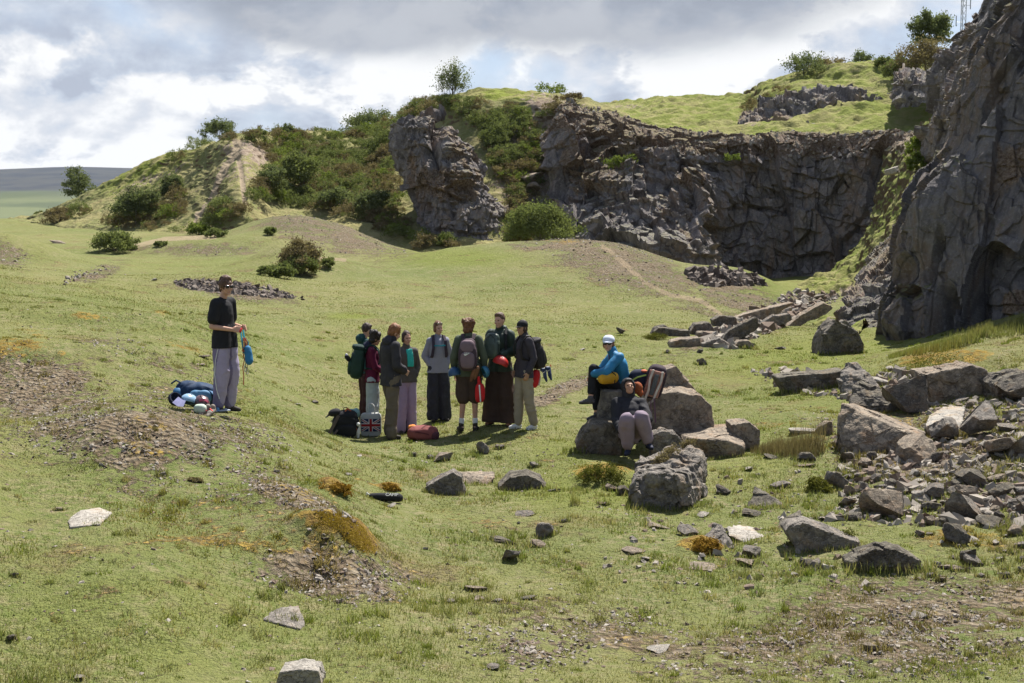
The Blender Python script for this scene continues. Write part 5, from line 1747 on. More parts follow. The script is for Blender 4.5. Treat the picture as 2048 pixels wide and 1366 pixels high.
# --- smaller stones, past counting: rubble of the piles and gravel of the banks
def shards(n_, sampler, smin, smax, seed, flat=.35, hf=full_h, zz=None):
    r = np.random.default_rng(seed)
    pts = sampler(n_, r)
    if zz is None:
        x, y = pts[:, 0], pts[:, 1]
        z = hf(x, y)[0]
    else:
        x, y, z = pts.T
    n_ = len(x)
    s_ = smin + (smax - smin) * r.random(n_) ** 3
    base = np.array([(-1, -1, -1), (1, -1, -1), (1, 1, -1), (-1, 1, -1), (-1, -1, 1), (1, -1, 1), (1, 1, 1), (-1, 1, 1)], float)
    V = base[None] * (1 + r.uniform(-.55, .25, (n_, 8, 3)))
    tp_ = np.concatenate([np.ones((n_, 4, 1)), r.uniform(.15, .95, (n_, 1, 1)) * r.uniform(.6, 1.1, (n_, 4, 1))], 1)
    V[..., :2] *= tp_
    V[:, 4:, :2] += r.uniform(-.35, .35, (n_, 1, 2))
    V *= (s_[:, None, None] * np.stack([np.ones(n_), .55 + .4 * r.random(n_), flat * (.5 + r.random(n_))], -1)[:, None, :]) * .5
    a = r.random(n_) * 6.283
    tx, ty = r.normal(size=n_) * .3, r.normal(size=n_) * .3
    ca, sa = np.cos(a)[:, None], np.sin(a)[:, None]
    X, Y_, Z = V[..., 0], V[..., 1], V[..., 2]
    Z = Z + X * tx[:, None] + Y_ * ty[:, None]
    V = np.stack([X * ca - Y_ * sa + x[:, None], X * sa + Y_ * ca + y[:, None], Z + z[:, None] + (s_ * flat * .15)[:, None]], -1)
    q_ = np.array([(0, 3, 2, 1), (4, 5, 6, 7), (0, 1, 5, 4), (2, 3, 7, 6), (1, 2, 6, 5), (0, 4, 7, 3)])
    F = (np.arange(n_)[:, None, None] * 8 + q_[None]).reshape(-1, 4)
    return V.reshape(-1, 3), F, np.repeat(r.random(n_), 8)


M_SH, t, b = pmat('stone_chip', .92)
_tn = t.attr('tone')
_c = t.mix(t.step(_tn, .1, .9), (0.125, 0.105, 0.088), (0.285, 0.25, 0.21))
_c = t.mix(t.step(_tn, .42, .30), _c, (0.11, 0.06, 0.035))
_c = t.mix(t.math('MULTIPLY', t.step(_tn, .9, .97), .8), _c, (0.42, 0.385, 0.34))
_c = t.mix(.35, _c, t.mix(t.noise(t.new('ShaderNodeNewGeometry').outputs['Position'], 30, 4, .7), (0.10, .08, .07), (0.42, .38, .33)))
t.put(b.inputs['Base Color'], _c)
M_SHD, t, b = pmat('dark_stone_chip', .92)
_c = t.mix(t.attr('tone'), (0.065, 0.05, 0.045), (0.24, 0.20, 0.17))
t.put(b.inputs['Base Color'], _c)


def mask_sampler(thr, lrmax=46, pw=1.0, off=0.0):
    def f(n_, r):
        lr_ = r.uniform(math.log(7.6), math.log(lrmax), n_ * 5)
        a_ = np.radians(r.uniform(-22.5, 22.5, n_ * 5))
        x, y = np.exp(lr_) * np.sin(a_), np.exp(lr_) * np.cos(a_)
        px, py = proj(x, y, ground_h(x, y, False))
        g = mask(px, py, GRAVEL)
        nn = fbm(np.stack([x * .8, y * .8, x * 0], -1), 3, 44)
        k = r.random(len(x)) < np.clip((g + .35 * nn - thr), 0, 1) ** pw + off
        return np.stack([x[k], y[k]], -1)[:n_]
    return f


def far_sampler(n_, r):
    lr_ = r.uniform(math.log(40), math.log(78), n_ * 6)
    a_ = np.radians(r.uniform(-22.5, 22.5, n_ * 6))
    x, y = np.exp(lr_) * np.sin(a_), np.exp(lr_) * np.cos(a_)
    px, py = proj(x, y, ground_h(x, y, False))
    k = r.random(len(x)) < np.clip(mask(px, py, GRAVEL) - .3, 0, 1)
    return np.stack([x[k], y[k]], -1)[:n_]


V, F, tn = shards(60000, mask_sampler(.25, off=.013), .008, .060, 3)
o = mesh_np('gravel', V, F, M_SH, attrs=dict(tone=tn))
meta(o, 'flat stone chips strewn over the bare patches of the banks', None, None, 'stuff')
V, F, tn = shards(7000, far_sampler, .03, .13, 4)
o = mesh_np('gravel', V, F, M_SH, attrs=dict(tone=tn))
meta(o, 'stone chips on the distant spoil mounds', None, None, 'stuff')


def poly_sampler(poly, big_ok=None):
    P_ = np.array(poly)

    def f(n_, r):
        out = []
        while len(out) < n_:
            px, py = r.uniform(P_[:, 0].min(), P_[:, 0].max(), 200), r.uniform(P_[:, 1].min(), P_[:, 1].max(), 200)
            k = inpoly(px, py, poly)
            for a_, b_ in zip(px[k], py[k]):
                g_ = gpt(a_, b_)
                out.append((g_.x, g_.y))
        return np.array(out[:n_])
    return f


V, F, tn = shards(800, poly_sampler([(345, 566), (380, 560), (470, 566), (560, 583), (612, 600), (560, 598), (450, 588), (370, 578)]), .06, .28, 6, .45)
o = mesh_np('rubble', V, F, M_SHD, attrs=dict(tone=tn))
meta(o, 'dark flat stones of the low pile on the meadow behind the standing man', None, None, 'stuff')
V, F, tn = shards(900, poly_sampler([(1370, 542), (1440, 540), (1510, 556), (1530, 570), (1480, 572), (1410, 574), (1380, 560)]), .12, .5, 7, .6)
o = mesh_np('rubble', V, F, M_SHD, attrs=dict(tone=tn))
meta(o, 'brown rubble heap at the foot of the quarry wall', None, None, 'stuff')
V, F, tn = shards(1100, poly_sampler([(1400, 690), (1430, 660), (1500, 628), (1580, 590), (1640, 575), (1690, 590), (1650, 620), (1560, 660), (1500, 680), (1470, 700)]), .08, .45, 8, .55)
o = mesh_np('rubble', V, F, M_SH, attrs=dict(tone=tn))
meta(o, 'small broken stones among the leaning slabs', None, None, 'stuff')
V, F, tn = shards(1900, poly_sampler(SCR), .04, .22, 9, .5)
o = mesh_np('rubble', V, F, M_SH, attrs=dict(tone=tn))
meta(o, 'small broken stones filling the right-hand scree', None, None, 'stuff')
V, F, tn = shards(260, poly_sampler([(1500, 742), (1560, 735), (1760, 762), (1840, 742), (1905, 772), (1700, 805), (1540, 775)]), .06, .30, 21, .6)
o = mesh_np('rubble', V, F, M_SH, attrs=dict(tone=tn))
meta(o, 'loose stones between the long dark slab and the moss mat', None, None, 'stuff')
V, F, tn = shards(230, poly_sampler([(1340, 960), (1640, 940), (1760, 1170), (1450, 1200), (1180, 1150)]), .03, .13, 22, .5)
o = mesh_np('rubble', V, F, M_SH, attrs=dict(tone=tn))
meta(o, 'small stones scattered on the turf in front of the scree', None, None, 'stuff')
V, F, tn = shards(60, poly_sampler([(115, 575), (150, 545), (205, 530), (215, 540), (160, 560)]), .06, .2, 10, .5)
o = mesh_np('rubble', V, F, M_SH, attrs=dict(tone=tn))
meta(o, 'thin scatter of pale stones on the left meadow', None, None, 'stuff')
# loose blocks on the top slope and on the hill scree
ok = np.flatnonzero((vv.ravel() > .66) & (vv.ravel() < .9))
pk = WG.reshape(-1, 3)[rng.choice(ok, 2200)]
ok2 = np.flatnonzero(inpoly(hx, hy, [(1040, 300), (1130, 205), (1200, 215), (1170, 300), (1150, 400), (1060, 420), (1030, 360)]).ravel())
pk2 = HG.reshape(-1, 3)[rng.choice(ok2, 1700)]
V, F, tn = shards(1, lambda n_, r: np.concatenate([pk, pk2]), .06, .30, 12, .6, zz=True)
o = mesh_np('rubble', V, F, M_SH, attrs=dict(tone=tn))
meta(o, 'earthy rubble along the lip of the quarry wall', None, None, 'stuff')

# a few dozen more loose stones below the scree and along the near right
SC2 = [(1540, 1045), (1660, 1110), (1700, 1080), (2070, 1060), (2070, 1160), (1880, 1165), (1690, 1160), (1560, 1120)]
r = random.Random(31)
todo, placed2, n2_ = defaultdict(list), [], 0
while n2_ < 34:
    px, py = r.uniform(1540, 2070), r.uniform(1045, 1165)
    wp = 14 + 44 * r.random() ** 2
    if not inpoly(np.array([px]), np.array([py]), SC2)[0] or any((px - a) ** 2 + ((py - b) * 2) ** 2 < (.6 * (wp + c)) ** 2 for a, b, c in placed2 + [(1645, 1075, 160), (1778, 1115, 160)]):
        continue
    placed2.append((px, py, wp))
    k = r.choices('gbpd', (5, 3, 1.5, 2))[0]
    todo['%s %s stone on the turf below the right-hand scree' % ('small' if wp < 28 else 'medium', dict(g='grey', b='buff', p='pale', d='dark')[k])].append((px, py, wp, r.uniform(.35, .7), k, n2_))
    n2_ += 1
for lb, lst in todo.items():
    lst.sort()
    for i, (px, py, wp, asp, k, s_) in enumerate(lst):
        spx(px, py, wp, wp * asp, k, lb if len(lst) == 1 else lb + ', ' + (ORD[i] if i < 9 else ('tenth from left', 'eleventh from left', 'twelfth from left', 'thirteenth from left', 'fourteenth from left')[min(4, i - 9)]), 1500 + s_, group='stones on the turf below the right-hand scree')
# longer grass grows up round the feet of the stones, out of reach of the sheep
r2 = np.random.default_rng(91)
xs, ys = [], []
for x, y, rr_ in FOOT:
    if y > 30:
        continue
    k = int(40 + 260 * min(rr_, 1))
    a = r2.random(k) * 6.283
    q_ = rr_ * (.85 + .5 * r2.random(k) ** 2) + .01
    xs.append(x + np.cos(a) * q_)
    ys.append(y + np.sin(a) * q_ * .8)
for x0, x1, y0, y1 in FEET:
    if y0 > 31:
        continue
    k = int(500 * (x1 - x0))
    xs.append(r2.uniform(x0 - .05, x1 + .05, k))
    ys.append(y0 - .10 + .16 * r2.random(k))
V, at = blades(np.concatenate(xs), np.concatenate(ys), .04, .13, 92, 1.0, False, .6)
o = mesh_np('grass', V, np.arange(len(V)).reshape(-1, 3), M_BLADE, attrs=at)
meta(o, 'longer grass round the feet of the stones', None, None, 'stuff')

# ------------------------------------------------------------------ mast on the skyline
M_STEEL = plain('galvanised_steel', (0.30, 0.31, 0.33), .5, .6)
mb_ = P(1925, 78, 96)
mast = empty('lattice_mast', mb_ + Vector((0, 0, -1)))
meta(mast, 'thin grey lattice radio mast on the skyline at top right', 'mast')
A = Acc()
H_, w_ = 6.2, .20
for k in range(3):
    a = 2 * math.pi * k / 3
    A.cap((w_ * math.cos(a), w_ * math.sin(a), 0), (w_ * math.cos(a), w_ * math.sin(a), H_), .026, .026, n=6)
A.obj('legs', M_STEEL, mast).name = 'upright'
A = Acc()
for j in range(14):
    for k in range(3):
        a, b = 2 * math.pi * k / 3, 2 * math.pi * (k + 1) / 3
        z0, z1 = j * H_ / 14, (j + 1) * H_ / 14
        if j % 2:
            a, b = b, a
        A.cap((w_ * math.cos(a), w_ * math.sin(a), z0), (w_ * math.cos(b), w_ * math.sin(b), z1), .014, .014, n=5)
A.obj('lattice', M_STEEL, mast)
A = Acc()
for z0, sgn in ((2.2, -1), (3.4, 1), (4.6, -1)):
    A.cap((0, 0, z0), (sgn * .5, 0, z0), .014, .014, n=5)
    A.cap((sgn * .5, 0, z0 - .25), (sgn * .5, 0, z0 + .45), .035, .035, n=8)
A.obj('antenna', M_STEEL, mast)
# ------------------------------------------------------------------ people
V3 = lambda *a: np.array(a, float)


def skin_mat(name, c):
    if name in _mc:
        return _mc[name]
    m, t, b = pmat(name, .55)
    v = t.new('ShaderNodeTexCoord').outputs['Object']
    t.put(b.inputs['Base Color'], t.mix(t.noise(v, 18, 4, .6), tuple(x * .86 for x in c), tuple(min(1, x * 1.08) for x in c)))
    b.inputs['Subsurface Weight'].default_value = .08
    b.inputs['Subsurface Radius'].default_value = (.01, .004, .002)
    _mc[name] = m
    return m


SKIN = skin_mat('skin_fair', (0.50, 0.29, 0.21))
SKIN2 = skin_mat('skin_tanned', (0.42, 0.235, 0.155))
M_EYE = plain('eye_dark', (0.03, 0.02, 0.015), .25)
M_LIP = plain('lip', (0.36, 0.13, 0.11), .5)
M_LENS = plain('dark_lens', (0.01, 0.01, 0.012), .12, 0, .6)
M_BLK = cloth('black_fabric', (0.018, 0.018, 0.021))
M_WHT = cloth('white_fabric', (0.66, 0.66, 0.64))
M_RED = cloth('red_fabric', (0.50, 0.018, 0.022), .6)
M_METAL = plain('steel', (0.55, 0.56, 0.58), .3, 1.0)


def J(**kw):
    j = dict(pel=V3(0, .0, .96), wst=V3(0, 0, 1.10), chs=V3(0, 0, 1.31), nkb=V3(0, .02, 1.46), hd=V3(0, -.015, 1.635),
             sL=V3(.17, .01, 1.415), sR=V3(-.17, .01, 1.415), eL=V3(.225, .04, 1.14), eR=V3(-.225, .04, 1.14),
             wL=V3(.235, -.05, .90), wR=V3(-.235, -.05, .90), hL=V3(.09, 0, .93), hR=V3(-.09, 0, .93),
             kL=V3(.105, -.02, .50), kR=V3(-.105, -.02, .50), aL=V3(.115, .03, .09), aR=V3(-.115, .03, .09),
             fL=V3(.2, -1, 0), fR=V3(-.2, -1, 0), dL=None, dR=None, pL=V3(-1, 0, 0), pR=V3(1, 0, 0), fwd=V3(0, -1, 0))
    for k, v in kw.items():
        j[k] = None if v is None else np.array(v, float)
    return j


def unit(v):
    return np.array(v, float) / (np.linalg.norm(v) + 1e-9)


def hand(A, w_, d, pn, side, curl=.45):
    d, pn = unit(d), unit(pn)
    pn = unit(pn - d * pn.dot(d))
    lat = np.cross(d, pn) * side
    A.cap(w_ - d * .02, w_ + d * .03, .024, .027, .75, pn)
    for i in range(4):
        o_ = lat * (-.030 + .020 * i)
        A.cap(w_ + d * .02 + o_ * .6, w_ + d * .080 + o_, .015, .012, .9, pn, 8)
        b0 = w_ + d * .082 + o_ * 1.08
        L = (.036, .042, .039, .031)[i]
        a1, a2 = curl * .8, curl * 1.9
        p1 = b0 + (d * math.cos(a1) + pn * math.sin(a1)) * L + o_ * .1
        p2 = p1 + (d * math.cos(a2) + pn * math.sin(a2)) * L * .95
        A.cap(b0, p1, .0090, .0085, 1, pn, 8)
        A.cap(p1, p2, .0085, .0072, 1, pn, 8)
    t0 = w_ + d * .022 - lat * .026
    t1 = t0 + unit(d * .7 - lat * .6 + pn * .5) * .038
    t2 = t1 + unit(d * 1.0 - lat * .1 + pn * .5) * .030
    A.cap(t0, t1, .012, .010, 1, pn, 8)
    A.cap(t1, t2, .010, .008, 1, pn, 8)


def hmat(hyaw, hpitch, hroll=0.0):
    return Matrix.Rotation(R(hyaw), 3, 'Z') @ Matrix.Rotation(R(hpitch), 3, 'X') @ Matrix.Rotation(R(hroll), 3, 'Y')


def person(loc, yaw, h, label, j, skin=SKIN, top=None, legs=None, shoes=None, hair=None, hyaw=0, hpitch=0, hroll=0, group=None, voxel=.0075, curl=.45, smile=True, scl=None):
    """a body of one surface; hair and clothes are its children. top/legs/shoes/hair are dicts"""
    s = scl or h / 1.75
    e = empty('person', loc, R(yaw))
    wd_ = .91 if scl is None else 1.0
    e.scale = (s * wd_, s * wd_, s)
    meta(e, label, 'person', group)
    HM = hmat(hyaw, hpitch, hroll)
    hm = np.array(HM)
    hd = j['hd']
    H = lambda x, y, z: hd + hm @ V3(x, y, z)
    fw = j['fwd']
    A = Acc()
    A.cap(j['pel'], j['wst'], .135, .118, .78, fw, 20)
    A.cap(j['wst'], j['chs'], .118, .135, .74, fw, 20)
    A.cap(j['chs'], j['nkb'] - (j['nkb'] - j['chs']) * .25, .135, .085, .74, fw, 20)
    A.cap(j['sL'], j['sR'], .055, .055, 1, fw)
    A.cap(j['nkb'] - (j['hd'] - j['nkb']) * .25, H(0, .015, -.05), .056, .050, 1, fw)
    # head
    A.ell(H(0, .004, .012), (.0755, .093, .104), HM, 24, 16)
    A.ell(H(0, -.030, -.052), (.056, .058, .058), HM, 18, 12)
    A.ell(H(0, -.066, -.092), (.026, .022, .020), HM)
    A.ell(H(0, -.078, .022), (.052, .018, .014), HM)
    A.cap(H(0, -.088, .010), H(0, -.108, -.026), .0085, .0125, 1, fw, 10)
    A.ell(H(0, -.092, -.034), (.017, .013, .008), HM)
    for q_ in (1, -1):
        A.ell(H(.036 * q_, -.070, -.028), (.024, .020, .022), HM)
        A.ell(H(.078 * q_, .006, -.008), (.010, .020, .031), HM)
    A.ell(H(0, -.088, -.055), (.024, .009, .005), HM)
    A.ell(H(0, -.085, -.065), (.021, .010, .006), HM)
    for q_ in 'LR':
        A.cap(j['s' + q_], j['e' + q_], .046, .036)
        A.cap(j['e' + q_], j['w' + q_], .038, .025)
        sd = 1 if q_ == 'L' else -1
        d = j['d' + q_] if j['d' + q_] is not None else unit(j['w' + q_] - j['e' + q_])
        hand(A, j['w' + q_], d, j['p' + q_], sd, curl)
        A.cap(j['h' + q_], j['k' + q_], .085, .055)
        A.cap(j['k' + q_], j['a' + q_], .055, .036)
        kk, aa_ = j['k' + q_], j['a' + q_]
        A.cap(kk + (aa_ - kk) * .22 - fw * .018, kk + (aa_ - kk) * .45 - fw * .016, .048, .042)
        f = unit(j['f' + q_])
        A.cap(aa_ - f * .03 - V3(0, 0, .04), aa_ + f * .11 - V3(0, 0, .055), .034, .024)
    body = A.melt('body', skin, e, voxel, 1)
    B = Acc()
    for q_ in (1, -1):
        B2 = Acc()
        B2.ell(H(.031 * q_, -.0815, .006), (.013, .009, .007), HM)
        B2.obj('eye', M_EYE, e, True)
    B = Acc()
    B.ell(H(0, -.0945, -.060), (.019, .004, .0045), HM)
    B.obj('mouth', M_LIP, e, True)
    if top:
        t = dict(r=.0, sleeve=1.0, hem=.0, sr=(.064, .055, .045), collar=.0, wr=.006, hood=None, mat=M_BLK, puff=0)
        t.update(top)
        A = Acc()
        x = t['r']
        dn = unit(j['pel'] - j['wst'])
        stand_ = abs(j['pel'][2] - .96) < .03 and not (legs or {}).get('floor', 1) is None or (legs or {}).get('name') == 'shorts'
        hz_ = j['pel'][2] - .07 - t['hem']
        if stand_ and t.get('wide', True):
            rl_ = (legs or {}).get('r', (.1,))[0] * (.98 if (legs or {}).get('name') != 'shorts' else .98) + .024
            for q_ in 'LR':
                A.cap(j['h' + q_] + V3(0, 0, .14) - (j['h' + q_] - j['pel']) * .5, j['h' + q_] - V3(0, 0, .12), rl_ * .92, rl_, 1, fw)
        A.cap(j['pel'] + dn * (t['hem'] + (.10 if stand_ else 0)), j['wst'], .150 + x, .140 + x, .80, fw, 20)
        A.cap(j['wst'], j['chs'], .140 + x, .150 + x, .80, fw, 20)
        A.cap(j['chs'], j['nkb'] - (j['nkb'] - j['chs']) * .2, .150 + x, .075 + x, .78, fw, 20)
        A.cap(j['sL'], j['sR'], .066 + x * .5, .066 + x * .5, 1, fw)
        A.cap(j['sL'] * .5 + j['nkb'] * .5 + V3(0, 0, .01), j['sR'] * .5 + j['nkb'] * .5 + V3(0, 0, .01), .05, .05)
        if t['collar']:
            A.cap(j['nkb'], j['nkb'] + (j['hd'] - j['nkb']) * t['collar'], .068, .070)
        for q_ in 'LR':
            S_, E_, W_ = j['s' + q_], j['e' + q_], j['w' + q_]
            r3 = t['sr']
            if t['sleeve'] < .6:
                A.cap(S_, S_ + (E_ - S_) * .66, r3[0] * .95, r3[1])
            else:
                A.cap(S_, E_, r3[0], r3[1])
                A.cap(E_, E_ + (W_ - E_) * (.92 * t['sleeve']), r3[1], r3[2])
                if t['sleeve'] >= 1 and t['wr'] > .004:
                    A.cap(E_ + (W_ - E_) * .72, E_ + (W_ - E_) * .86, r3[2] + .010, r3[2] + .006)
        nmx = t.get('name', 'jacket')
        tp = A.melt(nmx, t['mat'], e, .0105, 2, t['wr'] * 1.35, 7.5, len(label) * 7 % 90, .9, chop=(lambda co: np.where((np.abs(co[:, :1]) < .275) & (co[:, 2:] < hz_), np.concatenate([co[:, :2] * .97, np.full((len(co), 1), hz_)], 1), co)) if stand_ else None)
        if t['hood'] == 'up':
            C = Acc()
            C.ell(H(0, .022, .028), (.108, .118, .125), HM, 22, 14)
            C.cap(H(0, .03, -.06), j['nkb'], .092, .098, .9, fw, 18)
            face = H(0, -.085, -.012)
            fdir = hm @ V3(0, -1, 0)

            def chop(co, face=face, fdir=fdir, hm=hm, hd=hd):
                l_ = (co - hd) @ hm
                m_ = (l_[:, 1] < -.045) & ((l_[:, 0] / .082) ** 2 + ((l_[:, 2] + .012) / .098) ** 2 < 1)
                l_[m_, 1] = -.045 + .0 * l_[m_, 1]
                return l_ @ hm.T + hd
            C.melt('hood', t.get('hmat', t['mat']), tp, .009, 2, .004, 14, 5, .8, chop=chop)
        elif t['hood'] == 'down':
            C = Acc()
            c0 = j['nkb'] - fw * .075 + V3(0, 0, .02)
            C.ell(c0, (.115, .075, .075), Matrix.Rotation(math.atan2(fw[0], -fw[1]), 3, 'Z'), 18, 10)
            C.ell(c0 + V3(0, 0, .045) + fw * .03, (.098, .07, .045), Matrix.Rotation(math.atan2(fw[0], -fw[1]), 3, 'Z'), 18, 10)
            C.melt('hood', t.get('hmat', t['mat']), tp, .010, 2, .008, 12, 7)
        if t.get('zip'):
            C = Acc()
            p0 = j['nkb'] + fw * .075
            C.strap([p0, j['chs'] + fw * (.125 + x), j['wst'] + fw * (.118 + x), j['pel'] + fw * (.124 + x)], .012, .006, fw)
            C.obj('zip', t['zip'], tp)
    if legs:
        t = dict(r=(.105, .085, .070), wr=.010, length=1.0, mat=M_BLK, hip=.150, cuff=0, name='trousers', flat=1.0)
        t.update(legs)
        A = Acc()
        A.cap(j['pel'] + (j['wst'] - j['pel']) * .05, j['pel'] - unit(j['wst'] - j['pel']) * .05, t['hip'] * .82, t['hip'] * .95, .80, fw, 18)
        for q_ in 'LR':
            Hh, K, Q = j['h' + q_], j['k' + q_], j['a' + q_]
            r3 = t['r']
            if t['length'] < .7:
                A.cap(Hh, Hh + (K - Hh) * t['length'] * 1.5, r3[0], r3[1], t['flat'], fw)
            else:
                A.cap(Hh, K, r3[0], r3[1], t['flat'], fw)
                A.cap(K, K + (Q - K) * t['length'], r3[1], r3[2], t['flat'], fw)
                if t['cuff']:
                    A.cap(K + (Q - K) * .86, K + (Q - K) * .95, t['cuff'], t['cuff'])
        if t.get('skirt'):
            A.cap((j['kL'] + j['kR']) / 2 + V3(0, 0, .2), (j['aL'] + j['aR']) / 2, .15, .16, .7, fw)
        lo = t.get('floor', .02)
        tr = A.melt(t['name'], t['mat'], e, .0105, 2, t['wr'] * 1.35, 6.5, len(label) * 5 % 70 + 9, 1.5, chop=(lambda co: np.stack([co[:, 0], co[:, 1], np.maximum(co[:, 2], lo)], -1)) if lo is not None else None)
        if t.get('mat2'):
            tr.data.materials.append(t['mat2'])
            cc = np.empty(len(tr.data.polygons) * 3, np.float32)
            tr.data.polygons.foreach_get('center', cc)
            tr.data.polygons.foreach_set('material_index', t['sel'](cc.reshape(-1, 3)).astype(np.int32))
        for (mt, nm, pts, wd) in t.get('bands', []):
            C = Acc()
            C.strap(pts, wd, .008, t.get('bn', fw))
            C.obj(nm, mt, tr)
    if shoes:
        for q_ in 'LR':
            f = unit(j['f' + q_])
            a_ = j['a' + q_]
            fl = V3(f[0], f[1], 0) if abs(f[2]) < .5 else f
            f = unit(fl)
            dn = V3(0, 0, -1) if abs(f[2]) < .5 else -unit(j['k' + q_] - a_)
            A = Acc()
            A.cap(a_ - f * .025 + dn * .045, a_ + f * .085 + dn * .050, .042, .040, .9, dn)
            A.cap(a_ + f * .085 + dn * .050, a_ + f * .150 + dn * .058, .041, .030, .75, dn)
            A.cap(a_ + dn * .04, a_ - dn * shoes.get('high', .0), .042, .047)
            sh = A.melt('shoe', shoes['mat'], e, .008, 1, .002, 20, 3)
            C = Acc()
            C.cap(a_ - f * .028 + dn * .078, a_ + f * .145 + dn * .078, .040, .036, .28, dn)
            C.obj('sole', shoes.get('sole', M_BLK), sh, True)
            if shoes.get('sock'):
                C = Acc()
                K = j['k' + q_]
                C.cap(a_, a_ + (K - a_) * .22, .044, .047)
                C.obj('sock', shoes['sock'], e, True)
    if hair:
        A = Acc()
        sty = hair['style']
        if sty == 'short':
            A.ell(H(0, .022, .036), (.083, .094, .098), HM, 20, 12)
            A.ell(H(0, -.035, .090), (.066, .050, .036), HM)
        elif sty == 'fluffy':
            A.ell(H(0, .020, .036), (.088, .099, .104), HM, 20, 12)
            A.ell(H(.012, -.020, .100), (.058, .045, .034), HM)
            A.ell(H(0, .06, -.03), (.070, .05, .06), HM)
        elif sty == 'mop':
            A.ell(H(0, .016, .034), (.095, .102, .104), HM, 20, 12)
            for k in range(9):
                a = k * .7
                A.ell(H(.075 * math.cos(a), .02 + .07 * math.sin(a), .075 + .02 * math.sin(3 * a)), (.042, .042, .036), HM)
            A.ell(H(0, .055, -.045), (.085, .055, .06), HM)
        elif sty in ('tied', 'long'):
            A.ell(H(0, .020, .034), (.083, .096, .098), HM, 20, 12)
            for q_ in (1, -1):
                A.ell(H(.066 * q_, .015, -.02), (.020, .050, .055), HM)
            if sty == 'long':
                A.cap(H(0, .065, -.02), H(0, .075, -.15), .062, .035, .6, fw)
            else:
                A.ell(H(0, .105, -.02), (.04, .035, .05), HM)
        A.melt('hair', hair['mat'], e, .0085, 1, .017 if sty in ('fluffy', 'mop') else .006, 30, 3, .6)
    return e


def headwear(e, j, hyaw, hpitch, kind, mat, mat2=None, lab=None, cat=None, hroll=0):
    """a hat or glasses in the person's own head frame; worn things are things of their own"""
    HM = hmat(hyaw, hpitch, hroll)
    hm = np.array(HM)
    H = lambda x, y, z: j['hd'] + hm @ V3(x, y, z)
    g = empty(kind, e.location, e.rotation_euler.z)
    g.scale = e.scale
    meta(g, lab, cat)
    if kind == 'cap':
        A = Acc()
        A.ell(H(0, .010, .052), (.092, .105, .078), HM, 22, 14)

        def chop(co):
            l_ = (co - j['hd']) @ hm
            l_[:, 2] = np.maximum(l_[:, 2], .030)
            return l_ @ hm.T + j['hd']
        A.melt('crown', mat, g, .008, 1, .0015, 20, 2, chop=chop)
        A = Acc()
        rows_ = []
        for v_ in range(5):
            y_ = -.075 - .075 * v_ / 4
            wv_ = .075 * math.sqrt(max(0.02, 1 - (v_ / 4.3) ** 2.2))
            rows_.append([H(wv_ * (k / 5 - 1), y_ + .03 * (k / 5 - 1) ** 2, .040 - .012 * (k / 5 - 1) ** 2 - .012 * v_ / 4) for k in range(11)])
        Gb = np.array(rows_)
        up_ = hm @ V3(0, 0, .006)
        A.grid(Gb)
        A.grid(Gb + up_)
        edge_ = np.concatenate([Gb[0], Gb[1:, -1], Gb[-1, ::-1], Gb[::-1, 0]])
        A.grid(np.stack([edge_, edge_ + up_]))
        A.obj('peak', mat2 or mat, g)
    if kind == 'sunglasses':
        zo = .075 if mat2 == 'up' else 0
        yo = .030 if mat2 == 'up' else 0
        for q_ in (1, -1):
            A = Acc()
            A.ell(H(.033 * q_, -.096 + yo, .006 + zo), (.029, .010, .020), HM, 14, 8, .7)
            A.obj('lens', mat, g, True)
            A = Acc()
            A.cap(H(.062 * q_, -.090 + yo, .012 + zo), H(.083 * q_, .0 + yo, .008 + zo), .0035, .003, n=6)
            A.obj('temple', M_BLK, g)
        A = Acc()
        A.cap(H(-.01, -.1 + yo, .010 + zo), H(.01, -.1 + yo, .010 + zo), .004, .004, n=6)
        A.obj('bridge', M_BLK, g)
    return g


def gear(kind, e, label, cat, group=None):
    g = empty(kind, e.location, e.rotation_euler.z)
    g.scale = e.scale
    return meta(g, label, cat, group)


def flipx(p):
    return (-p[0], p[1], p[2])


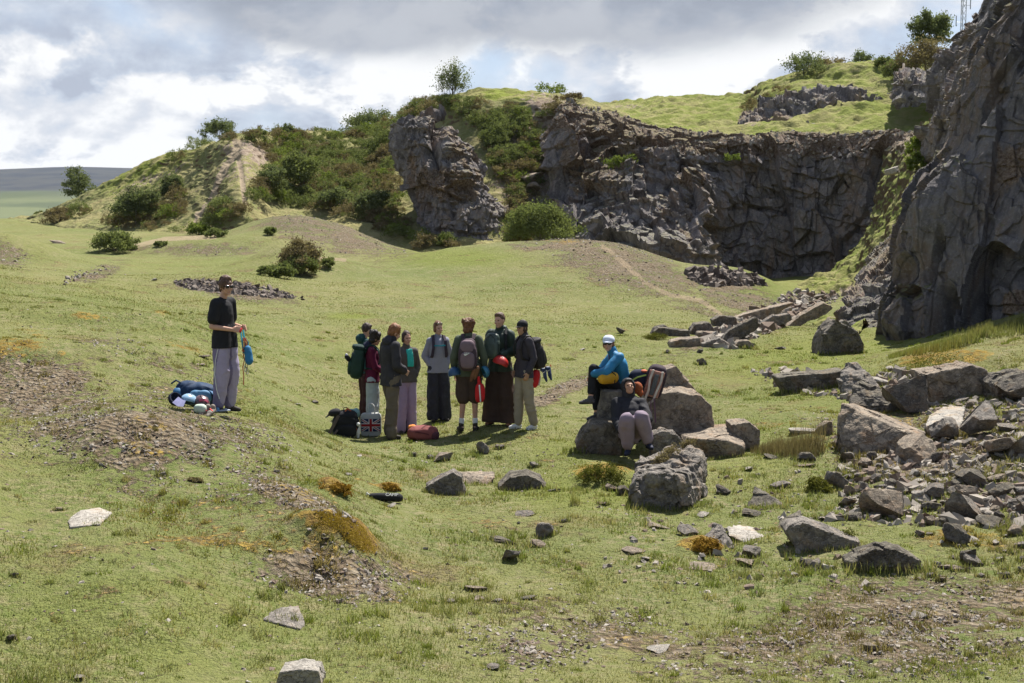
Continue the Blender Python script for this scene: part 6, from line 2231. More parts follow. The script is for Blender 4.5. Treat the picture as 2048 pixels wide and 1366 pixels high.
def backpack(g, c, size, mat, tilt=0.0, yaw=0.0, pocket=None, lid=True, straps=None, seed=1, band=None, trim=None):
    """rucksack centred at c (front panel towards +Y of its own frame)"""
    M = Matrix.Rotation(R(yaw), 3, 'Z') @ Matrix.Rotation(R(tilt), 3, 'X')
    m = np.array(M)
    c = np.array(c, float)
    T_ = lambda x, y, z: c + m @ V3(x, y, z)
    w_, d, h = size
    A = Acc()
    A.ell(T_(0, 0, -h * .08), (w_ * .5, d * .5, h * .42), M, 22, 14, .62)
    A.ell(T_(0, -d * .05, h * .22), (w_ * .44, d * .42, h * .28), M, 22, 12, .7)
    b_ = A.melt('pack', mat, g, .010, 2, .007, 9, seed)
    if pocket:
        A = Acc()
        A.ell(T_(0, d * .44, -h * .16), (w_ * .38, d * .20, h * .25), M, 18, 10, .6)
        A.melt('front_pocket', pocket, b_, .010, 2, .005, 12, seed + 1)
    if lid:
        A = Acc()
        A.ell(T_(0, 0, h * .44), (w_ * .46, d * .50, h * .09), M, 18, 10, .7)
        A.melt('lid', trim or mat, b_, .010, 2, .004, 14, seed + 2)
    A = Acc()
    A.tube([T_(-.03, -d * .35, h * .48), T_(-.025, -d * .35, h * .55), T_(.025, -d * .35, h * .55), T_(.03, -d * .35, h * .48)], .006)
    A.obj('handle', trim or mat, b_)
    A = Acc()
    A.tube([T_(-w_ * .36, d * .40, -h * .02), T_(-w_ * .30, d * .46, h * .28), T_(0, d * .40, h * .42), T_(w_ * .30, d * .46, h * .28), T_(w_ * .36, d * .40, -h * .02)], .004, 5)
    A.obj('zip', trim or M_BLK, b_)
    if straps:
        for q_ in (1, -1):
            A = Acc()
            A.strap([np.array(p if q_ == 1 else flipx(p), float) for p in straps], .055, .016, lambda p: unit(V3(p[0] * .4, p[1] + .001, p[2] - c[2]) * V3(1, 1, .6)))
            A.obj('shoulder_strap', trim or mat, g)
    return T_, b_


STR = [(.085, .13, 1.44), (.095, .06, 1.505), (.105, -.02, 1.505), (.115, -.11, 1.42), (.12, -.145, 1.30), (.14, -.11, 1.16), (.15, .0, 1.10), (.13, .12, 1.12)]


def helmet(g, c, r=.115, mat=None, M=None, vents=True, name='shell', inner=True):
    M = M or Matrix.Identity(3)
    m = np.array(M)
    c = np.array(c, float)
    A = Acc()
    A.ell(c, (r, r * 1.22, r * .95), M, 26, 18)

    def chop(co):
        l_ = (co - c) @ m
        lim = -r * .28 + .12 * np.abs(l_[:, 1])
        under = l_[:, 2] < lim
        l_[:, 2] = np.where(under, lim + np.minimum(0, 0 * l_[:, 2]), l_[:, 2])
        hole = under & ((l_[:, 0] / (r * .82)) ** 2 + (l_[:, 1] / (r * 1.0)) ** 2 < 1)
        l_[:, 2] = np.where(hole, r * .45, l_[:, 2])
        return l_ @ m.T + c
    o_ = A.melt(name, mat, g, .009, 1, .001, 10, 2, chop=chop)
    if vents:
        for k in (-1, 0, 1):
            A = Acc()
            A.cap(c + m @ V3(r * .42 * k, -r * .55, r * .80 - abs(k) * r * .06), c + m @ V3(r * .48 * k, r * .30, r * .90 - abs(k) * r * .08), .010, .012, .5, m @ V3(0, 0, 1))
            A.obj('vent', M_BLK, o_, True)
    return o_


def cshoe(A, c, M, s=1.0):
    """a small down-turned climbing shoe"""
    m = np.array(M)
    T_ = lambda x, y, z: np.array(c, float) + m @ (V3(x, y, z) * s)
    A.cap(T_(0, .06, 0), T_(0, -.05, -.005), .036, .038, .9, m @ V3(0, 0, 1))
    A.cap(T_(0, -.05, -.005), T_(0, -.12, -.025), .038, .022, .8, m @ V3(0, 0, 1))
    A.cap(T_(0, .065, 0), T_(0, .06, .05), .034, .032)


def lettering(txt, size, mat, parent, loc, rot, name='lettering', ext=.001):
    cu = bpy.data.curves.new(name, 'FONT')
    cu.body = txt
    cu.size = size
    cu.extrude = ext
    cu.align_x = 'CENTER'
    cu.align_y = 'CENTER'
    cu.materials.append(mat)
    o_ = bpy.data.objects.new(name, cu)
    o_.location = loc
    o_.rotation_euler = rot
    COL.objects.link(o_)
    o_.parent = parent
    me = bpy.data.meshes.new_from_object(o_.evaluated_get(bpy.context.evaluated_depsgraph_get()))
    o2 = bpy.data.objects.new(name, me)
    o2.location, o2.rotation_euler, o2.parent = loc, rot, parent
    bpy.data.objects.remove(o_)
    COL.objects.link(o2)
    return o2


HB = lambda n_, c: cloth('hair_' + n_, c, .6, .45, 130, .6, .35)
HAIR_BR, HAIR_BK, HAIR_GI, HAIR_DK, HAIR_AU = HB('brown', (0.085, 0.045, 0.028)), HB('black', (0.020, 0.014, 0.012)), HB('ginger', (0.20, 0.085, 0.035)), HB('dark', (0.045, 0.025, 0.018)), HB('auburn', (0.14, 0.062, 0.030))
BOOT = cloth('boot_leather', (0.045, 0.038, 0.032), .7)
GRP = None

# 1 --- the man standing apart at the left
g1 = gpt(452, 826)
M_LAV = cloth('lavender_trousers', (0.185, 0.16, 0.26), .8, .08)
M_LAVL = cloth('pale_lavender_panel', (0.33, 0.29, 0.41), .8, .08)
j1 = J(pel=(0, 0, .97), chs=(0, .015, 1.32), hd=(.0, -.045, 1.635), eL=(.245, .05, 1.13), wL=(.16, -.20, 1.10), eR=(-.235, .04, 1.13), wR=(-.10, -.21, 1.09), pL=(-1, -.3, -.2), pR=(1, -.3, -.2),
       kL=(.10, -.04, .51), kR=(-.10, -.02, .51), aL=(.12, .03, .09), aR=(-.10, .06, .09), dL=(-.35, -.9, .05), dR=(.4, -.9, .05))
p1 = person(g1, 66, 1.83, 'person in black t-shirt and lavender panelled trousers standing apart at the left', j1, SKIN,
            dict(mat=M_BLK, sleeve=.5, r=.012, sr=(.082, .080, .07), hem=.05, name='t_shirt', wr=.007),
            dict(mat=M_LAV, r=(.120, .108, .082), cuff=.070, length=.93, hip=.158, wr=.010,
                 mat2=M_LAVL, sel=lambda c: (c[:, 1] < -.035 + .05 * np.sin((c[:, 2] - .1) * 5)) & (c[:, 1] > -.30 + 0 * c[:, 2]) & (np.abs(c[:, 0]) > .02),
                 bands=[(M_WHT, 'piping', [(.165, -.085, .95), (.205, -.04, .85), (.215, -.0, .70), (.222, .015, .52), (.205, .0, .32), (.185, -.03, .20)], .012),
                        (M_WHT, 'piping', [(-.165, -.085, .95), (-.205, -.04, .85), (-.215, -.0, .70), (-.222, .015, .52), (-.205, .0, .32), (-.185, -.03, .20)], .012)]),
            dict(mat=BOOT, high=.06), dict(style='fluffy', mat=HAIR_BR), hyaw=-24, hpitch=4, curl=.9)
headwear(p1, j1, -24, 4, 'sunglasses', M_LENS, None, 'black wraparound sunglasses on the man standing apart', 'sunglasses')
# gear hanging from his hands
hg = gear('climbing_harness', p1, 'climbing harness with blue chalk bag and carabiners dangling from the standing man\'s hands', 'harness')
M_SLING = cloth('orange_webbing', (0.48, 0.13, 0.07), .7)
M_TEAL = cloth('teal_fabric', (0.02, 0.20, 0.26), .7)
M_BLUEB = cloth('blue_chalk_bag', (0.03, 0.15, 0.30), .7)
A = Acc()
A.strap([(.03, -.30, 1.08), (.01, -.33, .98), (.03, -.34, .88), (0, -.33, .78)], .03, .008, (0, -1, 0))
A.strap([(-.03, -.30, 1.08), (-.06, -.34, .96), (-.05, -.35, .86), (-.02, -.33, .80)], .03, .008, (0, -1, 0))
A.tube([(.02, -.32, 1.0), (.06, -.36, .92), (.02, -.38, .84), (-.04, -.34, .86), (-.02, -.32, .98)], .010)
A.obj('waist_belt', M_TEAL, hg)
A = Acc()
for q_ in (.015, -.03):
    A.tube([(q_, -.34, .98), (q_ + .05, -.36, .90), (q_ + .03, -.37, .80), (q_ - .03, -.35, .82), (q_, -.34, .98)], .009)
A.tube([(.0, -.31, .80), (.02, -.32, .70), (-.01, -.31, .60), (.01, -.31, .50), (.0, -.31, .38)], .007)
A.obj('leg_loop', M_SLING, hg)
A = Acc()
A.cap((-.03, -.42, .84), (-.05, -.45, .70), .050, .058)
A.melt('chalk_bag', M_BLUEB, hg, .008, 2, .004, 14, 3)
A = Acc()
A.cap((.05, -.35, .82), (.06, -.36, .72), .035, .04)
A.melt('pouch', M_BLUEB, hg, .008, 2, .004, 14, 4)
for k, (x, z) in enumerate(((-.02, .64), (-.05, .60), (.0, .56))):
    A = Acc()
    A.tube([(x, -.38, z + .04), (x + .022, -.38, z + .01), (x + .018, -.38, z - .04), (x - .018, -.38, z - .04), (x - .022, -.38, z + .01), (x, -.38, z + .04)], .005)
    A.obj('carabiner', M_METAL if k else M_BLK, hg)
A = Acc()
A.cap((-.02, -.31, 1.10), (-.05, -.31, 1.07), .014, .016)
A.obj('belay_device', M_RED, hg, True)

# 2 --- the two at the back left of the ring
g2 = gpt(731, 846)
M_TEALH = cloth('dark_teal_hood', (0.018, 0.055, 0.055), .8)
M_MARD = cloth('dark_maroon_trousers', (0.045, 0.018, 0.020), .85)
j2 = J(kL=(.08, -.02, .5), kR=(-.08, .0, .5), aL=(.09, .02, .09), aR=(-.09, .03, .09), hd=(0, -.05, 1.62), eL=(.215, -.05, 1.16), wL=(.14, -.24, 1.06), eR=(-.215, -.05, 1.16), wR=(-.12, -.24, 1.06))
p2 = person(g2, 118, 1.70, 'person in dark teal hood and dark trousers with red side flash, furthest back at left', j2, SKIN,
            dict(mat=M_TEALH, hood='down', r=.012), dict(mat=M_MARD, r=(.105, .085, .075), bands=[(M_RED, 'side_stripe', [(-.175, .01, .88), (-.19, .01, .74), (-.165, .0, .60)], .06)], bn=(-1, .2, 0)),
            dict(mat=BOOT), dict(style='short', mat=HAIR_DK), hyaw=10, hpitch=12)
g3 = gpt(746, 868)
M_MAG = cloth('magenta_fleece', (0.095, 0.010, 0.034), .9)
M_PALEJ = cloth('pale_jeans', (0.34, 0.38, 0.40), .9, .1)
M_NAVY = cloth('navy_fabric', (0.018, 0.022, 0.045), .85)
j3 = J(kL=(.085, -.02, .5), kR=(-.085, .01, .5), aL=(.09, .02, .09), aR=(-.09, .04, .09), hd=(0, -.055, 1.615), eL=(.21, -.05, 1.15), wL=(.12, -.24, 1.05), eR=(-.21, -.05, 1.15), wR=(-.12, -.24, 1.05))
p3 = person(g3, 96, 1.68, 'person with black curly hair, magenta fleece and pale jeans wearing a green rucksack', j3, SKIN2,
            dict(mat=M_MAG, hood='down', hmat=M_NAVY, r=.008), dict(mat=M_PALEJ, r=(.115, .105, .098), wr=.009), dict(mat=BOOT), dict(style='mop', mat=HAIR_BK), hyaw=20, hpitch=16)
M_DGR = cloth('bottle_green_nylon', (0.016, 0.040, 0.032), .6)
bp = gear('rucksack', p3, 'big dark bottle green rucksack on the back of the magenta-topped person', 'rucksack')
T3, _b3 = backpack(bp, (0, .27, 1.22), (.36, .26, .56), M_DGR, 8, 0, M_DGR, True, STR, 5, trim=cloth('dark_green_trim', (0.012, 0.03, 0.026)))
bo = gear('water_bottle', p3, 'small dark bottle with a pale lid strapped to the outside of the bottle green rucksack', 'bottle')
A = Acc()
A.cap((-.10, .43, 1.28), (-.13, .46, 1.32), .042, .042)
A.obj('bottle', M_BLK, bo, True)
A = Acc()
A.cap((-.13, .46, 1.335), (-.135, .465, 1.35), .030, .028)
A.obj('lid', plain('lilac_plastic', (0.35, 0.32, 0.42), .4), bo, True)

# 3 --- charcoal jacket, ginger hair, cargo trousers
g4 = gpt(782, 878)
M_CHAR = cloth('charcoal_shell', (0.034, 0.032, 0.038), .8, .2)
M_CARGO = cloth('brown_cargo', (0.125, 0.100, 0.075), .9, .15)
j4 = J(pel=(0, .01, .96), chs=(0, .01, 1.31), nkb=(0, -.015, 1.46), hd=(0, -.085, 1.605), sL=(.185, .0, 1.41), sR=(-.185, .0, 1.41), eL=(.235, .0, 1.14), wL=(.14, -.19, 1.04), eR=(-.245, .02, 1.13), wR=(-.18, -.17, 1.03),
       kL=(.11, -.10, .51), aL=(.13, -.04, .09), kR=(-.12, .04, .50), aR=(-.15, .08, .09), fL=(.3, -1, 0), fR=(-.1, -1, 0))
p4 = person(g4, 125, 1.80, 'ginger-haired person in charcoal jacket and brown cargo trousers, head bowed', j4, SKIN,
            dict(mat=M_CHAR, hood='down', r=.022, sr=(.080, .070, .055), hem=.08, collar=.35, wr=.010), dict(mat=M_CARGO, r=(.118, .098, .088), wr=.012), dict(mat=BOOT, high=.04), dict(style='fluffy', mat=HAIR_GI), hyaw=-12, hpitch=26)
A = Acc()
A.ell((-.155, .03, .60), (.045, .085, .095), None, 14, 8, .6)
trs = [c for c in p4.children if c.name.startswith('trousers')][0]
A.melt('cargo_pocket', M_CARGO, trs, .010, 2, .006, 12, 3)

# 4 --- brown fleece, turquoise shirt, lilac trousers
g5 = gpt(814, 868)
M_BFL = cloth('brown_fleece', (0.095, 0.085, 0.080), .95, .15)
M_TURQ = cloth('turquoise_shirt', (0.04, 0.42, 0.36), .8)
M_LILAC = cloth('lilac_trousers', (0.33, 0.255, 0.385), .85, .08)
j5 = J(sL=(.155, .01, 1.40), sR=(-.155, .01, 1.40), dL=(-.5, -.2, -1), dR=(.5, -.2, -1), eL=(.235, .05, 1.15), wL=(.15, -.03, .98), eR=(-.235, .06, 1.15), wR=(-.15, -.03, .98), kL=(.09, -.02, .5), kR=(-.10, -.03, .5), aL=(.10, .02, .09), aR=(-.12, .0, .09))
p5 = person(g5, 22, 1.66, 'smiling dark-haired person in brown fleece over turquoise shirt and lilac trousers', j5, SKIN,
            dict(mat=M_BFL, r=.014, sr=(.072, .062, .052), collar=.25, name='fleece'), dict(mat=M_LILAC, r=(.105, .088, .095), wr=.006), dict(mat=BOOT), dict(style='tied', mat=HAIR_DK), hyaw=8, hpitch=2)
A = Acc()
A.strap([(.025, -.085, 1.455), (.03, -.128, 1.36), (.035, -.148, 1.25), (.035, -.150, 1.16)], .12, .016, (0, -1, 0))
fl_ = [c for c in p5.children if c.name.startswith('fleece')][0]
A.melt('shirt', M_TURQ, p5, .008, 2, .003, 12, 3)
A = Acc()
A.cap((.20, -.02, 1.38), (.24, .03, 1.16), .070, .062)
A = Acc()

# 5 --- grey sweatshirt
g6 = gpt(877, 843)
M_GSW = cloth('grey_sweatshirt', (0.235, 0.235, 0.285), .95, .08)
M_INK = cloth('ink_blue_trousers', (0.030, 0.030, 0.042), .85, .2)
j6 = J(sL=(.155, .01, 1.40), sR=(-.155, .01, 1.40), dL=(-.5, -.2, -1), dR=(.5, -.2, -1), eL=(.245, .07, 1.14), wL=(.15, -.02, .98), eR=(-.245, .07, 1.14), wR=(-.15, -.02, .98), kL=(.11, -.02, .5), kR=(-.11, -.02, .5), aL=(.13, .02, .09), aR=(-.10, .02, .09))
p6 = person(g6, 14, 1.70, 'smiling person in grey sweatshirt and wide dark trousers, hands in pockets', j6, SKIN,
            dict(mat=M_GSW, r=.022, sr=(.070, .068, .052), hem=.03, name='sweatshirt', wr=.007, collar=.15), dict(mat=M_INK, r=(.118, .115, .125), wr=.010, length=1.0), dict(mat=BOOT), dict(style='tied', mat=HAIR_AU), hyaw=18, hpitch=2)
headwear(p6, j6, 18, 2, 'sunglasses', plain('amber_lens', (0.22, 0.17, 0.13), .15), 'up', 'sunglasses pushed up on the head of the grey-sweatshirted person', 'sunglasses')
bp = gear('rucksack', p6, 'small dark rucksack behind the grey sweatshirt, only its straps and teal chest strap in view', 'rucksack')
M_STRD = cloth('dark_strap', (0.040, 0.030, 0.045))
backpack(bp, (0, .23, 1.24), (.28, .18, .42), M_STRD, 5, 0, None, True, [(a, b - (.02 if b < 0 else 0), c) for a, b, c in STR], 6)
A = Acc()
A.strap([(-.105, -.185, 1.345), (0, -.20, 1.34), (.105, -.185, 1.345)], .022, .01, (0, -1, 0))
A.obj('chest_strap', M_TEAL, bp)

# 6 --- seen from behind: olive jacket, shorts
g7 = gpt(938, 862)
M_OLIVE = cloth('olive_fleece', (0.085, 0.100, 0.070), .95, .12)
M_SHORT = cloth('brown_shorts', (0.062, 0.042, 0.034), .9)
j7 = J(eL=(.25, .03, 1.14), wL=(.245, -.05, .90), eR=(-.26, .02, 1.14), wR=(-.24, -.06, .90), kL=(.10, -.01, .50), kR=(-.10, -.03, .50), aL=(.13, .03, .09), aR=(-.105, .0, .09), fL=(.45, -1, 0), fR=(-.2, -1, 0), hd=(0, -.02, 1.62))
p7 = person(g7, 178, 1.80, 'wavy-haired person seen from behind in olive fleece, brown shorts and white socks', j7, SKIN,
            dict(mat=M_OLIVE, r=.02, sr=(.078, .068, .052), hem=.03, name='fleece', collar=.3), dict(mat=M_SHORT, r=(.125, .125, .1), length=.60, name='shorts', hip=.165, floor=None),
            dict(mat=BOOT, sock=M_WHT, high=.02), dict(style='mop', mat=HAIR_AU), hyaw=-14, hpitch=0)
M_MAUVE = cloth('mauve_nylon', (0.165, 0.115, 0.135), .75, .1)
M_MAUVD = cloth('dark_mauve_nylon', (0.060, 0.040, 0.050), .8, .1)
bp = gear('rucksack', p7, 'mauve and black rucksack with a white swoosh on the back of the person in shorts', 'rucksack')
T7, b7 = backpack(bp, (0, .24, 1.21), (.31, .21, .50), M_MAUVD, 2, 0, M_MAUVE, False, STR, 8)
A = Acc()
A.ell(T7(0, .03, .12), (.125, .09, .11), None, 18, 10, .7)
A.melt('upper_panel', M_MAUVE, b7, .01, 2, .005, 11, 9)
# the swoosh: a curved tick, thick at its left bend and thin at its tip
sw_t, sw_b = [], []
for k in range(15):
    t_ = k / 14
    x = -.055 + .11 * t_
    yb_ = -.020 + .052 * t_ ** 1.5 if t_ > .18 else -.020 + (.18 - t_) * .12
    yt_ = yb_ + .024 * (1 - t_) ** .9 * min(1, t_ * 5 + .25)
    sw_t.append((x, yt_))
    sw_b.append((x, yb_ - .004 * (1 - t_)))
A = Acc()
# seen from behind the wearer, +X is on the viewer's left
fr = np.array([[T7(-x, .157, z + .01) for x, z in sw_b], [T7(-x, .157, z + .01) for x, z in sw_t]])
bk = fr + V3(0, -.012, 0)
A.grid(fr)
A.grid(bk)
A.grid(np.stack([fr[0], bk[0]]))
A.grid(np.stack([fr[1], bk[1]]))
A.obj('swoosh', M_WHT, b7)
lettering('NIKE', .036, M_WHT, b7, Vector(T7(.012, .158, .030)), (math.pi / 2, 0, math.pi))
# hanging from the pack and hip
hl = gear('helmet', p7, 'dark blue climbing helmet hanging at the left hip of the person in shorts', 'helmet')
M_BLH = plain('blue_plastic', (0.022, 0.075, 0.17), .4)
helmet(hl, (.235, .09, .90), .115, M_BLH, Matrix.Rotation(R(12), 3, 'Y'))
A = Acc()
A.tube([(.15, .15, 1.06), (.20, .13, 1.03), (.235, .09, .98)], .005)
A.obj('chin_strap', M_BLK, hl)
hl = gear('helmet', p7, 'bright blue climbing helmet hanging on the right of the swoosh rucksack', 'helmet')
M_BLH2 = plain('bright_blue_plastic', (0.03, 0.15, 0.25), .4)
helmet(hl, (-.27, .12, .93), .095, M_BLH2, Matrix.Rotation(R(-70), 3, 'Y') @ Matrix.Rotation(R(20), 3, 'X'))
A = Acc()
A.tube([(-.15, .15, 1.10), (-.21, .14, 1.06), (-.25, .12, 1.0)], .005)
A.obj('chin_strap', M_BLK, hl)
sh = gear('climbing_shoes', p7, 'brown and grey climbing shoes clipped under the swoosh rucksack', 'shoes')
M_TAN = cloth('tan_suede', (0.17, 0.085, 0.05), .9)
for x, dz in ((-.09, 0), (-.15, .03)):
    A = Acc()
    cshoe(A, (x, .24, .92 + dz), Matrix.Rotation(R(70), 3, 'X') @ Matrix.Rotation(R(20), 3, 'Z'), .95)
    A.melt('shoe', M_TAN, sh, .008, 1, .002, 20, 4)
A = Acc()
A.tube([(-.09, .22, 1.0), (-.11, .21, 1.06), (-.15, .22, 1.02)], .005)
A.obj('cord', M_BLK, sh)
cb = gear('chalk_bag', p7, 'red and white drawstring bag hanging low from the swoosh rucksack', 'bag')
A = Acc()
A.ell((-.20, .22, .62), (.085, .05, .15), None, 16, 12, .7)
A.cap((-.19, .22, .74), (-.18, .22, .86), .03, .02)
bb_ = A.melt('bag', M_RED, cb, .009, 2, .006, 10, 5)
A = Acc()
A.strap([(-.195, .275, .75), (-.205, .282, .62), (-.215, .277, .49)], .022, .006, (0, 1, 0))
A.obj('stripe', M_WHT, bb_)
A = Acc()
A.tube([(-.18, .22, .86), (-.16, .21, .98), (-.14, .20, 1.06)], .006)
A.obj('cord', M_BLK, cb)

# 7 --- dark green jacket, long brown trousers
g8 = gpt(1000, 852)
M_GRJ = cloth('forest_green_shell', (0.020, 0.036, 0.028), .6, .25, 60, .15, .35)
M_BRT = cloth('brown_wide_trousers', (0.050, 0.032, 0.026), .9, .15)
j8 = J(eL=(.26, .03, 1.17), wL=(.10, -.22, 1.13), eR=(-.26, .02, 1.16), wR=(-.08, -.22, 1.12), kL=(.13, -.03, .5), kR=(-.13, -.02, .5), aL=(.17, .0, .09), aR=(-.16, .0, .09), dL=(-1, -.3, 0), dR=(1, -.3, 0), pL=(0, 1, 0), pR=(0, 1, 0))
p8 = person(g8, -20, 1.80, 'laughing person in forest green jacket and very wide brown trousers, arms folded over a bag', j8, SKIN,
            dict(mat=M_GRJ, r=.03, sr=(.088, .078, .060), hem=.04, hood='down', collar=.35, wr=.010), dict(mat=M_BRT, r=(.125, .145, .165), hip=.165, wr=.009, skirt=True, floor=.05),
            dict(mat=M_TAN), dict(style='short', mat=HAIR_BR), hyaw=-14, hpitch=0, hroll=-6)
bp = gear('rucksack', p8, 'dark green daypack worn on the chest of the laughing person', 'rucksack')
M_GRP = cloth('grey_green_nylon', (0.040, 0.060, 0.050), .5, .3, 60, .15, .5)
backpack(bp, (-.05, -.24, 1.26), (.28, .16, .40), M_GRP, 6, 170, None, False, None, 10)
A = Acc()
A.strap([(.17, -.14, 1.10), (.17, -.17, 1.28), (.15, -.12, 1.44), (.12, .0, 1.52), (.10, .10, 1.46)], .05, .012, lambda p: unit(V3(.3, p[1], p[2] - 1.25)))
A.obj('shoulder_strap', M_BLK, bp)
hl = gear('helmet', p8, 'bright red climbing helmet hanging at the waist of the laughing person', 'helmet')
M_REDH = plain('red_plastic', (0.46, 0.022, 0.02), .45)
helmet(hl, (.11, -.27, 1.005), .125, M_REDH, Matrix.Rotation(R(-12), 3, 'X') @ Matrix.Rotation(R(18), 3, 'Y') @ Matrix.Rotation(R(60), 3, 'Z'))
A = Acc()
A.tube([(.05, -.22, 1.13), (.09, -.26, 1.16), (.14, -.24, 1.12)], .006)
A.obj('chin_strap', M_BLK, hl)

# 8 --- cap, dark zip top, beige trousers, white trainers
g9 = gpt(1048, 858)
M_DKP = cloth('dark_plum_fleece', (0.050, 0.044, 0.054), .9, .12)
M_BEIGE = cloth('beige_trousers', (0.295, 0.250, 0.190), .9, .1)
M_TRN = cloth('white_trainer', (0.62, 0.61, 0.60), .6, .12)
j9 = J(pel=(0, .0, .96), hd=(0, -.04, 1.625), eL=(.235, .07, 1.15), wL=(.215, -.03, .93), eR=(-.24, .06, 1.14), wR=(-.20, -.06, .94), kL=(.09, .05, .50), aL=(.11, .14, .09), kR=(-.10, -.05, .50), aR=(-.10, -.06, .09), fL=(.2, -1, 0), fR=(-.2, -1, 0))
p9 = person(g9, -62, 1.73, 'person in black cap, dark plum top, beige trousers and white trainers, side on', j9, SKIN2,
            dict(mat=M_DKP, r=.014, sr=(.072, .062, .050), hem=.05, collar=.4, name='fleece'), dict(mat=M_BEIGE, r=(.108, .095, .075), cuff=.062, length=.92, wr=.009), dict(mat=M_TRN, sole=M_WHT), dict(style='long', mat=HAIR_DK), hyaw=14, hpitch=4)
headwear(p9, j9, 14, 4, 'cap', M_BLK, cloth('taupe_cap_peak', (0.10, 0.08, 0.07)), 'black baseball cap with taupe peak worn at the right of the ring', 'cap')
bp = gear('rucksack', p9, 'black rucksack on the back of the black-capped person', 'rucksack')
T9, _b9 = backpack(bp, (0, .25, 1.20), (.32, .22, .50), cloth('black_nylon', (0.030, 0.026, 0.027), .7), 14, 0, M_BLK, True, STR, 12)
sh = gear('climbing_shoes', p9, 'navy climbing shoes with orange pulls dangling from the black rucksack', 'shoes')
M_NAVS = cloth('navy_shoe', (0.03, 0.045, 0.10), .5)
for x, dz, yy in ((-.10, 0, .47), (-.02, .03, .52)):
    A = Acc()
    cshoe(A, (x, yy, .86 + dz), Matrix.Rotation(R(82), 3, 'X') @ Matrix.Rotation(R(25), 3, 'Z'), 1.0)
    s_ = A.melt('shoe', M_NAVS, sh, .008, 1, .002, 20, 4)
    A = Acc()
    A.strap([(x - .02, yy + .03, .95 + dz), (x, yy + .02, .985 + dz), (x + .02, yy + .03, .95 + dz)], .012, .006)
    A.obj('pull_tab', M_SLING, s_)
    A = Acc()
    A.strap([(x - .038, yy - .01, .90 + dz), (x, yy - .05, .87 + dz), (x + .038, yy - .01, .90 + dz)], .016, .006)
    A.obj('strap', M_WHT, s_)
A = Acc()
A.tube([(-.06, .36, 1.16), (-.07, .42, 1.08), (-.08, .46, .98)], .005)
A.obj('cord', M_WHT, sh)
cb = gear('chalk_bag', p9, 'red and white bag hanging behind the thigh of the black-capped person', 'bag')
A = Acc()
A.ell((-.03, .24, .80), (.05, .075, .15), Matrix.Rotation(R(-12), 3, 'X'), 16, 12, .7)
bb_ = A.melt('bag', M_RED, cb, .009, 2, .006, 10, 6)
A = Acc()
A.strap([(-.05, .325, .93), (-.055, .345, .80), (-.05, .315, .68)], .045, .008, (-.6, 1, 0))
A.obj('panel', M_WHT, bb_)
A = Acc()
A.tube([(-.03, .22, .94), (-.02, .22, 1.0), (0, .22, 1.04)], .006)
A.obj('cord', M_BLK, cb)


# 9 --- seated on the boulder: joints placed in the world
def W(loc):
    return lambda px, py, Y: np.array(P(px, py, Y) - loc)


lo = Vector((P(1232, 775, 19.45).x, 19.45, 0))
w_ = W(lo)
fw10 = unit(V3(-.90, -.42, 0))
sd10 = unit(np.cross(fw10, V3(0, 0, 1)))      # the sitter's right side points to the camera's left/front
pel = w_(1240, 772, 19.45)
ch = w_(1236, 730, 19.35)
nb_ = w_(1226, 706, 19.3)
hd_ = w_(1217, 687, 19.28)
lf = -sd10
j10 = J(pel=pel, wst=pel + V3(.01, 0, .13), chs=ch, nkb=nb_, hd=hd_, fwd=fw10)
j10.update(sL=w_(1238, 714, 19.12), sR=w_(1222, 716, 19.50), eL=w_(1212, 744, 19.0), wL=w_(1186, 748, 19.05), eR=w_(1202, 742, 19.5), wR=w_(1182, 752, 19.28),
           hL=pel + V3(-.02, -.09, -.03), hR=pel + V3(-.02, .09, -.03), kL=w_(1187, 737, 19.12), aL=w_(1181, 796, 19.02), kR=w_(1192, 768, 19.42), aR=w_(1193, 828, 19.35),
           fL=V3(-1, -.25, -.05), fR=V3(-.8, -.5, -.05), dL=V3(-.5, .3, -.8), dR=V3(-.4, -.5, -.7), pL=V3(.3, .9, 0), pR=V3(.5, -.8, 0))
M_PUFF = cloth('blue_puffer', (0.012, 0.15, 0.31), .6, .25, 50, .1, .4)
M_CAPW = cloth('pale_blue_cap', (0.55, 0.60, 0.72), .8, .05)
SHG = cloth('grey_shoe', (0.085, 0.080, 0.085), .7)
p10 = person(lo, 0, 1.75, 'person in bright blue puffer jacket and pale cap sitting on the grey block', j10, SKIN,
             dict(mat=M_PUFF, r=.018, sr=(.078, .070, .052), collar=.35, wr=.008, name='puffer_jacket', zip=cloth('maroon_zip', (0.16, 0.01, 0.03))), dict(mat=M_BLK, r=(.092, .070, .058), length=.78, wr=.004, name='leggings', floor=None),
             dict(mat=SHG), dict(style='long', mat=HAIR_AU), hyaw=-16, hpitch=0, scl=1.0)
headwear(p10, j10, -16, 0, 'cap', M_CAPW, M_CAPW, 'pale blue baseball cap on the blue-jacketed sitter', 'cap')
headwear(p10, j10, -16, 0, 'sunglasses', M_LENS, None, 'dark glasses worn by the blue-jacketed sitter', 'glasses')
yb_ = gear('dry_bag', p10, 'mustard yellow stuff bag in the lap of the blue-jacketed sitter', 'bag')
M_YEL = cloth('mustard_nylon', (0.48, 0.26, 0.02), .6)
A = Acc()
A.cap(w_(1207, 757, 19.0), w_(1226, 755, 19.02), .085, .085)
bb_ = A.melt('bag', M_YEL, yb_, .010, 2, .006, 10, 6)
A = Acc()
A.tube([w_(1222, 742, 18.97), w_(1231, 750, 18.95), w_(1229, 766, 18.95)], .007)
A.obj('drawcord', M_BLK, bb_)

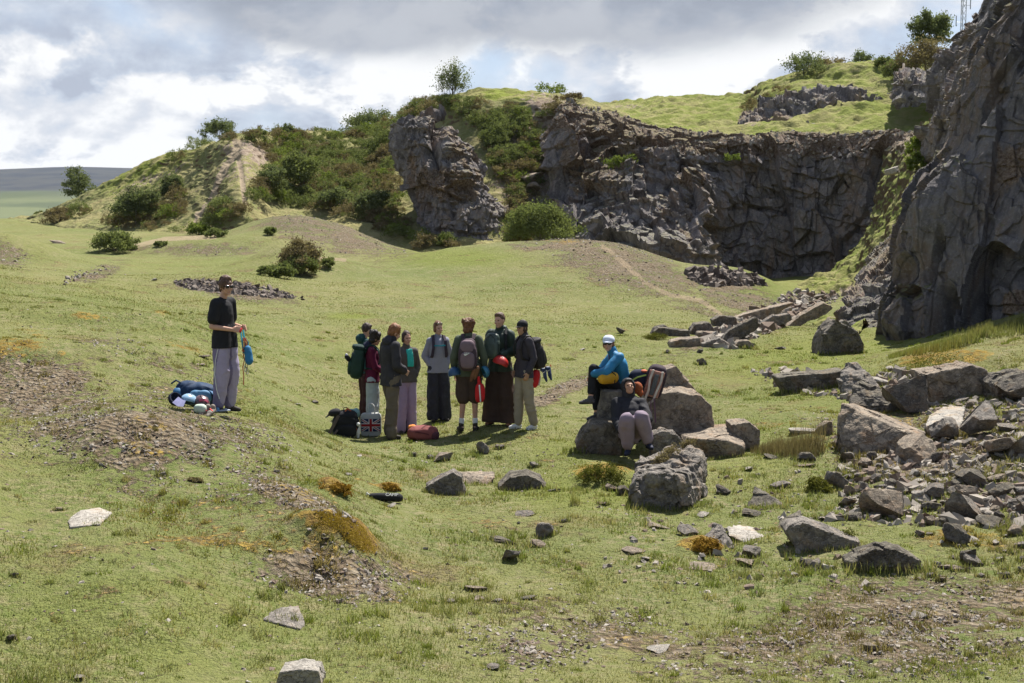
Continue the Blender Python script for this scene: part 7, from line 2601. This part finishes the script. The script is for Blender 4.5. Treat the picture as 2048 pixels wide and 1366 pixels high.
# 10 --- reclining against the boulders
lo2 = Vector((P(1262, 900, 18.3).x, 18.3, 0))
w_ = W(lo2)
j11 = J(pel=w_(1262, 866, 18.45), wst=w_(1261, 850, 18.55), chs=w_(1259, 822, 18.68), nkb=w_(1257, 797, 18.78), hd=w_(1257, 775, 18.78), fwd=unit(V3(.05, -.85, .42)))
j11.update(sL=w_(1283, 808, 18.72), sR=w_(1233, 806, 18.72), eL=w_(1295, 838, 18.5), wL=w_(1284, 842, 18.28), eR=w_(1234, 842, 18.55), wR=w_(1243, 862, 18.3), hL=w_(1272, 868, 18.42), hR=w_(1252, 868, 18.42),
           kL=w_(1282, 836, 18.02), kR=w_(1253, 840, 18.00), aL=w_(1297, 884, 18.1), aR=w_(1256, 896, 18.1), fL=V3(.2, -1, -.05), fR=V3(-.25, -1, -.05), pL=V3(0, .6, -1), pR=V3(0, .6, -1), dL=V3(-.6, -.7, 0), dR=V3(.6, -.7, 0))
M_BLJ = cloth('black_shell', (0.022, 0.022, 0.027), .8, .2, 60, .1, .2)
M_LIL2 = cloth('dusky_lilac', (0.215, 0.170, 0.215), .85, .1)
M_NBOOT = cloth('navy_boot', (0.022, 0.026, 0.05), .7)
p11 = person(lo2, 0, 1.75, 'person in black hooded jacket and lilac trousers reclining against the boulders', j11, SKIN2,
             dict(mat=M_BLJ, r=.03, sr=(.085, .078, .060), hood='up', wr=.010), dict(mat=M_LIL2, r=(.110, .110, .085), length=.86, cuff=.060, wr=.009, floor=None), dict(mat=M_NBOOT, high=.11), dict(style='short', mat=HAIR_BK), hyaw=10, hpitch=-26, scl=1.0)

# ------------------------------------------------------------------ things lying on the ground
def item(kind, px, py, label, cat, rz=0, up=0.0, Y=None, group=None):
    c = gpt(px, py) if Y is None else P(px, py, Y)
    g = empty(kind, c + Vector((0, 0, up)), R(rz))
    return meta(g, label, cat, group)


M_BLU = cloth('mid_blue_nylon', (0.035, 0.13, 0.27), .6)
M_BLUD = cloth('deep_blue_nylon', (0.010, 0.030, 0.075), .7)
M_SKY = cloth('sky_blue_nylon', (0.09, 0.21, 0.35), .6)
g = item('rucksack', 392, 812, 'slumped blue rucksack lying behind the helmets at the standing man\'s feet', 'rucksack', 10)
A = Acc()
A.ell((0, .05, .14), (.27, .17, .17), None, 22, 12, .7)
A.ell((-.12, .06, .22), (.16, .13, .12), None, 18, 10, .8)
A.ell((.15, .02, .16), (.14, .12, .13), None, 18, 10, .8)
b_ = A.melt('pack', M_BLUD, g, .011, 2, .018, 7, 4)
A = Acc()
A.ell((.06, -.10, .13), (.16, .06, .10), None, 18, 10, .7)
A.melt('front_pocket', M_SKY, b_, .010, 2, .010, 9, 5)
A = Acc()
A.ell((-.24, -.03, .15), (.07, .09, .11), None, 18, 10, .8)
A.melt('side_pocket', M_BLU, b_, .010, 2, .010, 9, 6)
A = Acc()
A.tube([(-.17, .0, .31), (-.26, .0, .36), (-.32, .0, .32)], .012)
A.obj('handle', M_BLUD, b_)
A = Acc()
A.strap([(.2, -.08, .22), (.29, -.14, .14), (.27, -.2, .05), (.36, -.24, .02)], .05, .014)
A.strap([(.26, 0, .2), (.33, -.05, .1), (.33, -.12, .02)], .04, .014)
A.obj('shoulder_strap', M_BLU, g)

g = item('cap', 351, 812, 'upturned navy cap with pale peak lying left of the blue rucksack', 'cap', 20)
A = Acc()
A.ell((0, 0, .085), (.10, .11, .09), Matrix.Rotation(R(40), 3, 'Y'), 22, 14)


def _chop(co):
    n_ = unit(V3(.35, -.75, .55))
    k = (co - V3(0, 0, .085)) @ n_
    ins = k > .035
    rad2 = np.linalg.norm(co - V3(0, 0, .085) - k[:, None] * n_, axis=1)
    return np.where(ins[:, None], co - n_ * (k - np.where(rad2 < .075, -.05, .035))[:, None], co)


A.melt('crown', M_NAVY, g, .008, 1, .001, chop=_chop)
A = Acc()
A.strap([(-.01, -.10, .09), (.045, -.125, .045), (.10, -.13, .02)], .13, .008, (.3, -.8, .5))
A.obj('peak', cloth('pale_violet_peak', (0.30, 0.30, 0.50)), g)

g = item('helmet', 378, 814, 'pale blue climbing helmet lying in front of the slumped blue rucksack', 'helmet', -10)
helmet(g, (0, 0, .06), .115, plain('pale_blue_plastic', (0.25, 0.40, 0.56), .35), Matrix.Rotation(R(-20), 3, 'X'))
g = item('helmet', 404, 818, 'brown and pink climbing helmet lying right of the pale blue one', 'helmet', 30)
helmet(g, (0, 0, .07), .105, plain('brown_plastic', (0.10, 0.05, 0.055), .35), Matrix.Rotation(R(25), 3, 'X') @ Matrix.Rotation(R(20), 3, 'Y'))
A = Acc()
A.strap([(-.06, -.09, .12), (0, -.12, .13), (.06, -.09, .09)], .03, .01, (0, -1, .5))
A.obj('headband', cloth('pink_web', (0.50, 0.10, 0.16)), g)
g = item('chalk_bag', 400, 826, 'pale green cloth bundle in front of the brown helmet', 'bag', 0)
A = Acc()
A.ell((0, 0, .05), (.085, .06, .06), None, 16, 10, .8)
A.melt('bag', cloth('pale_green_cloth', (0.42, 0.50, 0.42)), g, .009, 2, .008, 12, 3)
g = item('climbing_shoes', 416, 830, 'pair of worn grey climbing shoes on the grass by the brown helmet', 'shoes', -25)
for x in (-.045, .055):
    A = Acc()
    cshoe(A, (x, 0, .04), Matrix.Rotation(R(10), 3, 'X') @ Matrix.Rotation(R(10 * x / abs(x)), 3, 'Z'), .95)
    s_ = A.melt('shoe', cloth('worn_grey_suede', (0.24, 0.21, 0.18)), g, .008, 1, .002, 20, 4)
    A = Acc()
    A.strap([(x - .037, -.02, .05), (x, -.025, .082), (x + .037, -.02, .05)], .02, .006)
    A.obj('strap', M_RED, s_)
g = item('sandals', 440, 825, 'pair of flat grey sandals beside the standing man\'s boots', 'shoes', -60)
for x in (-.06, .06):
    A = Acc()
    A.cap((x, .09, .018), (x, -.10, .018), .038, .045, .35, (0, 0, 1))
    s_ = A.melt('footbed', cloth('grey_foam', (0.30, 0.33, 0.38)), g, .008, 1)
    A = Acc()
    A.strap([(x - .045, -.05, .02), (x - .02, -.05, .06), (x + .02, -.05, .06), (x + .045, -.05, .02)], .03, .006, (0, 0, 1))
    A.obj('strap', M_SKY, s_)

g = item('rucksack', 692, 872, 'black rucksack standing open on the grass with orange loop and clothing on top', 'rucksack', 12)
T_, b_ = backpack(g, (0, 0, .19), (.42, .28, .42), M_BLK, -14, 180, M_BLK, False, None, 14)
A = Acc()
A.tube([(-.02, -.05, .38), (.02, -.09, .44), (.07, -.05, .40), (.10, -.07, .30)], .012)
A.obj('loop', M_SLING, b_)
A = Acc()
A.strap([(-.12, -.12, .34), (-.19, -.17, .22), (-.26, -.20, .10), (-.30, -.24, .02)], .05, .014, (0, -1, .3))
A.strap([(-.14, -.15, .12), (-.22, -.2, .03), (-.14, -.26, .015)], .04, .012, (0, 0, 1))
A.obj('shoulder_strap', cloth('brown_web', (0.10, 0.075, 0.06)), g)
g2_ = item('cap', 672, 872, 'black cap resting on the left of the open black rucksack', 'cap', 12)
A = Acc()
A.ell((-.02, -.02, .37), (.10, .09, .06), Matrix.Rotation(R(-15), 3, 'Y'), 18, 10)
A.cap((-.10, -.03, .34), (-.14, -.04, .31), .05, .03, .2, (0, 0, 1))
A.melt('crown', M_BLK, g2_, .009, 1)
g2_ = item('towel', 705, 872, 'teal and grey cloth stuffed in the top of the open black rucksack', 'towel', 12)
A = Acc()
A.ell((-.02, -.02, .38), (.10, .08, .05))
A.ell((.06, -.02, .36), (.06, .08, .08))
A.melt('cloth', cloth('pale_teal_cloth', (0.20, 0.32, 0.31)), g2_, .009, 1, .010, 14, 3)
g2_ = item('climbing_shoes', 716, 876, 'orange and white shoe poking from the right of the black rucksack', 'shoes', 10)
A = Acc()
cshoe(A, (0, -.02, .16), Matrix.Rotation(R(80), 3, 'X'), 1.1)
s_ = A.melt('shoe', M_WHT, g2_, .008, 1)
A = Acc()
A.ell((-.035, -.04, .17), (.022, .035, .06))
A.obj('patch', cloth('orange_rubber', (0.60, 0.13, 0.04)), s_, True)

# tote with the union flag
g = item('tote_bag', 742, 872, 'white tote bag with a Union Jack print standing behind the cargo trousers', 'bag', 4)
M_TOTE = cloth('tote_canvas', (0.44, 0.44, 0.43), .9, .06)
A = Acc()
n_ = 9
ww, hh_, dd = .165, .38, .055
A.ell((0, 0, hh_ / 2), (ww, dd, hh_ / 2), None, 28, 16, .35)
tb = A.melt('bag', M_TOTE, g, .010, 1, .004, 8, 3)
A = Acc()
for q_ in (-1, 1):
    A.tube([(-.065, q_ * .03, hh_ - .02), (-.055, q_ * .035, hh_ + .10), (-.025, q_ * .035, hh_ + .145), (.025, q_ * .035, hh_ + .145), (.055, q_ * .035, hh_ + .10), (.065, q_ * .03, hh_ - .02)], .009)
A.obj('handle', M_TOTE, tb)
M_FB = cloth('flag_blue', (0.016, 0.022, 0.07))
M_FR = cloth('flag_red', (0.32, 0.02, 0.022))


def flagpart(name, quads, mat, y):
    A_ = Acc()
    for qd in quads:
        V_ = [(x, y, z) for x, z in qd] + [(x, y + .004, z) for x, z in qd]
        k = len(qd)
        T_ = [(0, i, i + 1) for i in range(1, k - 1)] + [(k, k + i + 1, k + i) for i in range(1, k - 1)]
        for i in range(k):
            a, b = i, (i + 1) % k
            T_ += [(a, b, b + k), (a, b + k, a + k)]
        A_.add(V_, T_)
    return A_.obj(name, mat, tb)


fx0, fx1, fz0, fz1 = -.150, .150, .09, .29
fcx, fcz = 0, (fz0 + fz1) / 2
flagpart('flag_field', [[(fx0, fz0), (fx1, fz0), (fx1, fz1), (fx0, fz1)]], M_FB, -.066)


def diag(wd, x0, z0, x1, z1):
    d = unit((x1 - x0, z1 - z0))
    n2 = (-d[1] * wd, d[0] * wd)
    return [(x0 + n2[0], z0 + n2[1]), (x1 + n2[0], z1 + n2[1]), (x1 - n2[0], z1 - n2[1]), (x0 - n2[0], z0 - n2[1])]


e_ = .012
flagpart('flag_white_saltire', [diag(.018, fx0 + e_, fz0 + e_, fx1 - e_, fz1 - e_), diag(.018, fx0 + e_, fz1 - e_, fx1 - e_, fz0 + e_)], M_WHT, -.069)
flagpart('flag_red_saltire', [diag(.007, fx0 + e_, fz0 + e_, fx1 - e_, fz1 - e_), diag(.007, fx0 + e_, fz1 - e_, fx1 - e_, fz0 + e_)], M_FR, -.072)
flagpart('flag_white_cross', [[(-.032, fz0), (.032, fz0), (.032, fz1), (-.032, fz1)], [(fx0, fcz - .032), (-.032, fcz - .032), (-.032, fcz + .032), (fx0, fcz + .032)], [(.032, fcz - .032), (fx1, fcz - .032), (fx1, fcz + .032), (.032, fcz + .032)]], M_WHT, -.075)
flagpart('flag_red_cross', [[(-.020, fz0), (.020, fz0), (.020, fz1), (-.020, fz1)], [(fx0, fcz - .020), (-.020, fcz - .020), (-.020, fcz + .020), (fx0, fcz + .020)], [(.020, fcz - .020), (fx1, fcz - .020), (fx1, fcz + .020), (.020, fcz + .020)]], M_FR, -.078)

M_DKGR = cloth('dark_grey_bag', (0.040, 0.034, 0.042))
g = item('rucksack', 812, 866, 'small dark grey bag standing behind the cargo-trousered person\'s boots', 'bag', 0)
backpack(g, (0, 0, .16), (.19, .16, .34), M_DKGR, 0, 180, M_DKGR, False, None, 15)
M_RUST = cloth('rusty_rose_nylon', (0.195, 0.058, 0.055), .8)
g = item('rucksack', 846, 878, 'rusty rose rucksack lying flat on the grass', 'rucksack', -5)
A = Acc()
A.ell((0, 0, .10), (.24, .17, .11), None, 22, 12, .7)
A.ell((.08, -.02, .14), (.12, .11, .08), None, 18, 10, .8)
b_ = A.melt('pack', M_RUST, g, .010, 2, .014, 8, 4)
A = Acc()
A.strap([(.0, -.11, .19), (.06, -.02, .23), (.13, .06, .20)], .03, .01)
A.strap([(-.16, -.14, .10), (-.08, -.16, .14), (.06, -.17, .12), (.18, -.14, .08)], .02, .012, (0, -1, .3))
A.obj('strap', cloth('dark_rust_web', (0.09, 0.025, 0.028)), b_)
A = Acc()
A.ell((.20, -.05, .07), (.06, .12, .07), None, 14, 8, .7)
A.melt('end_pocket', cloth('dark_rust_nylon', (0.07, 0.025, 0.03)), b_, .01, 2, .006, 10, 6)
g = item('cloth', 824, 872, 'orange cloth tucked at the left end of the rusty rose rucksack', 'cloth', 0)
A = Acc()
A.ell((0, .04, .12), (.07, .06, .04))
A.melt('cloth', cloth('orange_cloth', (0.66, 0.24, 0.06)), g, .009, 1, .010, 14, 3)

# black gear case with its lettering
g = item('gear_case', 771, 1003, 'long black gear case lettered CAMP lying in the grass', 'bag', -6)
A = Acc()
A.cap((-.15, 0, .055), (.15, 0, .05), .050, .056, .9, (0, 0, 1))
b_ = A.melt('case', M_BLK, g, .008, 2, .004, 12, 4)
lt = lettering('CAMP', .056, M_WHT, b_, (.085, -.050, .096), (R(48), 0, 0), ext=.002)
A = Acc()
A.tube([(-.19, 0, .08), (-.215, -.01, .10), (-.22, -.02, .07)], .008)
A.obj('zip_pull', M_WHT, b_)

# on and by the boulders
g = item('rucksack', 1300, 792, 'black rucksack on the square boulder, pale straps and padded back towards the camera', 'rucksack', 0, 0, 19.25)
rot = Matrix.Rotation(R(14), 3, 'Y') @ Matrix.Rotation(R(16), 3, 'X')
rm = np.array(rot)
Q_ = lambda x, y, z: rm @ V3(x, y, z)
A = Acc()
A.ell(Q_(.02, .10, .20), (.15, .11, .27), rot, 22, 14, .6)
b_ = A.melt('pack', cloth('plum_black_nylon', (0.045, 0.032, 0.042)), g, .010, 2, .006, 10, 4)
A = Acc()
A.strap([Q_(0, -.02, .0), Q_(0, -.03, .2), Q_(0, -.02, .42)], .23, .02, rm @ V3(0, -1, 0))
A.melt('back_panel', cloth('salmon_mesh', (0.40, 0.22, 0.18), .9, .5, 40), b_, .009, 1, .003, 20, 3)
for q_ in (-1, 1):
    A = Acc()
    A.strap([Q_(.07 * q_, -.05, .44), Q_(.085 * q_, -.07, .30), Q_(.06 * q_, -.09, .12), Q_(-.01 + .06 * q_, -.10, -.02), Q_(-.06 + .04 * q_, -.08, -.12)], .032, .018, rm @ V3(0, -1, 0))
    A.obj('shoulder_strap', cloth('cream_strap', (0.52, 0.48, 0.44)), g)
A = Acc()
A.strap([Q_(0, -.06, .38), Q_(0, -.07, .22), Q_(0, -.065, .05)], .065, .02, rm @ V3(0, -1, 0))
A.obj('spine_pad', cloth('slate_pad', (0.10, 0.11, 0.12)), b_)
A = Acc()
A.strap([Q_(-.04, -.10, -.08), (-.15, -.12, -.06), (-.28, -.1, .0)], .08, .02, (0, -1, .4))
A.obj('hip_belt', cloth('grey_belt', (0.22, 0.20, 0.19)), g)
A = Acc()
A.strap([(.05, -.12, -.02), (.06, -.14, -.2), (.07, -.15, -.38)], .022, .008, (0, -1, 0))
A.strap([(.0, -.12, -.05), (.0, -.14, -.15), (.01, -.15, -.26)], .015, .008, (0, -1, 0))
A.obj('hanging_strap', cloth('mauve_web', (0.16, 0.09, 0.12)), g)
g = item('rucksack', 1278, 786, 'navy rucksack with a lime stripe squeezed between the sitter and the strapped rucksack', 'rucksack', 0, 0, 19.3)
A = Acc()
A.ell((.0, .05, .22), (.15, .12, .13), None, 20, 12, .8)
b_ = A.melt('pack', M_NAVY, g, .010, 2, .008, 10, 4)
A = Acc()
A.strap([(-.12, -.055, .19), (-.03, -.080, .25), (.10, -.06, .28)], .022, .012, (0, -1, .3))
A.obj('stripe', cloth('lime_trim', (0.35, 0.48, 0.12)), b_)
A = Acc()
A.ell((.07, .0, .33), (.05, .05, .025))
A.obj('tab', M_SLING, b_, True)
g = item('jacket', 1277, 790, 'orange jacket bundled under the lime-striped rucksack beside the hooded head', 'jacket', 0, 0, 19.0)
A = Acc()
A.ell((-.02, .0, .10), (.075, .07, .09))
A.ell((.02, .0, .03), (.05, .06, .06))
A.melt('bundle', cloth('burnt_orange', (0.27, 0.07, 0.025)), g, .009, 1, .014, 12, 3)
g = item('rope_bag', 1168, 895, 'yellow and black bag leaning against the dark rounded boulder', 'bag', 0, 0, 18.75)
rot = Matrix.Rotation(R(34), 3, 'Y')
rm = np.array(rot)
A = Acc()
A.ell(rm @ V3(0, 0, .14), (.055, .08, .20), rot, 20, 12, .85)
b_ = A.melt('bag', M_YEL, g, .010, 2, .010, 9, 4)
A = Acc()
A.strap([rm @ V3(.05, -.09, -.06), rm @ V3(.03, -.11, .12), rm @ V3(.03, -.09, .32)], .07, .02, (0, -1, 0))
A.obj('panel', M_BLK, b_)
# ------------------------------------------------------------------ the air itself: far things pale and blue
hz = bpy.data.materials.new('air')
hz.use_nodes = True
t = NT(hz.node_tree)
hz.node_tree.nodes.clear()
pv = t.new('ShaderNodeVolumePrincipled')
pv.inputs['Color'].default_value = (0.72, 0.82, 1.0, 1)
pv.inputs['Density'].default_value = 0.00003
pv.inputs['Anisotropy'].default_value = 0.2
oh = t.new('ShaderNodeOutputMaterial')
t.l.new(pv.outputs[0], oh.inputs['Volume'])
A = Acc()
A.box((0, 0, 60), (12500, 12500, 150))
hb = A.obj('haze', hz)
meta(hb, 'thin haze over the far moor', None, None, 'stuff')
